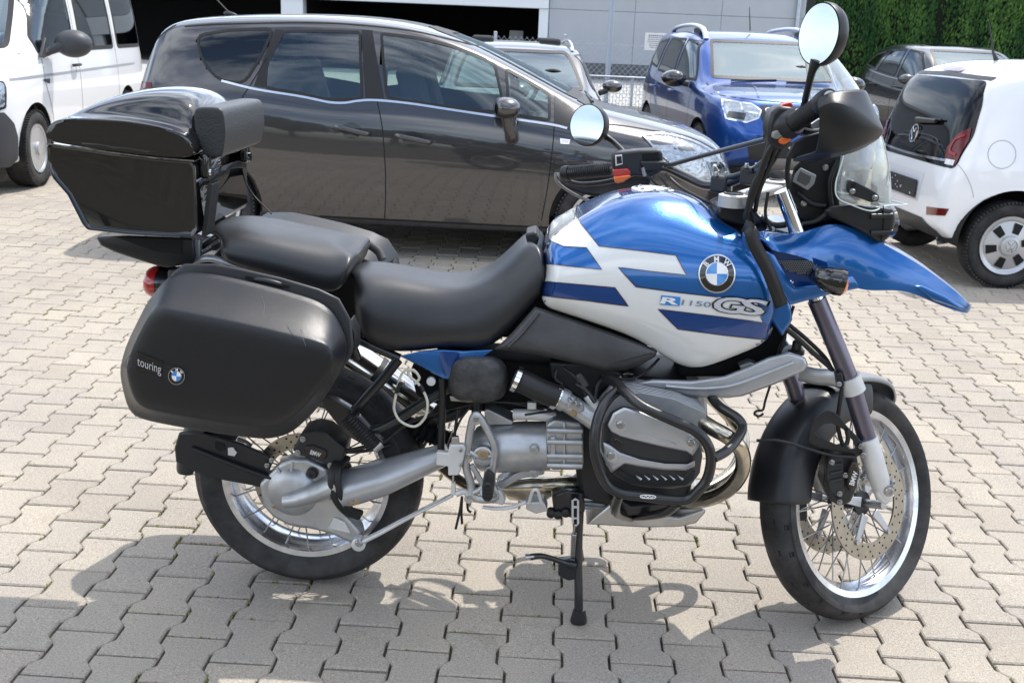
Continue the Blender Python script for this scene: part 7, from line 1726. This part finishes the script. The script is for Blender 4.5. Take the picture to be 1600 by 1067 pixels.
ckp = mesh_obj('cockpit_fairing', *loft([QL(ck, .075), QL(ck, .07), QL(ck, -.12), QL(ck, -.13)]), mat('cockpit_black', (.007, .007, .008), .5), bike, bevel=.012)
for pts in ([(1310, 250, .085), (1296, 285, .09), (1300, 330, .09)], [(1246, 300, .085), (1268, 318, .09), (1290, 322, .09)]): tube('fairing_rib', pts, .006, M_guard, ckp)
for a_, b_ in ((1290, 262), (1256, 318)): bolt(Q(a_, b_, .078), YD, .006, M_bolt, ckp)
tube('cockpit_stay', [(1250, 350, .10), (1275, 345, .10), (1300, 325, .10)], .006, M_guard, ckp)
# instrument dials and the grey frame
for dy, pxx, pyy, rr_ in ((.035, 1276, 246, .036), (-.045, 1284, 240, .036)):
    c0 = Q(pxx, pyy, dy); d = Vector((-.85, -.1, .55)); ins = mesh_obj('instrument', *lathe(c0 + d.normalized() * .01, d, [(rr_ + .004, -.05), (rr_ + .004, .004), (rr_, .008), (rr_ - .003, .002), (0, .002)], 32), M_blackpl, ckp); mesh_obj('dial_ring', *ring_lathe(c0 + d.normalized() * .018, d, [(rr_ + .001, 0), (rr_ - .004, 0), (rr_ - .004, .003), (rr_ + .001, .003)], 32), M_embs, ins); mesh_obj('dial_glass', *lathe(c0 + d.normalized() * .016, d, [(rr_ - .004, 0), (0, .001)], 28, cap=False), mat('dial_face', (.16, .17, .18), .06, coat=1), ins)
gf = [(1251, 262), (1276, 274), (1272, 288), (1262, 298), (1238, 284), (1242, 272)]
g1 = mesh_obj('display_frame', *loft([QL(gf, .110), QL(gf, .085)]), mat('display_grey', (.24, .25, .26), .4), ckp, bevel=.003)
outline_part('display_screen', [(1251, 268), (1268, 276), (1265, 286), (1259, 291), (1245, 283), (1247, 275)], .1115, .108, mat('display_dark', (.06, .065, .07), .12, coat=1), g1, bevel=.001)
# triple clamp
yk = [(1105, 306), (1112, 299), (1131, 300), (1147, 292), (1159, 287), (1172, 275), (1190, 272), (1216, 277), (1230, 285), (1233, 294), (1228, 305), (1208, 312), (1190, 316), (1172, 322), (1160, 329), (1144, 331), (1128, 328), (1118, 318), (1106, 318)]
M_yoke = mat('yoke_alu', (.50, .50, .49), .42, .5)
def topz(px, py, z): d = ray(px, py); return CAMP + d * ((z - CAMP.z) / d.z)
ztc = Q(1165, 300, .03).z
ykw = [topz(a, b, ztc) for a, b in yk]; mn = min(v.y for v in ykw); mxv = max(v.y for v in ykw)
ca_, cb_ = topz(1146, 305, ztc), topz(1213, 283, ztc); ax_ = (cb_ - ca_).normalized(); nx_ = Vector((-ax_.y, ax_.x, 0))
yoke = mesh_obj('triple_clamp', *prism([ca_ + nx_ * .036 + Vector((0, 0, -.006)), cb_ + nx_ * .028 + Vector((0, 0, -.006)), cb_ - nx_ * .028 + Vector((0, 0, -.006)), (ca_ + cb_) / 2 - nx_ * .018 + Vector((0, 0, -.006)), ca_ - nx_ * .036 + Vector((0, 0, -.006))], (0, 0, -.022)), M_yoke, bike, bevel=.006, seg=3)
for a, b, rr_ in ((1146, 305, .024), (1213, 283, .020)):
    c0 = topz(a, b, ztc); mesh_obj('clamp_cap', *lathe(c0, (0, 0, 1), [(rr_, .001), (rr_, .006), (rr_ * .8, .007), (rr_ * .78, .004), (0, .004)], 28), M_blackpl, yoke)
    mesh_obj('clamp_eye', *lathe(c0 - Vector((0, 0, .03)), (0, 0, 1), [(rr_ + .012, .002), (rr_ + .012, .030), (rr_ + .004, .033), (rr_, .033)], 32), M_yoke, yoke)
for k, (a, b) in enumerate(((1183, 296), (1170, 303))): bolt(topz(a, b, ztc + .001), (0, 0, 1), .008, M_bolt, yoke)
ft = [Q(1222, 298, .10), Q(1236, 335, .10), Q(1247, 366, .10), Q(1276, 468, .12)]
mesh_obj('fork_upper_tube', *sweep(ft, .0195, 24), M_chrome, leg); ft2 = [v + (Ms.to_3x3() @ Vector((0, .19, 0))) for v in ft]; mesh_obj('fork_upper_tube', *sweep(ft2, .0195, 24), M_chrome, leg2)
bolt(Q(1206, 358, .06), YD, .008, M_bolt); tube('steering_stop', [(1188, 340, .05), (1210, 352, .06), (1235, 350, .07)], .008, M_blackpl); outline_part('headstock', [(1138, 318), (1178, 325), (1195, 350), (1160, 356), (1118, 345), (1120, 325)], .075, -.075, M_guard, bevel=.010)
# ---------------------------------------------------------------- handlebar
LB = [(878, 271, -.37), (950, 265, -.31), (1000, 261, -.27), (1038, 262, -.235), (1072, 277, -.19), (1100, 289, -.14), (1130, 288, -.08), (1170, 272, -.01), (1200, 250, .07), (1216, 222, .15), (1232, 196, .21), (1265, 174, .29), (1292, 158, .35)]
hbz = spline([Q(*p) for p in LB], 6)
bar_ = mesh_obj('handlebar', *sweep(hbz, .0125, 16), M_frame, bike)
tube('handlebar_brace', [(1040, 260, -.22), (1100, 243, -.10), (1150, 230, .02), (1205, 216, .13)], .0065, M_frame, bar_, n=3)
# clamps
for (a, b, c_, d_, dyv) in ((1118, 296, 1135, 276, -.08), (1165, 280, 1182, 266, .0)):
    mesh_obj('bar_clamp', *box(Q((a + c_) / 2, (b + d_) / 2 + 2, dyv), (.05, .035, .045), rot_z(R(-38))), M_blackpl, bar_, bevel=.008, seg=3)
    for s_ in (-.014, .014): bolt(Q((a + c_) / 2, (b + d_) / 2 - 6, dyv) + Vector((s_, s_ * .6, .012)), (0, 0, 1), .005, M_bolt, bar_)
mesh_obj('clamp_bridge', *sweep([Q(1128, 280, -.09), Q(1150, 276, -.04), Q(1180, 266, .02)], .013, 12, flat=(1, .7)), M_blackpl, bar_)
# left grip with ribs, end cap
a, b = Q(886, 271, -.37), Q(956, 265, -.31)
gl = mesh_obj('grip', *sweep([a, b], .0185, 20), M_hose, bar_)
for k in range(24): mesh_obj('grip_rib', *ring_lathe(a.lerp(b, (k + .5) / 24), b - a, [(.0183, -.0017), (.0206, 0), (.0183, .0017), (.017, 0)], 20), M_hose, gl)
d = (a - b).normalized(); mesh_obj('bar_end', *lathe(a, d, [(.0225, -.008), (.0225, .006), (.020, .014), (.010, .018), (0, .018)], 20), M_hose, gl)
# left switch gear
def blk(name, pts, dy0, dy1, material, parent, bevel=.004): return outline_part(name, pts, dy0, dy1, material, parent, bevel=bevel)
sw = blk('switch_housing', [(957, 244), (962, 239), (1000, 235), (1030, 234), (1036, 240), (1036, 268), (1016, 278), (992, 275), (978, 280), (962, 276), (957, 262)], -.235, -.300, M_switch, bar_, .007)
blk('switch_window', [(961, 243), (972, 242), (973, 257), (962, 260)], -.2335, -.24, M_letter, sw, .001); blk('rocker_switch', [(963, 245), (971, 244), (972, 255), (964, 257)], -.232, -.24, M_embk, sw, .001)
blk('red_button', [(957, 266), (981, 264), (986, 270), (982, 277), (960, 277)], -.222, -.25, M_btn, sw, .003); blk('orange_button', [(959, 277), (983, 274), (987, 276), (974, 285), (964, 287), (960, 284)], -.218, -.25, M_btno, sw, .003)
blk('red_button', [(987, 236), (992, 234), (993, 237), (988, 238)], -.25, -.27, M_btn, sw, .001)
blk('lever_recess', [(1002, 240), (1028, 237), (1031, 250), (1004, 252)], -.2335, -.24, M_seam, sw, .002)
ms_ = blk('clutch_master', [(1000, 252), (1040, 252), (1046, 258), (1040, 268), (1004, 270)], -.225, -.29, M_guard, sw, .006); mesh_obj('bleed_screw', *sweep([Q(1004, 262, -.22), Q(1008, 275, -.22)], .006, 10), M_bolt, sw)
tube('clutch_lever', [(1010, 262, -.30), (960, 282, -.36), (910, 288, -.42), (880, 280, -.44)], [.010, .008, .007, .006], M_blackpl, bar_, n=5)
# left hand guard: curved shell with a bright rim seen from inside
def shell(name, rowsxyz, material, parent, levels=2, thick=.004, cr=None):
    n = len(rowsxyz[0]); cr = {(r * n + k, r * n + k + 1): w for r, w in (cr or ()) for k in range(n - 1)}; V = [v for r in rowsxyz for v in r]; F = [(i * n + k, i * n + k + 1, (i + 1) * n + k + 1, (i + 1) * n + k) for i in range(len(rowsxyz) - 1) for k in range(n - 1)]
    V, F = subdivide(V, F, levels, cr); return mesh_obj(name, V, F, material, parent, solid=thick, ang=28)
LG = [[Q(a, b, d_) for a, b, d_ in ((868, 272, -.39), (866, 270, -.46), (900, 270, -.50), (960, 268, -.46), (1010, 266, -.36))], [Q(a, b, d_) for a, b, d_ in ((869, 275, -.38), (869, 276, -.46), (902, 280, -.51), (962, 282, -.47), (1020, 280, -.36))], [Q(a, b, d_) for a, b, d_ in ((872, 284, -.38), (878, 292, -.45), (905, 304, -.49), (960, 312, -.45), (1010, 300, -.36))]]
lg_ = shell('hand_guard', LG, M_guard, bar_); tube('guard_rim', [(868, 270, -.385), (870, 283, -.38), (886, 297, -.39), (908, 309, -.40), (930, 318, -.38)], .0045, mat('rim_grey', (.20, .19, .17), .4), lg_, n=6)
# right side: grip, throttle housing, switches
a, b = Q(1238, 194, .215), Q(1284, 163, .335)
gr = mesh_obj('grip', *sweep([a, b], [.0195, .0205], 22), M_hose, bar_)
for k in range(20): mesh_obj('grip_rib', *ring_lathe(a.lerp(b, (k + .5) / 20), b - a, [(.0196, -.0018), (.0220, 0), (.0196, .0018), (.018, 0)], 20), M_hose, gr)
d = (b - a).normalized(); mesh_obj('bar_end', *lathe(b, d, [(.024, -.004), (.0255, .01), (.0255, .03), (.022, .036), (0, .036)], 24), M_hose, gr)
e0 = b + d * .036; mesh_obj('bar_end_plate', *lathe(e0, d, [(.017, 0), (.0165, .0025), (.012, .003), (.0115, .001), (.006, .001), (.0055, .003), (0, .003)], 28), M_bolt, gr)
bolt(e0 + d * .002, d, .005, M_bolt, gr)
th = mesh_obj('throttle_housing', *sweep(spline([Q(1208, 214, .14), Q(1220, 204, .18), Q(1232, 196, .205), Q(1242, 190, .22)], 3), [.026, .032, .033, .030], 24), M_switch, bar_)
blk('switch_housing', [(1200, 196), (1206, 176), (1218, 166), (1240, 168), (1245, 180), (1236, 196), (1240, 216), (1228, 232), (1210, 236), (1201, 222)], .205, .13, M_switch, th, .008)
blk('grey_button', [(1208, 207), (1222, 200), (1227, 205), (1225, 214), (1214, 219), (1207, 216)], .222, .19, mat('button_grey', (.24, .24, .23), .45), th, .004)
blk('orange_button', [(1217, 217), (1229, 210), (1237, 213), (1236, 221), (1225, 227), (1218, 225)], .220, .19, M_btno, th, .004)
blk('red_button', [(1219, 170), (1224, 163), (1236, 160), (1240, 165), (1236, 169), (1228, 172)], .19, .15, M_btn, th, .002)
blk('brake_master', [(1234, 192), (1252, 186), (1268, 186), (1290, 182), (1296, 192), (1284, 204), (1262, 214), (1244, 212)], .19, .15, M_frame, th, .006)
blk('reservoir_face', [(1266, 194), (1278, 186), (1290, 184), (1294, 188), (1284, 202), (1268, 204)], .20, .18, M_embs, th, .003)
tube('brake_lever', [(1250, 205, .18), (1280, 208, .24), (1310, 196, .30), (1330, 182, .34)], [.010, .008, .007, .006], M_blackpl, bar_, n=5)
# right hand guard: faceted dark shell in front of the grip
up = [(1277, 157, .385), (1296, 147, .385), (1325, 143, .37), (1350, 141, .33), (1352, 148, .28)]
cre = [(1280, 170, .40), (1300, 158, .415), (1330, 170, .41), (1368, 196, .37), (1377, 203, .33)]
mid_ = [(1283, 200, .395), (1303, 190, .415), (1332, 196, .41), (1366, 206, .375), (1376, 209, .33)]
lo = [(1276, 236, .35), (1298, 236, .38), (1325, 232, .385), (1352, 224, .37), (1371, 214, .34)]
lo2 = [(1226, 250, .24), (1262, 250, .28), (1300, 244, .31), (1340, 234, .31), (1366, 218, .30)]
rgd = shell('hand_guard', [[Q(*p) for p in r] for r in (up, cre, mid_, lo, lo2)], M_guard, bar_, 3, .005, ((1, .9), (0, .9), (3, .6), (4, .9)))
mesh_obj('guard_backing', *prism(QL([(1228, 248), (1240, 222), (1256, 214), (1283, 206), (1290, 236), (1262, 247)], .265), (0, .01, 0)), M_guard, rgd, bevel=.004)
# ---------------------------------------------------------------- mirrors
def mirror_head(cx, cy, rx, ry, dy, yawd, tilt, stem, gl_off):
    c0 = Q(cx, cy, dy); n = Vector((-math.cos(R(yawd)), -math.sin(R(yawd)), tilt)).normalized(); u = Vector((-n.y, n.x, 0)).normalized(); w = n.cross(u) * -1
    if w.z < 0: w = -w
    rings = []
    for h, s_ in ((.004, .94), (.006, .985), (0, 1), (-.012, .99), (-.026, .90), (-.038, .70), (-.046, .35), (-.048, .02)): rings.append([c0 + n * h + u * math.cos(t) * rx * s_ + w * math.sin(t) * ry * s_ for t in np.linspace(0, 2 * math.pi, 37)[:-1]])
    V, F = loft(rings); o = mesh_obj('mirror', V, F, M_guard, bar_, ang=50)
    ring = [c0 + n * .0065 + u * math.cos(t) * rx * .94 + w * math.sin(t) * ry * .94 for t in np.linspace(0, 2 * math.pi, 49)[:-1]]
    mesh_obj('mirror_glass', ring, [tuple(range(48))], M_refl, o, smooth=False)
    mesh_obj('mirror_stem', *sweep(spline([Q(*p) for p in stem], 5), [.014, .0085, .0075, .0075], 14), M_guard, o)
    return o
mirror_head(1282, 54, .062, .067, .33, 30, .05, [(1276, 96, .335), (1269, 112, .33), (1262, 140, .30), (1255, 170, .26)], 0)
mirror_head(919, 196, .062, .060, -.36, 52, .12, [(938, 210, -.365), (950, 216, -.36), (965, 228, -.33), (980, 244, -.29)], 0)
# ---------------------------------------------------------------- wind shield
def WS(a, b, dy): return Q(a, b, dy)
M_hazed = glass('hazed_acrylic', (.93, .95, .94), .05, 1.6)      # clear plastic; its pale veil paints whitish glare over fine scuffs
_n = M_hazed.node_tree; _o = [x for x in _n.nodes if x.type == 'OUTPUT_MATERIAL'][0]; _s = _o.inputs[0].links[0].from_socket; _d = _n.nodes.new('ShaderNodeBsdfDiffuse'); _d.inputs[0].default_value = (.7, .75, .76, 1)
_m = _n.nodes.new('ShaderNodeMixShader'); _z = _n.nodes.new('ShaderNodeTexNoise'); _z.inputs['Scale'].default_value = 14; _z.inputs['Detail'].default_value = 6; _r = _n.nodes.new('ShaderNodeMapRange'); _r.inputs[3].default_value = .02; _r.inputs[4].default_value = .22; _n.links.new(_z.outputs[0], _r.inputs[0]); _n.links.new(_r.outputs[0], _m.inputs[0]); _n.links.new(_s, _m.inputs[1]); _n.links.new(_d.outputs[0], _m.inputs[2]); _n.links.new(_m.outputs[0], _o.inputs[0])
base_l = [(1308, 309), (1306, 282), (1318, 256), (1331, 231)]
# vertical rows from top to bottom: near edge, near quarter, centre, far quarter, far edge
r0 = [WS(1287, 88, .09), WS(1300, 120, .13), WS(1316, 175, .16), WS(1318, 240, .175), WS(1306, 286, .185), WS(1309, 309, .185)]
r1 = [WS(1298, 84, .06), WS(1322, 116, .10), WS(1352, 178, .13), WS(1368, 240, .14), WS(1366, 290, .145), WS(1362, 330, .15)]
r2 = [WS(1308, 86, .0), WS(1342, 122, .0), WS(1381, 178, .0), WS(1407, 240, .0), WS(1416, 290, .0), WS(1418, 320, .0)]
def mrx(r): return [Vector((v.x, 2 * YC - v.y, v.z)) for v in r]
wsV = [r0, r1, r2, mrx(r1), mrx(r0)]
n = 6; V = [v for r in wsV for v in r]; F = [(i * n + k, i * n + k + 1, (i + 1) * n + k + 1, (i + 1) * n + k) for i in range(4) for k in range(n - 1)]
V, F = subdivide(V, F, 3, {tuple(sorted((a, b))): 1.0 for f in F for a, b in zip(f, f[1:] + f[:1]) if (a < n and b < n) or (a >= 4 * n and b >= 4 * n) or (a % n == b % n and a % n in (0, n - 1))}); wsh = mesh_obj('wind_shield', V, F, M_hazed, bike, solid=.003)
# bright cut edge of the sheet
M_edge = mat('acrylic_edge', (.62, .70, .68), .15, coat=1)
edge = [*r0, WS(1330, 320, .172), r1[-1], WS(1385, 322, .09), r2[-1]]
mesh_obj('shield_edge', *sweep(spline(edge, 5), .0019, 6), M_edge, wsh); mesh_obj('shield_edge', *sweep(spline([r2[-1], *[mrx([v])[0] for v in (WS(1385, 322, .09), r1[-1], WS(1330, 320, .172))], *reversed(mrx(r0)), mrx(r1)[0], r2[0], r1[0], r0[0]], 5), .0019, 6), M_edge, wsh)
mp_ = fillet([(1326, 283), (1334, 282), (1368, 300), (1375, 307), (1373, 315), (1362, 317), (1330, 305), (1323, 296)], 4, 3)
mt = outline_part('shield_mount', mp_, .178, .12, M_guard, wsh, bevel=.003); 
for a, b in ((1332, 299), (1367, 309)): bolt(Q(a, b, .180), YD, .0055, M_bolt, mt)
outline_part('mount_slot', [(1330, 288), (1338, 286), (1336, 294), (1331, 296)], .1792, .177, M_seam, mt, bevel=0)
# ---------------------------------------------------------------- cables at the head
for pts, r in (([(1216, 214, .20), (1200, 240, .19), (1186, 280, .17), (1172, 320, .15), (1166, 345, .14), (1190, 370, .12)], .0075), ([(1212, 220, .19), (1206, 250, .18), (1186, 300, .16), (1180, 330, .13)], .0055), ([(1222, 230, .18), (1202, 262, .16), (1176, 290, .15), (1172, 315, .14), (1178, 350, .12)], .0045), ([(1236, 232, .16), (1230, 270, .12), (1234, 310, .1), (1230, 350, .08)], .006), ([(1204, 222, .18), (1190, 262, .17), (1176, 296, .16), (1168, 330, .15)], .0075),
               ([(1040, 272, -.20), (1062, 292, -.16), (1090, 308, -.10), (1115, 320, -.05), (1140, 332, .0)], .0045), ([(1030, 275, -.21), (1050, 298, -.18), (1080, 316, -.10), (1110, 336, -.03)], .0035), ([(1008, 272, -.22), (1040, 300, -.2), (1090, 330, -.1)], .003), ([(1200, 300, .1), (1196, 335, .1), (1205, 360, .1)], .004)):
    tube('control_cable', pts, r, M_hose)
# ---------------------------------------------------------------- keep the tree thing > part > sub-part
for ch in [c for c in bar_.children if c.children or c.name.split('.')[0] in ('grip', 'hand_guard', 'mirror', 'clutch_lever', 'brake_lever', 'throttle_housing', 'switch_housing')]: ch.parent = bike
for ch in [c for c in ckp.children if c.children]: ch.parent = bike
def depth(o):
    d = 0
    while o.parent is not None: o = o.parent; d += 1
    return d
for o in list(S.objects):
    while depth(o) > 2: o.parent = o.parent.parent
